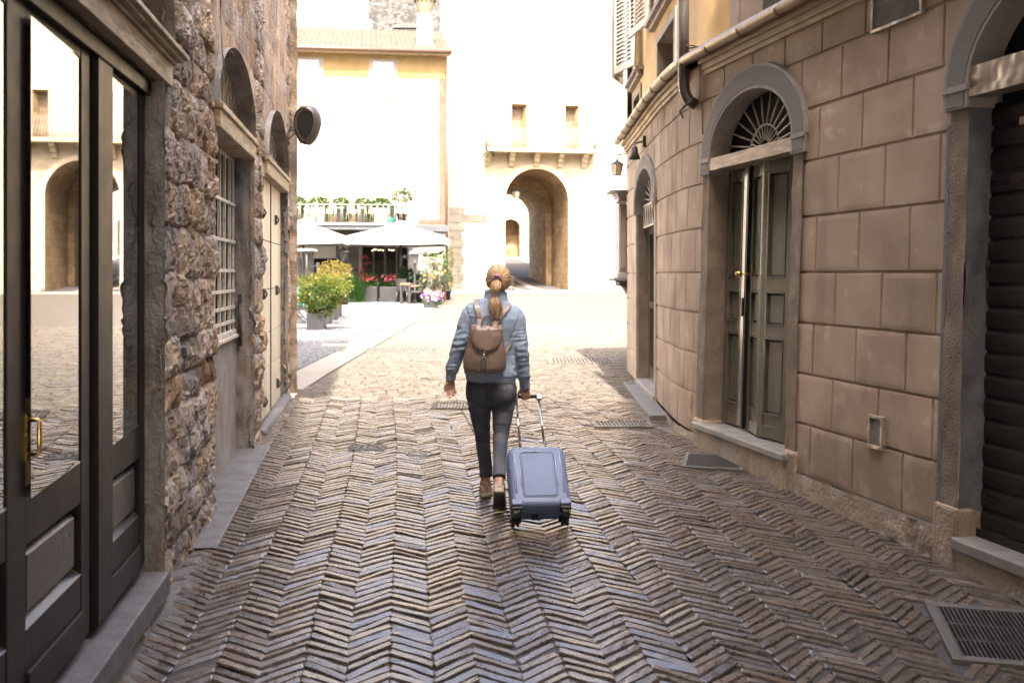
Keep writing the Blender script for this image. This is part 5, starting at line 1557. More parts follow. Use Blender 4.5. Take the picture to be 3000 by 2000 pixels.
mb = MB(FY); mb.box(f0, f1, .12, .2, -1.0, 1.35); mb.box(f2, f3, .12, .2, -.1, .95); mb.build('cafe_glazing', m_cglass, yh)
mb = MB(FY)
for k in range(5): s0 = lerp(f0, f1, k/4); mb.box(s0-.045, s0+.045, .02, .14, -1.0, 1.35)
mb.box(f0, f1, .02, .14, 1.2, 1.35); mb.box(f0, f1, .02, .14, -1.0, -.55)
for k in range(3): s0 = lerp(f2, f3, k/2); mb.box(s0-.04, s0+.04, .02, .14, -.1, .95)
mb.box(f2-.05, f3+.05, -.08, .14, -.16, -.08); mb.box(sY(1020), sY(1050), -.04, .0, -1.0, 1.5)
mb.build('cafe_frame', m_dkframe, yh)
# row of small glowing balls just before the cafe glass
m_warmglow = bpy.data.materials.new('warm_glow'); m_warmglow.use_nodes = True; _b = m_warmglow.node_tree.nodes['Principled BSDF']; _b.inputs['Emission Color'].default_value = (1, .78, .42, 1); _b.inputs['Emission Strength'].default_value = .25
mb = MB(FY)
for x in (1091, 1096, 1101, 1109, 1115, 1122, 1140, 1147, 1153): mb.ball((sY(x), .0, 1.02+.03*math.sin(x)), .035, 6, 4)
o_ = mb.build('glow_balls', m_warmglow, yh); o_['kind'] = 'stuff'
# neighbouring house closing the square on the right, behind the stucco building (seen in the shop glass)
nb = thing('ochre_house', 'plain pale house at the right of the square behind the stucco building', 'house', (14, 40, .5))
mb = MB(); mb.box(13.2, 20, 22, 52, -.5, 14); mb.build('wall', m_sand, nb)

lh = thing('bounce_wall', 'added unseen pale wall bouncing sunlight in from the left of the square', 'house', (-15, 31, .4))  # unseen wall added to bounce sunlight onto the stucco building
mb = MB(); mb.add([(-19, 25, -.5), (-9.6, 38.2, -.5), (-9.6, 38.2, 14), (-19, 25, 14), (-26, 14, -.5), (-26, 14, 14)], [(0,1,2,3), (0,3,5,4)]); mb.build('wall', M('bounce_wall_plaster', (.78,.72,.60), (.70,.64,.52), rough=.9), lh)
# ---------------------------------------------------------------- cafe and its plants
m_lf_green = leaf_material('leaf_green', (.006,.036,.004), (.032,.088,.008))
m_lf_lime = leaf_material('leaf_lime', (.035,.070,.004), (.140,.140,.005))
m_lf_palm = leaf_material('leaf_palm', (.016,.045,.004), (.060,.090,.008), .3)
m_lf_gold = leaf_material('leaf_gold', (.12,.115,.010), (.165,.11,.022))
m_lf_dark = leaf_material('leaf_dark', (.008,.022,.008), (.022,.05,.014), .3)
m_lf_sage = leaf_material('leaf_sage', (.018,.032,.013), (.058,.075,.042))
m_pet_red = leaf_material('petal_red', (.20,.004,.012), (.30,.010,.040), .3)
m_pet_pur = leaf_material('petal_purple', (.055,.012,.17), (.11,.025,.24), .3)
m_pet_wht = leaf_material('petal_white', (.26,.23,.20), (.28,.22,.10), .3)
m_pet_org = leaf_material('petal_orange', (.30,.10,.015), (.36,.18,.03), .3)
m_pet_pnk = leaf_material('petal_pink', (.26,.012,.10), (.32,.03,.15), .3)
m_stem = M('brown_stem', (.12,.08,.045), (.08,.055,.03), rough=.9, scale=20)
m_pot = M('dark_grey_planter', (.020,.0195,.022), (.015,.0145,.0165), rough=.5, scale=6, bump=.1)
m_potblk = M('black_pot', (.012,.011,.011), (.02,.018,.017), rough=.5, scale=6)
m_potwht = M('white_pot', (.15,.145,.137), (.12,.115,.105), rough=.5, scale=8)
m_canvas = M('white_canvas', (.235,.232,.226), (.205,.202,.197), rough=.9, scale=2, bump=.15, bscale=60)
m_metalgr = M('grey_frame_paint', (.05,.06,.075), (.04,.048,.06), rough=.4, scale=6)
m_wicker = M('dark_wicker', (.018,.017,.018), (.028,.026,.027), rough=.6, scale=60, bump=.5, bscale=200)
m_tan = M('tan_wood', (.14,.095,.05), (.11,.075,.04), rough=.6, scale=8, stretch=(1,1,6))
m_teal = M('teal_paint', (.02,.16,.17), (.03,.20,.20), rough=.5, scale=6)
m_lamp = M('grey_lamp_paint', (.06,.065,.075), (.045,.05,.06), rough=.45, scale=8)

def leaf_points(c, rad, n, r, shell=.55, flat=0.):
    out = []
    while len(out) < n:
        v = r.normal(size=3); v /= np.linalg.norm(v)
        q = r.random()**(1/3)
        q = shell+(1-shell)*q if r.random() < .8 else q
        p = v*q
        bump_ = 1+.28*mnoise.noise(Vector((v[0]*2.3+c[0], v[1]*2.3+c[1], v[2]*2.3)))
        if mnoise.noise(Vector((p[0]*3.1+c[0]*3, p[1]*3.1, p[2]*3.1+7))) < -.30: continue
        out.append((c[0]+p[0]*rad[0]*bump_, c[1]+p[1]*rad[1]*bump_, c[2]+p[2]*rad[2]*bump_, v))
    return out
def leaves(mb_pts, size, r, aspect=2.4, droop=.3, jit=.6, tintf=None):
    V = []; F = []; T = []; n = 0
    for x, y, z, v in mb_pts:
        d = v*.7 + r.normal(size=3)*jit; d[2] -= droop*.5; d /= np.linalg.norm(d)
        s = np.cross(d, r.normal(size=3)); s /= np.linalg.norm(s)
        L = size*r.uniform(.6, 1.3); W = L/aspect
        up = np.cross(s, d)
        p = np.array((x, y, z))
        a = p; b = p+d*L*.5+s*W*.5+up*L*.08; c = p+d*L-up*L*.12; e = p+d*L*.5-s*W*.5+up*L*.08
        V += [a, b, c, e]; F.append((n, n+1, n+2, n+3)); t = r.random() if tintf is None else tintf(x, y, z, r); T += [(t, t, t)]*4; n += 4
    return np.array(V), F, np.array(T)
def foliage(name, parent, clumps, n, size, mat, seed, aspect=2.4, droop=.3, shell=.55, jit=.6):
    r = np.random.default_rng(seed); pts = []
    tot = sum(c[1][0]*c[1][1]*c[1][2] for c in clumps)
    for c, rad in clumps: pts += leaf_points(c, rad, max(4, int(n*rad[0]*rad[1]*rad[2]/tot)), r, shell)
    V, F, T = leaves(pts, size, r, aspect, droop, jit)
    return mesh_object(name, V, F, mat, parent, tint=T)
def flowers(name, parent, clumps, n, size, mat, seed):
    r = np.random.default_rng(seed); V = []; F = []; T = []; k = 0
    for _ in range(n):
        c, rad = clumps[r.integers(len(clumps))]; v = r.normal(size=3); v[1] = -abs(v[1]); v[2] = abs(v[2])*.8; v /= np.linalg.norm(v)
        p = np.array(c)+v*np.array(rad)*r.uniform(.85, 1.08)
        a = np.cross(v, r.normal(size=3)); a /= np.linalg.norm(a); b = np.cross(v, a); s = size*r.uniform(.6, 1.2); t = r.random()
        V.append(p+v*s*.1); 
        for q in range(5):
            th = 2*PI*q/5; V.append(p+(a*math.cos(th)+b*math.sin(th))*s*.5+v*s*.2)
        F += [(k, k+1+q, k+1+(q+1) % 5) for q in range(5)]; T += [(t,)*3]*6; k += 6
    return mesh_object(name, np.array(V), F, mat, parent, tint=np.array(T))
def stems(parent, base, tips, r0, name='stem'):
    mb = MB()
    for t in tips:
        b = Vector(base); t = Vector(t); m = (b+t)/2+Vector((rng.uniform(-.05,.05), rng.uniform(-.05,.05), .03)); mb.tube([b, m, t], [r0, r0*.8, r0*.4], 5)
    return mb.build(name, m_stem, parent)
def square_pot(parent, c, w, h, mat, name='pot'):
    mb = MB(); x, y, z = c; a = w/2; t = .03; b_ = a*.96
    mb.add([(x-b_,y-b_,z),(x+b_,y-b_,z),(x+b_,y+b_,z),(x-b_,y+b_,z),(x-a,y-a,z+h),(x+a,y-a,z+h),(x+a,y+a,z+h),(x-a,y+a,z+h),(x-a+t,y-a+t,z+h),(x+a-t,y-a+t,z+h),(x+a-t,y+a-t,z+h),(x-a+t,y+a-t,z+h),
            (x-a+t,y-a+t,z+h-.06),(x+a-t,y-a+t,z+h-.06),(x+a-t,y+a-t,z+h-.06),(x-a+t,y+a-t,z+h-.06)],
           [(3,2,1,0),(0,1,5,4),(1,2,6,5),(2,3,7,6),(3,0,4,7),(4,5,9,8),(5,6,10,9),(6,7,11,10),(7,4,8,11),(8,9,13,12),(9,10,14,13),(10,11,15,14),(11,8,12,15),(12,13,14,15)])
    return mb.build(name, mat, parent, bevel=.006)
def round_pot(parent, c, r, h, mat, name='pot'):
    mb = MB(); mb.lathe([(r*.72,0),(r*.95,h*.85),(r*1.05,h*.86),(r*1.05,h),(r*.9,h),(r*.88,h*.9),(.01,h*.9)], 18, c); return mb.build(name, mat, parent)
def at(x, y, d): p = px(x, y, d); return (p.x, p.y, p.z)
def gat(x, d): return ((x-1500)/2917*d, d, g1(d))

# --- row of planters with shrubs at the near edge of the terrace
G1 = 'planters in a row along the pebbles'
def planter(x, d, w, h, label, build):
    c = gat(x, d); root = thing('shrub_planter', label, 'planter', c, G1); square_pot(root, c, w, h, m_pot); build(root, (c[0], c[1], c[2]+h)); return root
def shrub_a(root, t):
    cl = [((t[0]+.10, t[1], t[2]+.50), (.50, .45, .46)), ((t[0]-.28, t[1]+.05, t[2]+.55), (.36, .36, .36)), ((t[0]+.45, t[1]+.1, t[2]+.62), (.38, .36, .36)), ((t[0]+.10, t[1], t[2]+.12), (.34, .32, .22))]
    stems(root, (t[0], t[1], t[2]-.06), [(t[0]+a, t[1]+b, t[2]+.5) for a, b in ((-.3,.1),(-.1,-.1),(.1,.1),(.35,0),(.2,-.2))], .012)
    foliage('foliage', root, cl, 3400, .085, m_lf_lime, 31, 3.0, .5); foliage('inner_foliage', root, [((t[0]+.08, t[1], t[2]+.42), (.46, .42, .40))], 1500, .08, m_lf_green, 32, 3.0, .5, .2)
planter(928, 24.3, .42, .40, 'nearest dark grey cube planter with a feathery lime green shrub', shrub_a)
def shrub_b(root, t):
    stems(root, (t[0], t[1], t[2]-.06), [(t[0]+a, t[1], t[2]+.6) for a in (-.2, 0, .2)], .012)
    foliage('foliage', root, [((t[0]+.02, t[1], t[2]+.52), (.34, .32, .28)), ((t[0]+.15, t[1], t[2]+.24), (.26, .24, .22))], 1300, .08, m_lf_gold, 33, 3.0, .4)
planter(946, 26.2, .42, .42, 'second grey planter, its reddish gold shrub behind the lime shrub', shrub_b)
def shrub_c(root, t):
    stems(root, (t[0], t[1], t[2]-.06), [(t[0]+a, t[1], t[2]+.9) for a in (-.1, .1, .2)], .012)
    foliage('foliage', root, [((t[0]+.10, t[1], t[2]+.85), (.40, .34, .34)), ((t[0]+.35, t[1], t[2]+.98), (.26, .24, .14)), ((t[0]-.1, t[1], t[2]+.85), (.22, .22, .14))], 1500, .085, m_lf_gold, 34, 3.2, .2)
planter(964, 27.7, .42, .46, 'third tall grey planter with a yellow spreading shrub', shrub_c)
def shrub_d(root, t):
    foliage('foliage', root, [((t[0], t[1], t[2]+.30), (.34, .32, .30))], 900, .08, m_lf_lime, 35, 3.0, .3); stems(root, (t[0], t[1], t[2]-.06), [(t[0], t[1], t[2]+.3)], .012)
planter(978, 29.2, .42, .50, 'farthest grey planter of the row, low shrub', shrub_d)

# --- umbrellas
def umbrella(x, d, half, h_edge_b, h_edge_t, h_top, label, seed):
    X = (x-1500)/2917*d; root = thing('cafe_umbrella', label, 'umbrella', (X, d, g1(d)), 'square white cafe umbrellas')
    mb = MB(); N = 24
    P = []; F_ = []
    r = np.random.default_rng(seed)
    per = []
    for q in range(4*N):
        side, t = divmod(q, N); t = t/N*2-1
        per.append([(t, -1), (1, t), (-t, 1), (-1, -t)][side])
    K = 10
    for k in range(K+1):
        u = k/K
        for a, b in per:
            sag = .05*math.sin(PI*u)*(1-max(0, (min(abs(a), abs(b)))**2)) + .05*u*(1-min(abs(a), abs(b))**2)*.6
            rr = lerp(.06, 1, u)
            P.append((X+a*rr*half, d+b*rr*half, CAMZ+lerp(h_top, h_edge_t, u**.92)-sag))
    n4 = 4*N
    for k in range(2):
        for a, b in per:
            fl = .02*math.sin(9*(a-b))*(k+1)
            P.append((X+a*half*(1+.012*k)+fl*(abs(b) == 1)*0, d+b*half*(1+.012*k), CAMZ+lerp(h_edge_t, h_edge_b, (k+1)/2)-.03*(1-min(abs(a), abs(b))**2)))
    for k in range(K+2):
        for q in range(n4): F_.append((k*n4+q, k*n4+(q+1) % n4, (k+1)*n4+(q+1) % n4, (k+1)*n4+q))
    mb.add(P, F_, True)
    cn = mb.build('canopy', m_canvas, root)
    mb = MB(); mb.lathe([(.28,-.05),(.2,.05),(.03,.09)], 12, (X, d, CAMZ+h_top)); mb.build('vent_cap', m_canvas, cn)
    mb = MB(); mb.tube([(X, d, g1(d)), (X, d, CAMZ+h_top)], .045, 8); mb.build('pole', m_dkframe, root)
    for a, b in ((-1,-1),(1,-1),(1,1),(-1,1)):
        mb = MB(); mb.tube([(X, d, CAMZ+h_top-.12), (X+a*half*.97, d+b*half*.97, CAMZ+h_edge_t-.03)], .018, 5); mb.build('rib', m_tan, root)
    mb = MB(); mb.cbox((X, d, g1(d)+.06), (.7, .7, .12)); mb.build('base', m_pot, root, bevel=.01)
umbrella(1174, 38.6, 1.80, 1.13, 1.43, 2.0, 'white square umbrella over the flowery cafe front', 1)
umbrella(889, 36.8, 1.68, 1.10, 1.36, 1.95, 'white square umbrella at the left, partly behind the stone building', 2)
# grey frame with a white blind
root = thing('blind_frame', 'grey steel frame carrying a white roller blind beside the cafe', 'awning', gat(988, 37.6))
mb = MB(); a = at(880, 720, 37.6); b = at(989, 720, 37.6)
for q in (a, b): mb.box(q[0]-.05, q[0]+.05, 37.55, 37.65, g1(37.6), q[2])
mb.box(a[0]-.05, b[0]+.05, 37.55, 37.65, a[2], a[2]+.09); mb.build('frame', m_metalgr, root)
mb = MB(); t = at(905, 723, 37.5); u = at(984, 757, 37.5); mb.box(a[0], u[0], 37.48, 37.5, u[2], t[2]); mb.build('blind', m_canvas, root)

# --- lamp posts
def lamp_post(x, d, ytop, label):
    c = gat(x, d); root = thing('lamp_post', label, 'lamp post', c, 'grey garden lamp posts'); top = px(x, ytop, d).z
    mb = MB(); mb.lathe([(.09,0),(.09,.1),(.05,.16),(.035,.5),(.032,top-c[2]-.58),(.055,top-c[2]-.56),(.03,top-c[2]-.5)], 10, c); mb.build('post', m_lamp, root)
    lr = (c[0], c[1], top-.5)
    f_ = MB(); g_ = MB()
    lo = [Vector((c[0]+.10*math.cos(PI/2*k+.78), c[1]+.10*math.sin(PI/2*k+.78), top-.5)) for k in range(4)]; hi = [Vector((c[0]+.19*math.cos(PI/2*k+.78), c[1]+.19*math.sin(PI/2*k+.78), top-.17)) for k in range(4)]
    for k in range(4): f_.tube([lo[k], hi[k]], .013, 5); g_.add([lo[k], lo[(k+1) % 4], hi[(k+1) % 4], hi[k]], [(0,1,2,3)])
    f_.lathe([(.26,-.19),(.24,-.14),(.13,-.08),(.05,-.03),(.02,.02)], 8, (c[0], c[1], top), False); f_.lathe([(.11,-.52),(.11,-.49)], 8, (c[0], c[1], top), False)
    f_.build('lantern_frame', m_lamp, root); g_.build('lantern_glass', m_clearglass, root)
lamp_post(1006, 37.0, 724, 'grey lamp post left of the cafe entrance, by the frame')
lamp_post(1215, 36.6, 729, 'grey lamp post right of the cafe entrance, before the palm')

# --- tables and chairs
def table(x0, x1, d, ytop, label, mat, tmat):
    a = px(x0, ytop, d); b = px(x1, ytop, d); w = b.x-a.x; c = ((a.x+b.x)/2, d, g1(d)); root = thing('cafe_table', label, 'table', c, 'square cafe tables')
    mb = MB(); mb.cbox((c[0], d, a.z-.03), (w, w, .06)); mb.build('table_top', tmat, root, bevel=.004)
    for sx in (-1, 1):
        for sy in (-1, 1):
            mb = MB(); mb.cbox((c[0]+sx*(w/2-.04), d+sy*(w/2-.04), (a.z-.06+c[2])/2), (.07, .07, a.z-.06-c[2])); mb.build('leg', mat, root)
table(997, 1043, 38.4, 826, 'dark table by the tall grass left of the entrance', m_pot, m_pot)
table(1173, 1203, 36.2, 829, 'dark table with pale top beside the umbrella pole', m_pot, m_tan)
def armchair(x, d, rz, label, arms=True):
    root = thing('cafe_chair', label, 'chair', (0, 0, 0), 'dark wicker cafe chairs')
    mb = MB(); mb.cbox((0, 0, .44), (.50, .48, .05)); mb.build('seat', m_wicker, root, bevel=.01)
    mb = MB(); K = 10; P = []
    for i in range(K+1):
        t = i/K*2-1
        for z, o in ((.46, .22), (.90, .30)): P.append((t*.25, o-.05*(t*t)+.03, z))
        for z, o in ((.46, .25), (.90, .33)): P.append((t*.25, o-.05*(t*t)+.03, z))
    fs = []
    for i in range(K): fs += [(4*i, 4*i+4, 4*i+5, 4*i+1), (4*i+6, 4*i+2, 4*i+3, 4*i+7), (4*i+1, 4*i+5, 4*i+7, 4*i+3), (4*i+4, 4*i, 4*i+2, 4*i+6)]
    fs += [(0, 1, 3, 2), (4*K+1, 4*K, 4*K+2, 4*K+3)]
    mb.add(P, fs); mb.build('backrest', m_wicker, root)
    for sx in (-1, 1):
        for sy, lean in ((-1, -.03), (1, .06)):
            mb = MB(); mb.tube([(sx*.23, sy*.21, .44), (sx*.24, sy*.21+lean, 0)], .018, 6); mb.build('leg', m_pot, root)
        if arms:
            mb = MB(); mb.tube([(sx*.25, .25, .66), (sx*.27, -.05, .66), (sx*.26, -.22, .64), (sx*.25, -.22, .44)], .02, 6); mb.build('armrest', m_tan, root)
    c = gat(x, d); root.location = c; root.rotation_euler.z = rz; ROOTLOC[root.name] = Vector(c)
    return root
ch = armchair(1217, 36.4, -1.35, 'dark wicker armchair with tan armrests drawn up to the pale-topped table')
copy_tree(ch, gat(1030, 39.0), .3, label='dark wicker chair behind the table beside the tall grass')
copy_tree(ch, gat(1188, 37.3), 2.6, label='dark wicker chair behind the pale-topped table, by the umbrella pole')
# folding bistro set at the left
def fold(root, c, w, h, top):
    for s_ in (-1, 1):
        mb = MB(); mb.tube([(c[0]-w/2, c[1]+s_*w*.35, c[2]), (c[0]+w*.42, c[1]+s_*w*.35, c[2]+h)], .012, 5); mb.build('leg', m_iron_dark, root)
        mb = MB(); mb.tube([(c[0]+w/2, c[1]+s_*w*.35, c[2]), (c[0]-w*.42, c[1]+s_*w*.35, c[2]+h)], .012, 5); mb.build('leg', m_iron_dark, root)
c = gat(866, 26.4); root = thing('bistro_table', 'folding metal bistro table with crossed legs behind the lime shrub', 'table', c); fold(root, c, .62, .70, 0)
mb = MB(); mb.cbox((c[0], c[1], c[2]+.715), (.66, .66, .025)); mb.build('table_top', m_ironlight, root)
c = gat(846, 28.3)
def slat_chair(x, d, rz, label):
    root = thing('folding_chair', label, 'chair', (0, 0, 0), 'teal folding chairs'); fold(root, (0, 0, 0), .44, .46, 0)
    mb = MB()
    for k in range(5): mb.cbox((0, -.17+k*.085, .46), (.42, .07, .018))
    mb.build('seat', m_teal, root)
    mb = MB()
    for k in range(4): mb.cbox((0, .22+.02*k, .60+k*.085), (.42, .018, .07))
    for s_ in (-1, 1): mb.tube([(s_*.19, .17, .44), (s_*.19, .30, .90)], .012, 5)
    mb.build('backrest', m_teal, root)
    root.location = gat(x, d); root.rotation_euler.z = rz
    return root
sc = slat_chair(862, 28.4, .5, 'teal folding chair behind the bistro table at the stone wall')
copy_tree(sc, gat(893, 27.4), -1.2, label='teal folding chair tucked behind the lime shrub')

# --- open cart with canopy at the left edge
d = 33.0; c = gat(872, d)
cart = thing('utility_cart', 'small black open cart with white roof and steering wheel by the stone wall', 'cart', c)
mb = MB(); mb.box(c[0]-1.1, c[0]+.45, d-.6, d+.6, c[2]+.25, c[2]+.62); mb.box(c[0]+.2, c[0]+.55, d-.55, d+.55, c[2]+.3, c[2]+.95); mb.build('body', m_potblk, cart, bevel=.06)
mb = MB(); rt = px(860, 738, d).z
for x_ in (-.9, .42):
    for y_ in (-.52, .52): mb.tube([(c[0]+x_, d+y_, c[2]+.6), (c[0]+x_*.96, d+y_, rt)], .03, 6)
mb.build('roof_posts', m_potblk, cart)
mb = MB(); mb.box(c[0]-1.15, c[0]+.55, d-.62, d+.62, rt, rt+.09); mb.build('roof', m_canvas, cart, bevel=.04)
mb = MB(); mb.box(c[0]+.40, c[0]+.42, d-.5, d+.5, c[2]+.95, rt-.03); mb.build('windscreen', m_clearglass, cart)
mb = MB(); w_ = Vector((c[0]+.05, d-.2, c[2]+1.0)); mb.tube([w_+Vector((.06*math.sin(t), .19*math.cos(t), .17*math.sin(t))) for t in np.linspace(0, 2*PI, 21)[:-1]], .018, 6, closed=True); mb.tube([w_, w_+Vector((.2, 0, -.2))], .018, 6); mb.build('steering_wheel', m_potblk, cart)
mb = MB(); mb.box(c[0]-.6, c[0]-.15, d-.5, d+.5, c[2]+.6, c[2]+.72); mb.box(c[0]-.7, c[0]-.58, d-.5, d+.5, c[2]+.62, c[2]+1.15); mb.build('seat', m_teal, cart, bevel=.03)
for x_ in (-.75, .3):
    for y_ in (-.55, .55):
        mb = MB(lambda a, b, e, x_=x_, y_=y_: (c[0]+x_+a, d+y_+e, c[2]+.22+b)); mb.lathe([(.22,-.06),(.22,.06),(.12,.065)], 16); mb.build('wheel', m_black, cart)
mb = MB(); mb.tube([(c[0]+.55, d-.6, c[2]+1.4), (c[0]+.75, d-.65, c[2]+1.45)], .012, 5); mb.cbox((c[0]+.80, d-.66, c[2]+1.42), (.10, .06, .26)); mb.build('mirror', m_potblk, cart)

# --- flowers and greens before the cafe
def box_planter(x0, x1, d, y0, label, fl):
    a = px(x0, y0, d); b = px(x1, y0, d); g = g1(d); root = thing('flower_box', label, 'flower box', ((a.x+b.x)/2, d, g), 'long dark flower boxes before the cafe')
    mb = MB(); mb.box(a.x, b.x, d-.16, d+.16, g, a.z); mb.build('box', m_pot, root, bevel=.01)
    n = 4; cl = [((lerp(a.x, b.x, (k+.5)/n), d, a.z+.22), ((b.x-a.x)/n*.62, .2, .26)) for k in range(n)]
    foliage('foliage', root, cl, 700, .07, m_lf_green, 41+x0, 1.6, .2)
    for k, (mt, nm, cnt) in enumerate(fl): flowers(nm, root, cl, cnt, .075, mt, 50+k+x0)
box_planter(1058, 1106, 37.9, 840, 'dark flower box with red geraniums left of the umbrella pole', [(m_pet_red, 'red_flowers', 60)])
box_planter(1114, 1165, 37.9, 840, 'dark flower box with red and pink blooms at the umbrella pole', [(m_pet_red, 'red_flowers', 34), (m_pet_pnk, 'pink_flowers', 22)])
c = gat(1069, 38.3); root = thing('climbing_rose', 'red flowering climber rising at the left of the cafe door', 'climbing plant', c)
stems(root, c, [(c[0]+.05, c[1], c[2]+1.7), (c[0]-.08, c[1], c[2]+1.3)], .014)
cl = [((c[0]+.06*math.sin(k*2), c[1], c[2]+.55+k*.22), (.16, .14, .15)) for k in range(6)]
foliage('foliage', root, cl, 420, .07, m_lf_dark, 61, 1.8, .2); flowers('blossoms', root, cl, 90, .085, m_pet_red, 62)
# ornamental grass
c = gat(1046, 37.6); root = thing('ornamental_grass', 'tall blue-green grass clump between table and flower box', 'grass clump', c)
r_ = random.Random(9); pts = [(c[0]+r_.gauss(0, .12), c[1]+r_.gauss(0, .1), c[2]) for _ in range(420)]
V, F, T = blades(pts, r_, .6, 1.2, .008, .75); mesh_object('blades', V, F, m_lf_sage if False else m_lf_green, root, tint=np.array(T))
# plants left and right of the entrance
def bush(name, label, cat, x, d, pot_r, pot_h, clumps, n, size, mat, seed, fl=(), potmat=m_potblk, aspect=2.2, group=None, base=None):
    c = gat(x, d) if base is None else base; root = thing(name, label, cat, c, group)
    round_pot(root, c, pot_r, pot_h, potmat)
    cl = [((c[0]+a, c[1]+b, c[2]+e), rad) for (a, b, e), rad in clumps]
    stems(root, (c[0], c[1], c[2]+pot_h*.85), [q[0] for q in cl], .014)
    foliage('foliage', root, cl, n, size, mat, seed, aspect)
    for k, (mt, nm, cnt, sz) in enumerate(fl): flowers(nm, root, cl, cnt, sz, mt, seed+k+1)
    return root
bush('round_bush', 'large rounded silvery green bush with orange roses below the palm', 'bush', 1273, 35.8, .28, .42, [((0, 0, 1.0), (.50, .45, .42)), ((.25, 0, .75), (.32, .3, .3)), ((-.2, 0, .8), (.34, .3, .3))], 2600, .06, m_lf_sage, 71, [(m_pet_org, 'orange_roses', 16, .13)])
bush('leafy_plant', 'dark glossy potted plant between the lamp post and the silvery bush', 'potted plant', 1226, 37.4, .22, .40, [((0, 0, .75), (.28, .26, .28))], 420, .13, m_lf_dark, 75, [], aspect=1.7)
bush('fern_plant', 'upright green plant right of the umbrella pole', 'potted plant', 1189, 38.4, .2, .45, [((0, 0, .95), (.26, .24, .36))], 420, .12, m_lf_green, 77)
bush('red_geranium', 'small pot of red geraniums at the foot of the right lamp post', 'potted plant', 1204, 37.2, .16, .40, [((0, 0, .58), (.2, .18, .17))], 260, .07, m_lf_dark, 79, [(m_pet_red, 'red_flowers', 26, .09)])
bush('citrus_plant', 'round green plant with yellow-orange flowers behind the lime shrub', 'potted plant', 925, 33.5, .22, .45, [((0, 0, .92), (.40, .34, .26)), ((.55, 0, 1.0), (.30, .28, .24))], 800, .09, m_lf_green, 81, [(m_pet_org, 'orange_flowers', 22, .14)])
bush('citrus_plant', 'green plant with orange blooms under the left lamp post', 'potted plant', 1008, 35.6, .2, .5, [((0, 0, .98), (.32, .3, .22))], 500, .085, m_lf_green, 84, [(m_pet_org, 'orange_flowers', 18, .13)])
bush('yellow_climber', 'yellow-green trailing plant beside the stone quoin of the gatehouse', 'potted plant', 1308, 39.5, .2, .4, [((0, 0, .75), (.22, .2, .5)), ((.12, 0, 1.5), (.14, .14, .6))], 700, .09, m_lf_lime, 87)
# petunia box
c = gat(1262, 33.9); root = thing('petunia_box', 'low grey planter brimming with white and purple petunias at the kerb', 'flower box', c)
square_pot(root, c, .46, .26, m_pot); cl = [((c[0]-.12, c[1]-.05, c[2]+.34), (.24, .24, .17)), ((c[0]+.2, c[1]+.1, c[2]+.38), (.26, .24, .2)), ((c[0]+.1, c[1], c[2]+.24), (.3, .3, .16))]
foliage('foliage', root, cl, 500, .06, m_lf_green, 91, 2); flowers('white_petunias', root, cl, 80, .08, m_pet_wht, 92); flowers('purple_petunias', root, cl, 70, .075, m_pet_pur, 93); flowers('pink_petunias', root, cl[1:2], 34, .08, m_pet_pnk, 94)
# fan palm
c = gat(1277, 37.0); root = thing('fan_palm', 'fan palm with drooping bright fronds beside the gatehouse corner', 'palm', c)
top = px(1274, 766, 37.0)
mb = MB(); mb.tube([c, (c[0]+.02, c[1], c[2]+.7), (top.x, top.y, top.z)], [.14, .10, .085], 9); mb.build('trunk', m_stem, root)
r_ = np.random.default_rng(5); V = []; F = []; T = []; n = 0
for k in range(15):
    az = 2*PI*k/15+r_.uniform(-.2, .2); el = r_.uniform(-.25, .75)
    d_ = np.array((math.cos(az)*math.cos(el), math.sin(az)*math.cos(el), math.sin(el))); hub = np.array(top)+d_*r_.uniform(.22, .38)
    sd = np.cross(d_, (0, 0, 1)); sd /= np.linalg.norm(sd)
    for j in range(17):
        a = (j/16*2-1)*1.15; v = d_*math.cos(a)+sd*math.sin(a); L_ = .42*(1-.25*abs(a)/1.15)*r_.uniform(.9, 1.1); w_ = np.cross(v, (0, 0, 1)); w_ = w_/max(1e-6, np.linalg.norm(w_))*.017
        p1 = hub+v*L_*.6+np.array((0, 0, .02)); p2 = hub+v*L_+np.array((0, 0, -.10-.06*abs(a)))
        V += [hub, p1+w_, p2, p1-w_]; F.append((n, n+1, n+2, n+3)); t = r_.random(); T += [(t,)*3]*4; n += 4
mesh_object('fronds', np.array(V), F, m_lf_palm, root, tint=np.array(T))
mb = MB()
mb.box(*[v for v in (px(1297, 0, 39).x, px(1306, 0, 39).x)], 38.9, 39.1, g1(39), px(0, 745, 39).z); tag(mb.build('awning_post', m_copper, origin=gat(1301, 39)), 'brown wooden post behind the palm at the house corner', 'post')
# glass wind screen
root = thing('wind_screen', 'low glass wind screen with dark rail before the cafe', 'screen', gat(1215, 38.9)); a = px(1180, 775, 38.9); b = px(1240, 775, 38.9)
mb = MB(); mb.box(a.x, b.x, 38.88, 38.92, px(0, 796, 38.9).z, px(0, 793, 38.9).z); mb.build('rail', m_metalgr, root)
mb = MB(); mb.box(a.x, b.x, 38.89, 38.9, g1(38.9)+.1, a.z); 
m_gl2 = bpy.data.materials.new('clear_screen'); m_gl2.use_nodes = True; _b = m_gl2.node_tree.nodes['Principled BSDF']; _b.inputs['Transmission Weight'].default_value = 1; _b.inputs['Roughness'].default_value = 0; _b.inputs['IOR'].default_value = 1.05; _b.inputs['Base Color'].default_value = (.9, .95, .94, 1)
mb.build('glass', m_gl2, root)

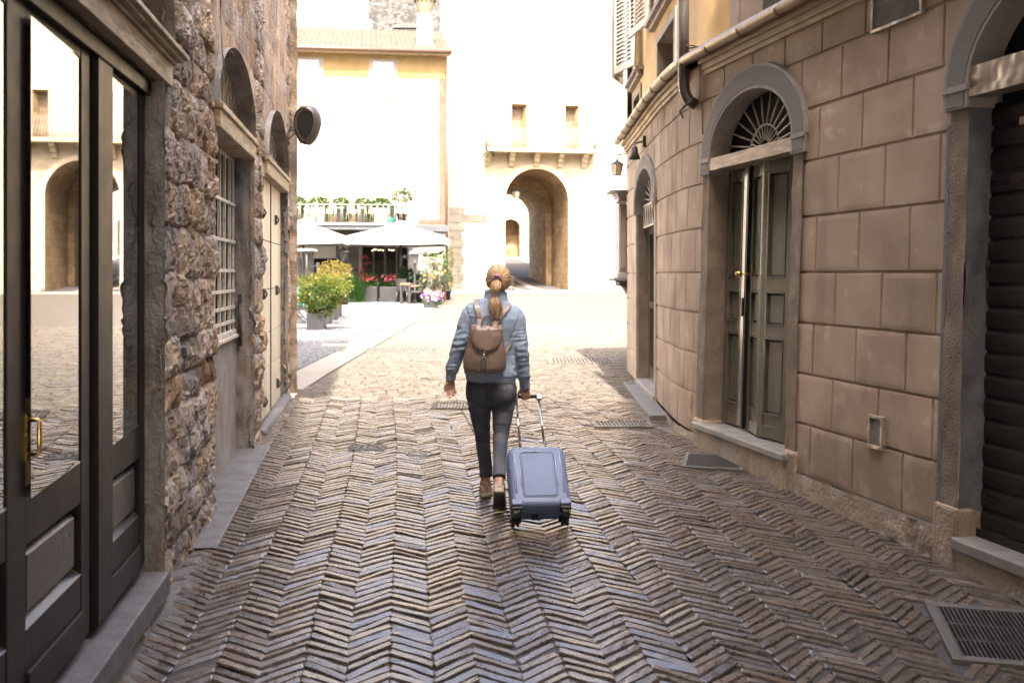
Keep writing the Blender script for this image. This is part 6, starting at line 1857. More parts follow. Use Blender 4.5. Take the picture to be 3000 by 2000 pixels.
# --- terrace above: railing, pots, plants
TZ = CAMZ+2.03
def tat(x, d=TF): s = sY(x, d); q = FY(s, d, 2.03); return q
root = thing('terrace_railing', 'thin white railing of slanting bars along the planted terrace', 'railing', tat(1040, TF+.06))
mb = MB(FY); s = -13; i = 0
while s < sR:
    mb.tube([(s, TF+.06, 2.03), (s+(.06 if i % 2 else -.06), TF+.06, 2.72)], .012, 4); s += .115; i += 1
mb.build('bars', m_rail, root)
mb = MB(FY); mb.tube([(-13, TF+.06, 2.73), (sR, TF+.06, 2.73)], .022, 5); mb.tube([(sR, TF+.06, 2.73), (sR, 0, 2.73)], .022, 5)
for x in (858, 924, 981, 1050, 1137, 1223): s = sY(x, TF); mb.tube([(s, TF+.06, 2.03), (s, TF+.06, 2.78)], .025, 5)
mb.build('posts_and_rail', m_rail, root)
GP = 'white terrace pots with trailing greens'
for i, (x, lab) in enumerate(((873, 'white terrace pot with greens beside the stone building'), (1000, 'white terrace pot with greens, third along the railing'), (1062, 'white terrace pot with greens, behind the umbrella gap'))):
    b = tat(x, TF+.45); root = thing('terrace_pot', lab, 'potted plant', b, GP); round_pot(root, b, .24, .62, m_potwht)
    foliage('foliage', root, [((b[0], b[1], b[2]+.80), (.30, .28, .20)), ((b[0]-.22, b[1]-.15, b[2]+.55), (.10, .10, .26)), ((b[0]+.24, b[1]-.15, b[2]+.45), (.09, .10, .34))], 1000, .085, m_lf_green, 111+i, 1.8)
for i, (x, lab, tall) in enumerate(((934, 'leafy terrace planter with a tall yellow-green plant at the left', True), (1117, 'pale grey terrace planter with trailing greens beside the cabinet', False))):
    b = tat(x, TF+.45); root = thing('terrace_planter', lab, 'potted plant', b, GP); square_pot(root, b, .52, .60, m_potwht)
    foliage('foliage', root, [((b[0], b[1], b[2]+.78), (.40, .3, .22)), ((b[0]-.3, b[1]-.15, b[2]+.42), (.10, .10, .34)), ((b[0]+.32, b[1]-.15, b[2]+.42), (.10, .10, .36))], 1200, .085, m_lf_green, 121+i, 1.8)
    if tall: foliage('tall_foliage', root, [((b[0]+.1, b[1], b[2]+1.45), (.34, .3, .30)), ((b[0]-.35, b[1], b[2]+1.3), (.16, .15, .5))], 150, .09, m_lf_lime, 125, 1.8)
b = tat(890, TF+.3); root = thing('bare_vine', 'sparse dark-leaved vine standing above the terrace at the left', 'vine', b)
stems(root, b, [(b[0]-.04, b[1], b[2]+2.0)], .012); foliage('foliage', root, [((b[0]-.02, b[1], b[2]+.9+k*.25), (.10, .08, .12)) for k in range(5)], 60, .08, m_lf_dark, 131, 1.6)
b = tat(1178, TF+.4); root = thing('standard_tree', 'small standard tree with a drooping dark crown on the terrace', 'potted tree', b); round_pot(root, b, .22, .40, m_potblk)
mb = MB(); mb.tube([(b[0], b[1], b[2]+.3), (b[0], b[1], b[2]+1.0)], .025, 6); mb.build('trunk', m_stem, root)
foliage('crown', root, [((b[0], b[1], b[2]+1.08), (.40, .34, .22)), ((b[0]-.28, b[1], b[2]+.82), (.12, .12, .3)), ((b[0]+.30, b[1], b[2]+.75), (.13, .12, .36)), ((b[0]+.3, b[1], b[2]+1.28), (.3, .25, .14))], 820, .085, m_lf_dark, 135, 1.8)
b = tat(1174, TF+1.2); root = thing('flowering_tree', 'airy yellow-leaved tall shrub behind the standard tree', 'shrub', b); stems(root, b, [(b[0]-.1, b[1], b[2]+2.0), (b[0]+.15, b[1], b[2]+1.9)], .015)
foliage('foliage', root, [((b[0], b[1], b[2]+1.75), (.36, .3, .45)), ((b[0]-.1, b[1], b[2]+2.2), (.25, .25, .25))], 200, .085, m_lf_gold, 137, 1.7)
b = tat(1141, TF+.25); root = thing('watering_can', 'green watering can on the terrace edge by the standard tree', 'watering can', b)
m_canm = M('green_plastic', (.01,.30,.19), (.012,.26,.17), rough=.4, scale=4)
mb = MB(); mb.lathe([(.10,0),(.13,.02),(.12,.20),(.07,.24)], 12, b); mb.build('body', m_canm, root)
mb = MB(); mb.tube([(b[0]+.1, b[1], b[2]+.05), (b[0]+.24, b[1], b[2]+.22), (b[0]+.28, b[1], b[2]+.25)], [.02, .014, .028], 7); mb.build('spout', m_canm, root)
mb = MB(); mb.tube([(b[0]-.12, b[1], b[2]+.06), (b[0]-.22, b[1], b[2]+.14), (b[0]-.12, b[1], b[2]+.28), (b[0]+.02, b[1], b[2]+.25)], .014, 6); mb.build('handle', m_canm, root)
b = tat(1128, TF+.9); mb = MB(); mb.box(b[0]-.42, b[0]+.42, b[1], b[1]+.5, b[2], b[2]+.78)
for k in range(12): mb.box(b[0]-.40+k*.07, b[0]-.37+k*.07, b[1]-.012, b[1], b[2]+.03, b[2]+.74)
tag(mb.build('storage_cabinet', m_greyfas, origin=b), 'grey ribbed storage cabinet standing on the terrace', 'cabinet')
for i, (x, lab) in enumerate(((968, 'tan wooden box on the terrace left of the middle pot'), (1035, 'tan wooden box on the terrace right of the middle pot'), (1088, 'tan wooden box on the terrace before the grey cabinet'))):
    b = tat(x, TF+.8); mb = MB(); mb.box(b[0]-.30, b[0]+.30, b[1], b[1]+.4, b[2], b[2]+.36); mb.box(b[0]-.32, b[0]+.32, b[1]-.02, b[1]+.42, b[2]+.36, b[2]+.39)
    for k in range(3): mb.box(b[0]-.29, b[0]+.29, b[1]-.012, b[1], b[2]+.03+k*.11, b[2]+.11+k*.11)
    tag(mb.build('wooden_box', m_tan, origin=b), lab, 'box', 'wooden boxes on the terrace')
# leaves spilling from the gatehouse balcony
b = FA(sA(1428), -.5, 6.3); root = thing('balcony_plant', 'straggling plant spilling from the left end of the gatehouse balcony', 'plant', b)
stems(root, b, [(b[0]-.3, b[1], b[2]+.5), (b[0]+.6, b[1], b[2]+1.3)], .015); foliage('foliage', root, [((b[0]-.1, b[1]-.1, b[2]-.1), (.55, .2, .35)), ((b[0]+.4, b[1]-.1, b[2]+.5), (.5, .2, .25))], 170, .11, m_lf_sage, 141, 1.7)
# ---------------------------------------------------------------- the woman, her backpack, her suitcase
WX, WY = -.145, 7.05
WZ = g1(WY) + .004
W = Vector((WX, WY, WZ))
def wv(x, y, z): return (WX+x, WY+y, WZ+z)
m_skin = M('skin', (.54,.32,.25), (.46,.255,.19), rough=.5, scale=30, bump=.08, bscale=200)
m_sweat = M('heather_grey_jersey', (.335,.425,.565), (.185,.245,.345), rough=.95, scale=230, detail=2, contrast=(.36,.64), bump=.35, bscale=320, bdist=.002, spec=.15)
m_rib = M('heather_rib', (.32,.40,.52), (.20,.255,.345), rough=.95, scale=200, detail=2, contrast=(.36,.64), bump=.5, bscale=260, bdist=.003, spec=.15)
m_jean = M('black_denim', (.060,.068,.092), (.125,.135,.165), rough=.9, scale=9, detail=8, contrast=(.4,.75), bump=.25, bscale=420, bdist=.0015, spec=.2)
m_stitch = M('jean_stitch', (.10,.10,.11), (.08,.08,.09), rough=.9)
m_leather = M('taupe_leather', (.195,.138,.116), (.165,.116,.097), rough=.36, scale=14, bump=.25, bscale=170, bdist=.002, rough_var=.08)
m_leatherd = M('dark_edge_leather', (.05,.03,.022), (.07,.042,.03), rough=.5)
m_chrome = M('buckle_metal', (.55,.55,.56), (.42,.42,.44), rough=.22, metal=1, scale=10)
m_shoe = M('taupe_sneaker', (.38,.285,.235), (.32,.235,.19), rough=.7, scale=40, bump=.3, bscale=260, bdist=.003)
m_sole = M('beige_sole', (.38,.315,.265), (.33,.27,.225), rough=.6, scale=20)
m_tread = M('grey_tread', (.075,.066,.06), (.06,.052,.046), rough=.7, scale=20)
m_hair = M('blonde_hair', (.50,.355,.21), (.31,.205,.115), rough=.42, scale=16, attr=True, spec=.4)
m_scr = M('pink_scrunchie', (.62,.33,.40), (.16,.11,.17), rough=.85, scale=120, detail=2, contrast=(.45,.55))
m_tie = M('pale_pink_tie', (.72,.45,.42), (.66,.40,.38), rough=.7)

def ltube(mb, pts, rx, n=16):
    mb.tube([wv(*p) for p in pts], rx, n)
def smooth_path(pts, rr, k=5):
    """Catmull-Rom through points and radii"""
    P = [np.array(p, float) for p in pts]; out = []; ro = []
    for i in range(len(P)-1):
        p0 = P[max(i-1, 0)]; p1, p2 = P[i], P[i+1]; p3 = P[min(i+2, len(P)-1)]
        for j in range(k):
            t = j/k; out.append(tuple(.5*((2*p1)+(-p0+p2)*t+(2*p0-5*p1+4*p2-p3)*t*t+(-p0+3*p1-3*p2+p3)*t**3))); ro.append(rr[i]+(rr[i+1]-rr[i])*t)
    out.append(tuple(P[-1])); ro.append(rr[-1]); return out, ro

ph = math.radians(56)                               # right foot rolls up on its toes
def FSl(u, v, w_):
    t = float(smooth01(np.array((.11-u)/.08))) if u > .03 else 1.0
    a = ph*t; piv = .07; uu = u-piv
    if u > piv: y, z_ = uu, w_
    else: y = uu*math.cos(a)+w_*math.sin(a); z_ = -uu*math.sin(a)+w_*math.cos(a)
    return (.060+v, -.350+y, max(z_, 0)+.003)
def FS(u, v, w_): return wv(*FSl(u, v, w_))

# joints
SHL, ELL, WRL = (-.146, .00, 1.335), (-.208, -.012, 1.125), (-.290, .018, .862)
SHR, ELR, WRR = (.172, .00, 1.305), (.200, -.018, 1.070), (.236, .045, .790)
HIPL, KNL, ANL = (-.080, .02, .800), (-.066, .115, .455), (-.043, .105, .085)
HIPR, KNR, ANR = (.078, .00, .800), (.066, -.085, .460), (.058, -.345, .190)

person = None
# ---- body: one continuous skin surface
bm_ = MB()
ltube(bm_, *smooth_path([(0, 0, .74), (0, .0, .95), (.01, 0, 1.15), (.016, 0, 1.30)], [.12, .115, .125, .10]))
ltube(bm_, *smooth_path([(.02, 0, 1.25), (.032, .0, 1.40), (.045, .012, 1.50)], [.09, .060, .054]))
for sh, el, wr in ((SHL, ELL, WRL), (SHR, ELR, WRR)):
    ltube(bm_, *smooth_path([(.016, 0, 1.30), sh, el, wr], [.07, .044, .031, .0245]))
for hip, kn, an in ((HIPL, KNL, ANL), (HIPR, KNR, ANR)):
    ltube(bm_, *smooth_path([(0, 0, .82), hip, kn, an], [.10, .082, .048, .034]))
# feet
ltube(bm_, [(-.043, .085, .05), (-.045, .16, .045), (-.05, .26, .03)], [.034, .034, .026])
ltube(bm_, [(.058, -.345, .19), FSl(-.062, 0, .062), FSl(-.01, 0, .045), FSl(.05, 0, .034)], [.034, .031, .030, .024])
# head: skull, jaw, nose, ears, brow, lips
HC = np.array((.048, .018, 1.560))
bm_.F = lambda x, y, z: wv(x, y, z)
bm_.ball(tuple(HC), (.074, .092, .096), 20, 14)
bm_.ball((.048, .050, 1.505), (.056, .066, .062), 16, 10)
bm_.ball((.048, .088, 1.470), (.030, .026, .022), 12, 8)
bm_.tube([(.048, .108, 1.560), (.048, .128, 1.528), (.048, .112, 1.520)], [.010, .014, .010], 8)
bm_.ball((.048, .106, 1.494), (.024, .010, .008), 10, 6); bm_.ball((.048, .104, 1.484), (.020, .010, .008), 10, 6)
for s_ in (-1, 1):
    bm_.ball((.048+s_*.026, .094, 1.568), (.022, .014, .008), 10, 6)
    bm_.ball((.048+s_*.078, .012, 1.545), (.010, .022, .033), 10, 8)
    bm_.ball((.048+s_*.078, .016, 1.520), (.009, .012, .014), 8, 6)
# hands: palm plus five bent fingers
def hand(wr, dirn, palm_n, curl, scale=1., thumb_side=1, grip=None):
    """dirn: wrist to knuckles; palm_n: palm normal"""
    d = Vector(dirn).normalized(); n_ = Vector(palm_n); n_ = (n_-d*n_.dot(d)).normalized(); s_ = d.cross(n_).normalized()*thumb_side
    w = Vector(wr)
    def L(u, v, q): return tuple(w + d*u*scale + s_*v*scale + n_*q*scale)
    # palm as a few overlapping tubes
    for v, r in ((-.026, .0125), (-.009, .0135), (.009, .0135), (.026, .013)):
        bm_.tube([L(-.012, v*.55, 0), L(.03, v*.9, -.002), L(.078, v, 0)], [.016*scale, r*1.12*scale, r*scale], 10)
    lens = [(.026, (.036, .024, .019)), (.009, (.042, .027, .021)), (-.009, (.039, .025, .020)), (-.027, (.030, .020, .017))]
    for i, (v, seg) in enumerate(lens):
        a = 0; p = np.array((.078, v, 0.)); pts = [L(*p)]
        for j, l in enumerate(seg):
            a += curl[i][j]
            p = p + np.array((math.cos(a)*l, (v*.10 if j == 0 else 0)*.3, math.sin(a)*l)); pts.append(L(*p))
        bm_.tube(pts, [.0098*scale, .0092*scale, .0082*scale, .0066*scale], 8); bm_.ball(pts[-1], .0066*scale, 8, 6)
    # thumb from the side of the palm near its base
    t = curl[4]; pts = [L(.018, .022, .002), L(.040, .042, .012), L(.062, .050+t[0]*.01, .022+t[1]), L(.082, .048+t[0]*.02, .030+t[1]*1.8)]
    bm_.tube(pts, [.015*scale, .0125*scale, .0105*scale, .0078*scale], 8); bm_.ball(pts[-1], .0078*scale, 8, 6)
# left hand: relaxed, palm turned back towards the viewer, thumb on the body side
hand((-.294, .022, .850), (.04, .03, -1), (.35, -1, .05), [(.30, .35, .3), (.45, .55, .4), (.60, .65, .45), (.75, .75, .5), (-.2, -.012)], .92, 1)
# right hand: fist round the grip, back of the hand towards the viewer
GRIP = Vector((.256, .072, .724))
hand((.238, .046, .795), (.055, .12, -1), (0.0, 1, .12), [(.75, 1.35, 1.1), (.75, 1.4, 1.1), (.8, 1.4, 1.1), (.85, 1.4, 1.1), (.5, .012)], .92, -1)
bm_.F = None
me, co, no = bake_remesh(bm_, 'person', m_skin, None, .0042, 3, .5)
person = finish_mesh(me, co - np.array(W), 'person', m_skin, None)
person.location = W; ROOTLOC[person.name] = W.copy()
tag(person, 'woman walking away in grey sweatshirt and black jeans, pulling a suitcase', 'person')

def fold_noise(co, axis_scale, seed, amp):
    """wrinkles: smooth noise squeezed along the given axes"""
    out = np.empty(len(co))
    for i, p in enumerate(co):
        q = Vector((p[0]*axis_scale[0]+seed, p[1]*axis_scale[1], p[2]*axis_scale[2]))
        w = mnoise.noise(q*.5)*1.2
        out[i] = 1-abs(mnoise.noise(q+Vector((w, w, w))))*2
    return out*amp

# ---- sweatshirt
sw = MB()
tilt = lambda x, z: z - .085*(x-.016)*max(0, min(1, (z-1.1)/.2))
rings = [(-.006, -.008, .868, .168, .122), (-.006, -.010, .90, .184, .135), (-.004, -.008, .96, .178, .128), (-.002, -.004, 1.04, .170, .118), (.004, 0, 1.13, .172, .116), (.010, -.004, 1.22, .180, .120),
         (.014, -.004, 1.29, .186, .116), (.016, .0, 1.345, .170, .100), (.020, .004, 1.388, .128, .084), (.026, .008, 1.42, .088, .070)]
n = 36; P = []
for cx, cy, cz, hx, hy in rings:
    for k in range(n):
        th = 2*PI*k/n; x = cx+hx*math.copysign(abs(math.cos(th))**.85, math.cos(th)); y = cy+hy*math.copysign(abs(math.sin(th))**.85, math.sin(th))
        z = cz - .085*(x-.016)*smooth01((cz-1.05)/.25) if cz > 1.05 else cz - .10*x*smooth01((1.0-cz)/.14)*.9
        P.append(wv(x, y, float(z)))
fs = [(i*n+k, i*n+(k+1) % n, (i+1)*n+(k+1) % n, (i+1)*n+k) for i in range(len(rings)-1) for k in range(n)]
fs += [tuple(range(n))[::-1], tuple((len(rings)-1)*n+k for k in range(n))]
sw.add(P, fs)
aL, rL = smooth_path([(-.06, 0, 1.345), (-.134, .0, 1.325), (-.180, -.008, 1.235), (-.212, -.014, 1.125), (-.252, .0, 1.01), (-.281, .013, .915)], [.070, .068, .058, .0525, .048, .043], 6)
aR, rR = smooth_path([(.09, 0, 1.325), (.164, .0, 1.295), (.188, -.010, 1.19), (.201, -.020, 1.07), (.216, .002, .95), (.229, .025, .862)], [.070, .068, .058, .054, .049, .043], 6)
ltube(sw, aL, rL, 20); ltube(sw, aR, rR, 20)
me, co, no = bake_remesh(sw, 'sweatshirt', m_sweat, person, .0062, 5, .5)
loc = co - np.array(W)
f1 = fold_noise(loc, (9, 9, 26), 3., 1.0); f2 = fold_noise(loc, (22, 22, 9), 8., 1.0)
def near_axis(loc, path):
    A = np.array(path); d = np.linalg.norm(loc[:, None, :]-A[None], axis=2); return d.min(1), d.argmin(1)/(len(A)-1)
dL, tL = near_axis(loc, aL); dR, tR = near_axis(loc, aR)
arm = np.maximum((dL < .085)*(loc[:, 0] < -.155)*1., (dR < .085)*(loc[:, 0] > .175)*1.)
tt = np.where(loc[:, 0] < 0, tL, tR)
elbow = np.exp(-((tt-.62)/.16)**2) + .9*np.exp(-((tt-.97)/.10)**2)
amp = arm*(.0030+.0070*elbow) + (1-arm)*(.0018 + .0055*smooth01((.98-loc[:, 2])/.10) + .0030*smooth01((np.abs(loc[:, 0])-.10)/.07)*smooth01((1.25-loc[:, 2])/.1))
co = co + no*(amp*f1 + .0016*f2)[:, None]
# armhole seams
for c_, n_ in (((-.158, 0, 1.30), (1, 0, .42)), ((.186, 0, 1.27), (-1, 0, .42))):
    nn_ = np.array(n_)/np.linalg.norm(n_); dd = np.abs((loc-np.array(c_))@nn_); m_ = (np.abs(loc[:, 0]-c_[0]) < .09)*(loc[:, 2] > 1.12)
    co = co - no*(m_*.004*np.exp(-(dd/.006)**2))[:, None]
sweat = finish_mesh(me, co, 'sweatshirt', m_sweat, person)
# hem band, cuffs, stand collar
mb = MB(); n = 40; P = []
prof = [(.905, .176, .128), (.893, .181, .133), (.875, .178, .131), (.850, .1745, .129), (.836, .173, .128), (.832, .166, .122)]
for cz, hx, hy in prof:
    for k in range(n):
        th = 2*PI*k/n; x = -.006+hx*math.copysign(abs(math.cos(th))**.85, math.cos(th)); y = -.010+hy*math.copysign(abs(math.sin(th))**.85, math.sin(th))
        w_ = .0025*math.sin(th*23)
        P.append(wv(x*(1+w_), y*(1+w_), cz-.10*x*.9))
mb.add(P, [(i*n+k, (i+1)*n+k, (i+1)*n+(k+1) % n, i*n+(k+1) % n) for i in range(len(prof)-1) for k in range(n)], True); mb.build('hem_band', m_rib, sweat)
for pts, r_ in (([(-.277, .010, .930), (-.283, .014, .912), (-.287, .017, .885), (-.292, .020, .858), (-.293, .021, .853)], [.0455, .043, .037, .0370, .033]), ([(.226, .018, .880), (.230, .028, .862), (.233, .034, .835), (.237, .042, .792), (.2375, .043, .787)], [.0455, .043, .037, .0370, .033])):
    mb = MB(); p_, q_ = smooth_path(pts, r_, 4); ltube(mb, p_, q_, 24); mb.build('cuff', m_rib, sweat)
mb = MB(); n = 40; P = []
prof = [(1.392, 1.25), (1.415, 1.06), (1.445, 1.0), (1.468, 1.02), (1.476, 1.05), (1.472, 1.13), (1.450, 1.14), (1.424, 1.20), (1.400, 1.34)]
for z, s_ in prof:
    for k in range(n):
        th = 2*PI*k/n; x = .031+.070*s_*math.cos(th); y = .008+.064*s_*math.sin(th)
        zz = z - .10*(x-.03) - .012*math.sin(th) + .004*math.sin(3*th+1)
        P.append(wv(x, y, zz))
m_ = len(prof)
mb.add(P, [(i*n+k, i*n+(k+1) % n, (i+1)*n+(k+1) % n, (i+1)*n+k) for i in range(m_-1) for k in range(n)], True)
mb.build('collar', m_sweat, sweat)

# ---- jeans
jn = MB()
rings = [(-.004, -.004, .895, .158, .112), (-.004, -.010, .855, .170, .124), (-.003, -.020, .805, .178, .140), (-.001, -.024, .755, .181, .142), (0, -.014, .715, .176, .128), (0, .0, .680, .150, .10)]
jn.F = wv; jn.loft(rings, 32); jn.F = None
jn.F = wv
for s_ in (-1, 1): jn.ball((s_*.078-.002, -.070, .765), (.092, .088, .088), 18, 12)
jn.F = None
jl, jlr = smooth_path([(-.086, -.01, .80), (-.083, .012, .70), (-.080, .062, .58), (-.068, .108, .46), (-.062, .105, .36), (-.047, .102, .24), (-.043, .100, .148)], [.098, .089, .071, .0520, .0505, .0455, .0435], 5)
jr, jrr = smooth_path([(.086, -.01, .80), (.084, -.022, .70), (.076, -.055, .58), (.066, -.088, .465), (.063, -.16, .395), (.060, -.250, .300), (.058, -.328, .225)], [.097, .087, .068, .0500, .0480, .0435, .0420], 5)
ltube(jn, jl, jlr, 20); ltube(jn, jr, jrr, 20)
me, co, no = bake_remesh(jn, 'jeans', m_jean, person, .0058, 4, .5)
loc = co - np.array(W)
f1 = fold_noise(loc, (7, 7, 34), 21., 1.0); f2 = fold_noise(loc, (12, 12, 60), 25., 1.0)
z = loc[:, 2]
knee = np.exp(-((z-.47)/.09)**2) + .9*np.exp(-((z-.66)/.05)**2) + .7*np.exp(-((z-.20)/.07)**2) + .25
co = co + no*((.0036*knee)*f1 + .0018*knee*f2)[:, None]
# centre back seam
m_ = (loc[:, 1] < -.05)*(z > .70); co = co - no*(m_*.010*np.exp(-(loc[:, 0]/.010)**2)*smooth01((.86-z)/.06))[:, None]
jeans = finish_mesh(me, co, 'jeans', m_jean, person)
for path, rad in ((jl, jlr), (jr, jrr)):
    e = Vector(path[-1]); d_ = (Vector(path[-1])-Vector(path[-2])).normalized()
    mb = MB(); ltube(mb, [tuple(e-d_*.030), tuple(e-d_*.028), tuple(e), tuple(e+d_*.004)], [rad[-1]*1.0, rad[-1]*1.05, rad[-1]*1.06, rad[-1]*.94], 22); mb.build('leg_hem', m_jean, jeans)
# back pockets and stitching: laid on the surface with a ray cast
from mathutils.bvhtree import BVHTree
def bvh(o):
    me_ = o.data; L = rootloc(o); return BVHTree.FromPolygons([tuple(v.co + L) for v in me_.vertices], [tuple(p.vertices) for p in me_.polygons])
bj = bvh(jeans)
def onto(b, x, z, lift=.002, y0=-.6):
    h = b.ray_cast(Vector(wv(x, y0, z)), Vector((0, 1, 0)))
    return (h[0] + h[1]*lift) if h[0] is not None else Vector(wv(x, -.15, z))
def pocket(cx, s_):
    out = [(cx-.058, .842), (cx+.058, .836), (cx+.052, .740), (cx+s_*-.004, .708), (cx-.054, .744)]
    mb = MB(); pts = []
    for i in range(5):
        a, b_ = out[i], out[(i+1) % 5]
        for q in range(8): pts.append(onto(bj, lerp(a[0], b_[0], q/8), lerp(a[1], b_[1], q/8), .0022))
    mb.tube(pts, .0020, 5, closed=True)
    pts = [onto(bj, lerp(out[4][0]+.004, out[2][0]-.004, q/12), lerp(.80, .80, q/12)-.012*math.sin(PI*q/12), .0015) for q in range(13)]
    mb.tube(pts, .0012, 4); mb.build('back_pocket', m_jean, jeans)
    mb = MB(); ins = [(lerp(cx, x, .92), lerp(.776, z_, .92)) for x, z_ in out]; pts = []
    for i in range(5):
        a, b_ = ins[i], ins[(i+1) % 5]
        for q in range(8): pts.append(onto(bj, lerp(a[0], b_[0], q/8), lerp(a[1], b_[1], q/8), .001))
    mb.tube(pts, .0011, 4, closed=True); mb.build('pocket_stitching', m_stitch, jeans)
pocket(-.092, 1); pocket(.088, -1)

# ---- shoes
def shoe(name, F, label=None):
    mb = MB(F)
    # along u (heel to toe), v across, w up
    R_ = []
    for u, w_, h_, vy in ((-.108, .022, .040, 0), (-.103, .033, .066, 0), (-.088, .040, .084, 0), (-.060, .042, .088, 0), (-.02, .041, .076, .001), (.03, .042, .058, .002), (.08, .044, .036, .003), (.12, .040, .028, .003), (.145, .026, .020, .003), (.152, .012, .012, .003)):
        R_.append((u, w_, h_, vy))
    n = 20; P = []
    for u, w_, h_, vy in R_:
        for k in range(n):
            th = 2*PI*k/n; P.append((u, vy+w_*math.copysign(abs(math.cos(th))**.75, math.cos(th)), .024+h_*.5+h_*.5*math.copysign(abs(math.sin(th))**.75, math.sin(th))))
    mb.add(P, [(i*n+k, i*n+(k+1) % n, (i+1)*n+(k+1) % n, (i+1)*n+k) for i in range(len(R_)-1) for k in range(n)] + [tuple(range(n))[::-1], tuple((len(R_)-1)*n+k for k in range(n))], True)
    # ankle collar rising at the heel
    mb.tube([(-.060, 0, .06), (-.064, 0, .095), (-.066, 0, .116), (-.066, 0, .120)], [.041, .041, .040, .036], 20); mb.box(-.113, -.103, -.007, .007, .05, .132)
    sh = mb.build(name, m_shoe, person)
    mb = MB(F); so = [(-.112, .028), (-.106, .036), (-.07, .041), (-.02, .040), (.04, .043), (.09, .047), (.13, .042), (.153, .026), (.160, .010)]
    def outline(g): return [(u*g, v*g) for u, v in so] + [(u*g, -v*g) for u, v in so[::-1]]
    o1 = outline(1.0); m_ = len(o1); V = []
    for g, w_ in ((.97, .0), (1.03, .006), (1.03, .026), (.98, .036)): V += [(u*g, v*g, w_+(.006 if u < -.08 else 0)*(1 if w_ > .02 else 0)) for u, v in o1]
    mb.add(V, [(i*m_+k, i*m_+(k+1) % m_, (i+1)*m_+(k+1) % m_, (i+1)*m_+k) for i in range(3) for k in range(m_)] + [tuple(range(m_))[::-1]], True); mb.build('sole', m_sole, sh)
    mb = MB(F)
    for k in range(11):
        u = -.095+k*.022; w_ = np.interp(u, [a for a, b in so], [b for a, b in so])*.86
        mb.box(u-.007, u+.007, -w_, w_, -.004, .0005)
    mb.build('tread', m_tread, sh)
    return sh
ca_, sa_ = math.cos(math.radians(4)), math.sin(math.radians(4))
shoe('shoe', lambda u, v, w_: wv(-.046 + v*ca_ - u*sa_*.4, .150 + u, w_+.002))
shoe('shoe', FS)

# ---- hair: cap and strands drawn back to the scrunchie
hr = MB(); TIE = Vector(wv(.040, -.100, 1.566))
hair_c = np.array(W) + HC + np.array((0, -.010, .004)); hrad = np.array((.086, .098, .103))
rr_ = np.random.default_rng(17)
def surf(th, phi, k=1.0):
    v = np.array((math.cos(th)*math.cos(phi), math.sin(th)*math.cos(phi), math.sin(phi)))
    return hair_c + v*hrad*k, v
cap = MB()
# the cap leaves the face and the nape free
n1, n2 = 40, 24; P = []; 
for i in range(n1):
    for j in range(n2+1):
        th = 2*PI*i/n1; face = max(0, math.sin(th)); phi0 = lerp(-.62, .42, smooth01(np.array(face*1.1)))
        phi = lerp(float(phi0), PI/2, j/n2); p, v = surf(th, phi, .97); P.append(p)
cap.add(P, [(i*(n2+1)+j, ((i+1) % n1)*(n2+1)+j, ((i+1) % n1)*(n2+1)+j+1, i*(n2+1)+j+1) for i in range(n1) for j in range(n2)], True)
cap.t = [.75]*len(cap.v)
hair_v, hair_f, hair_t = list(cap.v), list(cap.f), list(cap.t)
def strand(pts, r, tint):
    mb = MB(); mb.tint = tint; mb.tube(pts, r, 5, cap=False); n0 = len(hair_v)
    hair_v.extend(mb.v); hair_t.extend(mb.t); hair_f.extend([tuple(i+n0 for i in f) for f in mb.f])
for k in range(620):
    th = rr_.uniform(0, 2*PI); face = max(0, math.sin(th)); lo = float(lerp(-.66, .40, smooth01(np.array(face*1.1))))
    phi = lo if rr_.random() < .55 else rr_.uniform(lo, 1.4)
    p0, v0 = surf(th, phi+rr_.normal(0, .05), 1.0)
    # slide over the scalp towards the tie
    tv = (np.array(TIE)-hair_c)/hrad; tv /= np.linalg.norm(tv)
    pts = []; m = 9; lump = rr_.uniform(.985, 1.035)
    for q in range(m):
        t = q/(m-1); v = v0*(1-t)+tv*t; nn_ = np.linalg.norm(v)
        if nn_ < .05: v = v0; nn_ = 1
        v = v/nn_; s_ = lump+.02*math.sin(PI*t)+.004*rr_.normal(); pts.append(tuple(hair_c+v*hrad*s_*(1-.02*t)))
    strand(pts, [.0016+.0012*math.sin(PI*q/(m-1)) for q in range(m)], float(rr_.uniform(.55, 1.75)))
T2 = Vector(wv(.022, -.122, 1.446)); T3 = Vector(wv(.038, -.150, 1.300))
for k in range(330):
    a = rr_.uniform(0, 2*PI); q = math.sqrt(rr_.random())
    o1 = Vector((math.cos(a)*.036*q, math.sin(a)*.026*q, 0)); o0 = o1*.35; o2 = o1*.30; b_ = rr_.normal(0, .002, 3)
    pts = []
    for t in np.linspace(0, 1, 8):
        w_ = math.sin(PI*min(1, t*1.02))**.8; p = TIE.lerp(T2, t) + (o0*(1-t)+o2*t)*(1-w_)+o1*w_*1.05 + Vector((0, -.020*math.sin(PI*t), 0)); pts.append(p)
    strand(pts, .0019, float(rr_.uniform(.55, 1.75)))
for k in range(330):
    a = rr_.uniform(0, 2*PI); q = math.sqrt(rr_.random())
    o1 = Vector((math.cos(a)*.040*q, math.sin(a)*.022*q, 0)); L_ = rr_.uniform(.72, 1.12); end = T3 + Vector((rr_.normal(0, .012), 0, 0))
    pts = []
    for t in np.linspace(0, 1, 8):
        p = T2.lerp(T2+(end-T2)*L_, t) + o1*(.28+.72*math.sin(min(1, t*1.5)*PI/2))*(1-.35*max(0, t-.6)/.4) + Vector((.006*math.sin(t*4+a), -.008*math.sin(PI*t), 0)); pts.append(p)
    strand(pts, [.0019, .0019, .0018, .0018, .0017, .0015, .0011, .0006], float(rr_.uniform(.5, 1.7)))
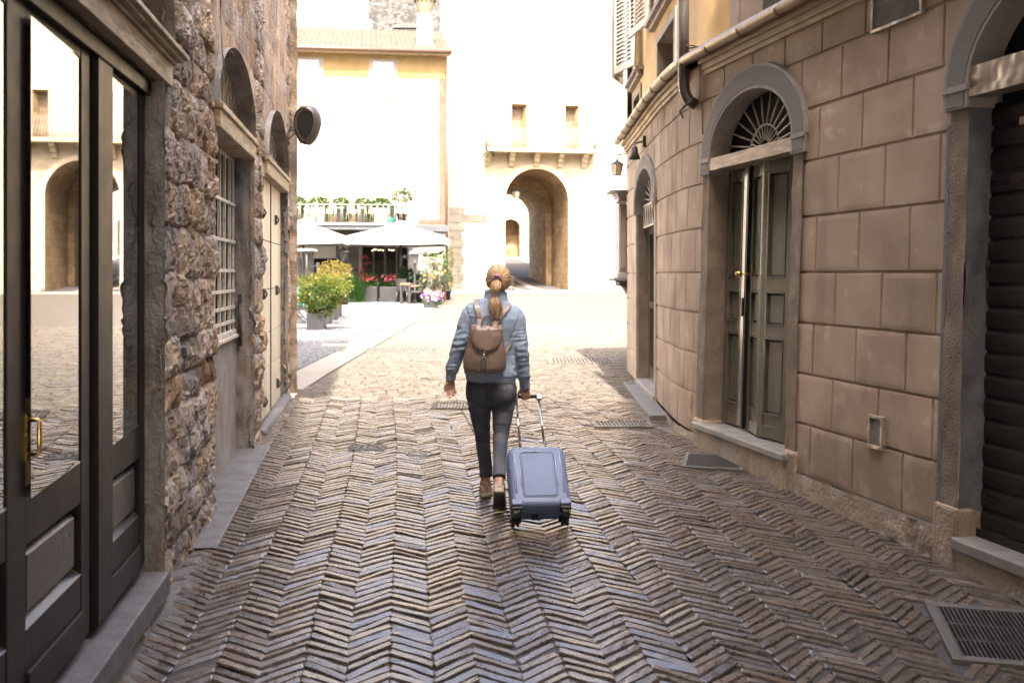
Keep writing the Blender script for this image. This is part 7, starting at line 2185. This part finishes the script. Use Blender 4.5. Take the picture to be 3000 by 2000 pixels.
for k in range(26):          # stray hairs at the right ear and crown
    s_ = 1 if k % 3 else -1; b_ = Vector(hair_c)+Vector((s_*.084, .01+rr_.normal(0, .012), -.02+rr_.normal(0, .02)))
    pts = [b_, b_+Vector((s_*.014, 0, .004)), b_+Vector((s_*(.022+rr_.normal(0, .004)), -.004, -.02)), b_+Vector((s_*(.026+rr_.normal(0, .006)), -.006, -.045-abs(rr_.normal(0, .012))))]
    strand(pts, [.0012, .0011, .0009, .0005], float(rr_.uniform(.6, 1.4)))
hair = mesh_object('hair', np.array(hair_v), hair_f, m_hair, person, True, np.array(hair_t))
def ruffle(c, R_, r_, name, mat, ax=(0, -1, -.25)):
    mb = MB(); a = Vector(ax).normalized(); u = a.cross(Vector((0, 0, 1))).normalized(); v = u.cross(a); pts = []; rad = []
    for k in range(36):
        th = 2*PI*k/36; rr2 = R_*(1+.10*math.sin(9*th)); pts.append(c+u*rr2*math.cos(th)+v*rr2*math.sin(th)+a*.004*math.sin(7*th)); rad.append(r_*(1+.22*math.sin(11*th)))
    mb.tube(pts, rad, 9, closed=True); mb.build(name, mat, person)
ruffle(TIE+Vector((0, -.012, -.002)), .024, .0115, 'scrunchie', m_scr)
ruffle(T2, .011, .006, 'hair_tie', m_tie, (0, -.2, -1))
for s_ in (-1, 1):
    mb = MB(); c = Vector(wv(.048+s_*.088, .016, 1.492)); mb.tube([c+Vector((.011*math.cos(t), .004*math.sin(t), .011*math.sin(t))) for t in np.linspace(0, 2*PI, 17)[:-1]], .0016, 6, closed=True); mb.build('earring', m_chrome, person)

# ---- backpack
bsw = bvh(sweat)
bp = thing('backpack', 'taupe leather drawstring backpack worn on the grey sweatshirt', 'backpack', wv(-.045, -.17, .93))
body = MB(); body.F = wv
rings = [(-.045, -.185, .915, .095, .045, .8), (-.045, -.190, .925, .128, .066, .75), (-.045, -.192, .950, .146, .078, .75), (-.044, -.192, 1.00, .148, .080, .75), (-.040, -.190, 1.06, .138, .076, .75), (-.036, -.186, 1.13, .122, .068, .75), (-.032, -.182, 1.19, .110, .060, .75), (-.030, -.180, 1.225, .104, .054, .75), (-.030, -.178, 1.240, .090, .044, .8)]
body.loft(rings, 36)
me, co, no = bake_remesh(body, 'bag_body', m_leather, bp, .0055, 3, .5)
loc = co - np.array(W)
f1 = fold_noise(loc, (26, 26, 7), 41., 1.0); f2 = fold_noise(loc, (10, 10, 16), 43., 1.0)
up = smooth01((loc[:, 2]-.98)/.16)
co = co + no*(.0055*up*f1*smooth01((np.abs(loc[:, 0]+.035)-.02)/.05) + .0030*f2)[:, None]
bag = finish_mesh(me, co, 'bag_body', m_leather, bp)
bb = bvh(bag)
def on_bag(x, z, lift): 
    h = bb.ray_cast(Vector(wv(x, -.6, z)), Vector((0, 1, 0)))
    return h[0]+Vector((0, -lift, 0)) if h[0] is not None else Vector(wv(x, -.245, z))
# flap: rounded tongue lying over the top
mb = MB(); nu, nv = 22, 16; P = []
def flap_pt(i, j, lift):
    u = i/(nu-1)*2-1; t = j/(nv-1)
    half = .106*math.sqrt(max(0, 1-max(0, (t-.30)/.70)**2.3))
    x = -.030+u*max(half, .004); z = lerp(1.246, 1.072, t)
    q = on_bag(x, min(z, 1.232), lift)
    if z > 1.225: q = Vector(wv(x, -.228+.075*smooth01(np.array((z-1.222)/.024)), z+.004))
    q.y -= .012*(1-abs(u)**3)*min(1, t*3)*.6
    return q
for L_ in (.016, .008):
    for i in range(nu):
        for j in range(nv): P.append(flap_pt(i, j, L_))
fs = [tuple(f) for f in grid_faces(nu, nv)] + [tuple(int(q)+nu*nv for q in f[::-1]) for f in grid_faces(nu, nv)]
edge = [j for j in range(nv)] + [i*nv+nv-1 for i in range(1, nu)] + [(nu-1)*nv+j for j in range(nv-2, -1, -1)]
fs += [(edge[k], edge[k+1], edge[k+1]+nu*nv, edge[k]+nu*nv) for k in range(len(edge)-1)]
mb.add(P, fs, True); fl = mb.build('flap', m_leather, bp)
mb = MB(); mb.tube([P[e]+Vector((0, -.001, 0)) for e in edge], .0026, 6); mb.build('flap_piping', m_leatherd, fl)
def band(pts, w, th, name, mat, parent, nrm=(0, -1, 0)):
    mb = MB(); V = []; n_ = Vector(nrm)
    for i, p in enumerate(pts):
        p = Vector(p); d = (Vector(pts[min(i+1, len(pts)-1)])-Vector(pts[max(i-1, 0)])).normalized(); s_ = d.cross(n_).normalized(); o = s_.cross(d).normalized()
        if o.dot(n_) < 0: o = -o
        V += [p-s_*w/2, p+s_*w/2, p+s_*w/2+o*th, p-s_*w/2+o*th]
    fs = [(4*i+k, 4*i+(k+1) % 4, 4*i+4+(k+1) % 4, 4*i+4+k) for i in range(len(pts)-1) for k in range(4)] + [(3, 2, 1, 0), tuple(4*(len(pts)-1)+k for k in range(4))]
    mb.add(V, fs); return mb.build(name, mat, parent, bevel=.0012)
band([flap_pt(11, j, .018)+Vector((lerp(.006, -.030, j/15)+.012, 0, 0)) for j in range(0, nv-1)], .022, .004, 'closure_strap', m_leather, bp)
# clip, ring, tag
c = on_bag(-.046, 1.035, .030)
mb = MB(); mb.tube([c+Vector((-.012, 0, .035)), c+Vector((.012, 0, .035)), c+Vector((.012, 0, .022)), c+Vector((-.012, 0, .022))], .0022, 6, closed=True)
mb.tube([c+Vector((0, 0, .022)), c+Vector((-.002, -.002, .002))], .005, 8)
mb.tube([c+Vector((.009*math.cos(t), -.001, -.010+.014*math.sin(t))) for t in np.linspace(0, 2*PI, 15)[:-1]], .0024, 6, closed=True); mb.build('snap_hook', m_chrome, bp)
band([on_bag(-.052, z_, .014) for z_ in (1.022, 1.005, .985, .972)], .024, .004, 'leather_tag', m_leather, bp)
mb = MB(); q = [on_bag(-.052, 1.020, .020)] ; tagp = [(-.064, 1.018), (-.040, 1.018), (-.040, .970), (-.064, .970)]
mb.tube([on_bag(a, b_, .019) for a, b_ in tagp], .0016, 5, closed=True); mb.build('tag_edge', m_leatherd, bp)
for pts in ([(-.050, 1.075), (-.060, 1.02), (-.075, .97), (-.083, .942)], [(-.036, 1.075), (-.034, 1.02), (-.030, .97), (-.022, .938)]):
    mb = MB(); pp = [on_bag(a, b_, .010) for a, b_ in pts]; mb.tube(pp, .0026, 6); mb.ball(pp[-1], (.0065, .0065, .008), 8, 6); mb.build('drawstring', m_leather, bp)
# carry loop
loop = [wv(-.060, -.215, 1.236), wv(-.062, -.215, 1.262), wv(-.050, -.210, 1.295), wv(-.026, -.205, 1.312), wv(-.002, -.207, 1.300), wv(.008, -.212, 1.268), wv(.004, -.215, 1.236)]
lp, lr = smooth_path(loop, [.009, .006, .0055, .0055, .0055, .006, .009], 4)
mb = MB(); mb.tube(lp, lr, 8); mb.build('carry_loop', m_leather, bp)
# shoulder straps following the back of the sweatshirt up and over
def on_back(x, z, lift=.006):
    h = bsw.ray_cast(Vector(wv(x, -.8, z)), Vector((0, 1, 0))); return h[0]+h[1]*lift if h[0] is not None else None
for xs_ in ((-.072, -.082, -.106), (.020, .062, .118)):
    pts = []
    z_top = 1.392 if xs_[0] < 0 else 1.366
    for q in range(14):
        t = q/13; x = (1-t)**2*xs_[0]+2*t*(1-t)*xs_[1]+t*t*xs_[2]; z_ = lerp(1.235, z_top, t); p = on_back(x, z_)
        if p is None: continue
        if q < 4: p = Vector(wv(x, -.205, z_)).lerp(p, q/4)
        pts.append(p)
    last = pts[-1]; 
    for dy, dz in ((.03, .016), (.07, .018), (.11, -.01), (.14, -.06)): pts.append(last+Vector((-.006 if xs_[0] > 0 else .006, dy, dz)))
    band(pts, .037, .007, 'shoulder_strap', m_leather, bp, (0, -.7, .7))
# side straps under the arms
for pts in ([wv(.085, -.19, 1.02), wv(.100, -.15, 1.055), wv(.128, -.118, 1.10), wv(.150, -.06, 1.14)], [wv(-.182, -.16, .99), wv(-.178, -.12, 1.03), wv(-.172, -.05, 1.08)]):
    band(pts, .018, .005, 'side_strap', m_leatherd, bp, (0, -1, .2))
mb = MB(); c = Vector(wv(.092, -.172, 1.035)); mb.cbox(c, (.022, .008, .030), .3); mb.build('strap_buckle', m_chrome, bp, bevel=.002)
for s_ in (-1, 1):
    mb = MB(); c = Vector(wv(-.030+s_*.104, -.185, 1.205)); mb.tube([c+Vector((s_*.004*math.cos(t), .010*math.cos(t), .012*math.sin(t))) for t in np.linspace(0, 2*PI, 15)[:-1]], .0025, 6, closed=True); mb.build('side_ring', m_chrome, bp)

# ---- suitcase
m_case = M('blue_grey_shell', (.115,.155,.27), (.105,.143,.25), rough=.46, scale=3, bump=.05, bscale=300, rough_var=.05, spec=.3)
m_case2 = M('shell_panel', (.112,.151,.264), (.103,.139,.245), rough=.50, scale=4, bump=.03, bscale=300, rough_var=.05, spec=.25)
m_casegroove = M('shell_groove', (.04,.052,.085), (.036,.047,.076), rough=.5)
m_casehi = M('shell_painted_highlight', (.27,.32,.44), (.25,.30,.41), rough=.28)  # lighter shell tone: highlights on ribs and dots are painted in
m_tubem = M('telescopic_steel', (.62,.62,.63), (.5,.5,.52), rough=.18, metal=1, scale=10)
m_rubber = M('black_rubber', (.016,.016,.017), (.03,.03,.03), rough=.55, scale=20)
m_gripm = M('black_grip', (.02,.02,.022), (.03,.03,.032), rough=.4, scale=20)
m_capm = M('grip_end_silver', (.52,.52,.54), (.44,.44,.46), rough=.35, metal=.4)
bx, by = .180, 6.36
base = Vector((bx, by, g1(by)))
grip_w = Vector(wv(.254, .068, .722)); 
fw = Vector((grip_w.x-bx, grip_w.y-by, 0)); fwd = fw.normalized()
cs_ = Vector((fwd.y, -fwd.x, 0))                     # across, to the right
tube_b = .030
dist = fw.length; hgt = grip_w.z - base.z
# solve the tilt so that the grip ends in the hand
al = math.radians(40)
for _ in range(40):
    A_ = fwd*math.cos(al)+Vector((0, 0, math.sin(al))); B_ = -fwd*math.sin(al)+Vector((0, 0, math.cos(al)))
    rad = math.atan2(hgt - tube_b*B_.z, dist - tube_b*B_.dot(fwd)); al += (rad-al)*.7
A_ = fwd*math.cos(al)+Vector((0, 0, math.sin(al))); B_ = -fwd*math.sin(al)+Vector((0, 0, math.cos(al)))
LG = (grip_w - base - B_*tube_b).dot(A_)
def FC(c_, a_, b_): return base + cs_*c_ + A_*a_ + B_*b_
suit = thing('suitcase', 'blue-grey hard shell cabin suitcase tilted on its wheels behind the woman', 'suitcase', tuple(base))
CW2, A0, A1, TH = .190, .050, .515, .185
def rbox(c0, c1, a0, a1, b0, b1, r, rb, n=8, mb=None):
    """box with rounded corners in the c-a plane and softened b edges"""
    def ol(ins):
        pts = []; rr3 = max(.002, r-ins*.6)
        for (cx, ay, st) in ((c1-r, a1-r, 0), (c0+r, a1-r, 1), (c0+r, a0+r, 2), (c1-r, a0+r, 3)):
            for k in range(n+1):
                t = PI/2*(st+k/n); pts.append((cx+(r-ins)*math.cos(t) if True else 0, ay+(r-ins)*math.sin(t)))
        return pts
    V = []; lay = []
    K = 5
    for k in range(K+1): t = k/K*PI/2; lay.append((rb*(1-math.sin(t)), b0+rb*(1-math.cos(t))))
    for k in range(K+1): t = k/K*PI/2; lay.append((rb*(1-math.cos(t)), b1-rb*(1-math.sin(t))))
    m_ = 4*(n+1)
    for ins, b_ in lay:
        for c_, a_ in ol(ins): V.append((c_, a_, b_))
    fs = [(i*m_+k, i*m_+(k+1) % m_, (i+1)*m_+(k+1) % m_, (i+1)*m_+k) for i in range(len(lay)-1) for k in range(m_)] + [tuple(range(m_))[::-1], tuple((len(lay)-1)*m_+k for k in range(m_))]
    mb.add(V, fs, True)
mb = MB(FC); rbox(-CW2, CW2, A0, A1, .0, TH, .055, .035, mb=mb); shell = mb.build('shell', m_case, suit)
def rrect(c0, c1, a0, a1, r, n=6):
    pts = []
    for (cx, ay, st) in ((c1-r, a1-r, 0), (c0+r, a1-r, 1), (c0+r, a0+r, 2), (c1-r, a0+r, 3)):
        for k in range(n+1): t = PI/2*(st+k/n); pts.append((cx+r*math.cos(t), ay+r*math.sin(t)))
    return pts
# raised centre panel with ridge frames
mb = MB(FC); o_ = rrect(-.108, .108, .112, .452, .020); i_ = rrect(-.100, .100, .120, .444, .015); m_ = len(o_)
mb.add([(c_, a_, TH-.002) for c_, a_ in o_]+[(c_, a_, TH+.0055) for c_, a_ in i_], [(k, (k+1) % m_, m_+(k+1) % m_, m_+k) for k in range(m_)]+[tuple(m_+k for k in range(m_))], False); mb.build('raised_panel', m_case2, shell)
mb = MB(FC); mb.tube([(c_, a_, TH+.001) for c_, a_ in rrect(-.112, .112, .108, .456, .022)], .0022, 5, closed=True); mb.build('panel_groove', m_casegroove, shell)
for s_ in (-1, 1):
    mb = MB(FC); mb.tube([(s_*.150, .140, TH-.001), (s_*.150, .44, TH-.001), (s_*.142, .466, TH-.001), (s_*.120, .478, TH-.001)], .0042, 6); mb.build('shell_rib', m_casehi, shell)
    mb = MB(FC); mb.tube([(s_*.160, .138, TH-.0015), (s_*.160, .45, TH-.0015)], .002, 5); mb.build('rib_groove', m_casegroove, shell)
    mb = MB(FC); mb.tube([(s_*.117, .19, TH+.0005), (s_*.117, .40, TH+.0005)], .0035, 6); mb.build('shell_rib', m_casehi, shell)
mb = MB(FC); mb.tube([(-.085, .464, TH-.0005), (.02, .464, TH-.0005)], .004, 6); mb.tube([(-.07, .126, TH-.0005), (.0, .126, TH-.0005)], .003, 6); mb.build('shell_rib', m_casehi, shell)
# pin dots, their glints painted in the lighter shell tone
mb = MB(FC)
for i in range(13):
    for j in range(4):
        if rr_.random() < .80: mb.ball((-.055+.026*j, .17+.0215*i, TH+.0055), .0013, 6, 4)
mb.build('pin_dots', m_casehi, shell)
# zip line / seam round the middle, dark latch on the left side, bottom wells
mb = MB(FC); mb.tube([(c_, a_, TH*.5) for c_, a_ in rrect(-CW2-.001, CW2+.001, A0-.001, A1+.001, .055)], .0035, 6, closed=True); mb.build('seam', m_casegroove, shell)
mb = MB(FC); mb.box(-CW2-.006, -CW2+.004, .22, .33, TH*.5-.018, TH*.5+.018); mb.build('latch', m_gripm, suit, bevel=.003)
mb = MB(FC); mb.box(-.055, -.012, A0-.006, A0+.01, .02, .095); mb.build('foot_block', m_gripm, suit, bevel=.004)
mb = MB(FC); mb.box(-.046, -.030, A0-.0085, A0-.004, .03, .05); mb.build('foot_plate', m_chrome, suit)
for s_ in (-1, 1):
    mb = MB(FC); rbox(min(s_*.190, s_*.118), max(s_*.190, s_*.118), A0+.004, A0+.048, TH-.05, TH+.004, .012, .008, 4, mb); mb.build('corner_guard', m_case, suit)
    for b_ in (TH-.045, .032):
        mb = MB(FC); mb.box(s_*.155-.035, s_*.155+.035, A0-.014, A0+.006, b_-.032, b_+.032); mb.build('wheel_well', m_rubber, suit, bevel=.006)
        wh = MB(FC); wh.box(s_*.158-.008, s_*.158+.008, A0-.035, A0-.006, b_-.012, b_+.012); hs = wh.build('wheel', m_rubber, suit, bevel=.003)
        for q in (-1, 1):
            t_ = MB(); ctr = FC(s_*.158+q*.015, A0-.026, b_-.004); ax = cs_*1.0
            def wp(r_, x_, t): return ctr + ax*x_ + A_*r_*math.cos(t) + B_*r_*math.sin(t)
            V = [wp(r_, x_, 2*PI*k/18) for r_, x_ in ((.016, -.009), (.024, -.007), (.026, 0), (.024, .007), (.016, .009)) for k in range(18)]
            t_.add(V, [(i*18+k, i*18+(k+1) % 18, (i+1)*18+(k+1) % 18, (i+1)*18+k) for i in range(4) for k in range(18)]+[tuple(range(18))[::-1], tuple(72+k for k in range(18))], True); t_.build('tyre', m_rubber, hs)
            t_ = MB(); V = [wp(r_, q*x_, 2*PI*k/14) for r_, x_ in ((.015, .0092), (.006, .0105)) for k in range(14)]
            t_.add(V, [(k, (k+1) % 14, 14+(k+1) % 14, 14+k) for k in range(14)]+[tuple(14+k for k in range(14))], True); t_.build('hub', m_casegroove, hs)
# telescopic handle
HW = .083
for s_ in (-1, 1):
    mb = MB(FC); mb.tube([(s_*HW, A1-.03, tube_b), (s_*HW, A1+.13, tube_b)], .0105, 12); mb.tube([(s_*HW, A1+.13, tube_b), (s_*HW*.97, LG-.005, tube_b)], .0080, 12); mb.build('handle_tube', m_tubem, suit)
    mb = MB(FC); mb.box(s_*HW-.016, s_*HW+.016, LG-.030, LG+.014, tube_b-.015, tube_b+.015); mb.build('grip_end', m_capm, suit, bevel=.004)
mb = MB(FC); mb.tube([(-HW, LG, tube_b), (HW, LG, tube_b)], .0125, 12); mb.build('grip', m_gripm, suit)
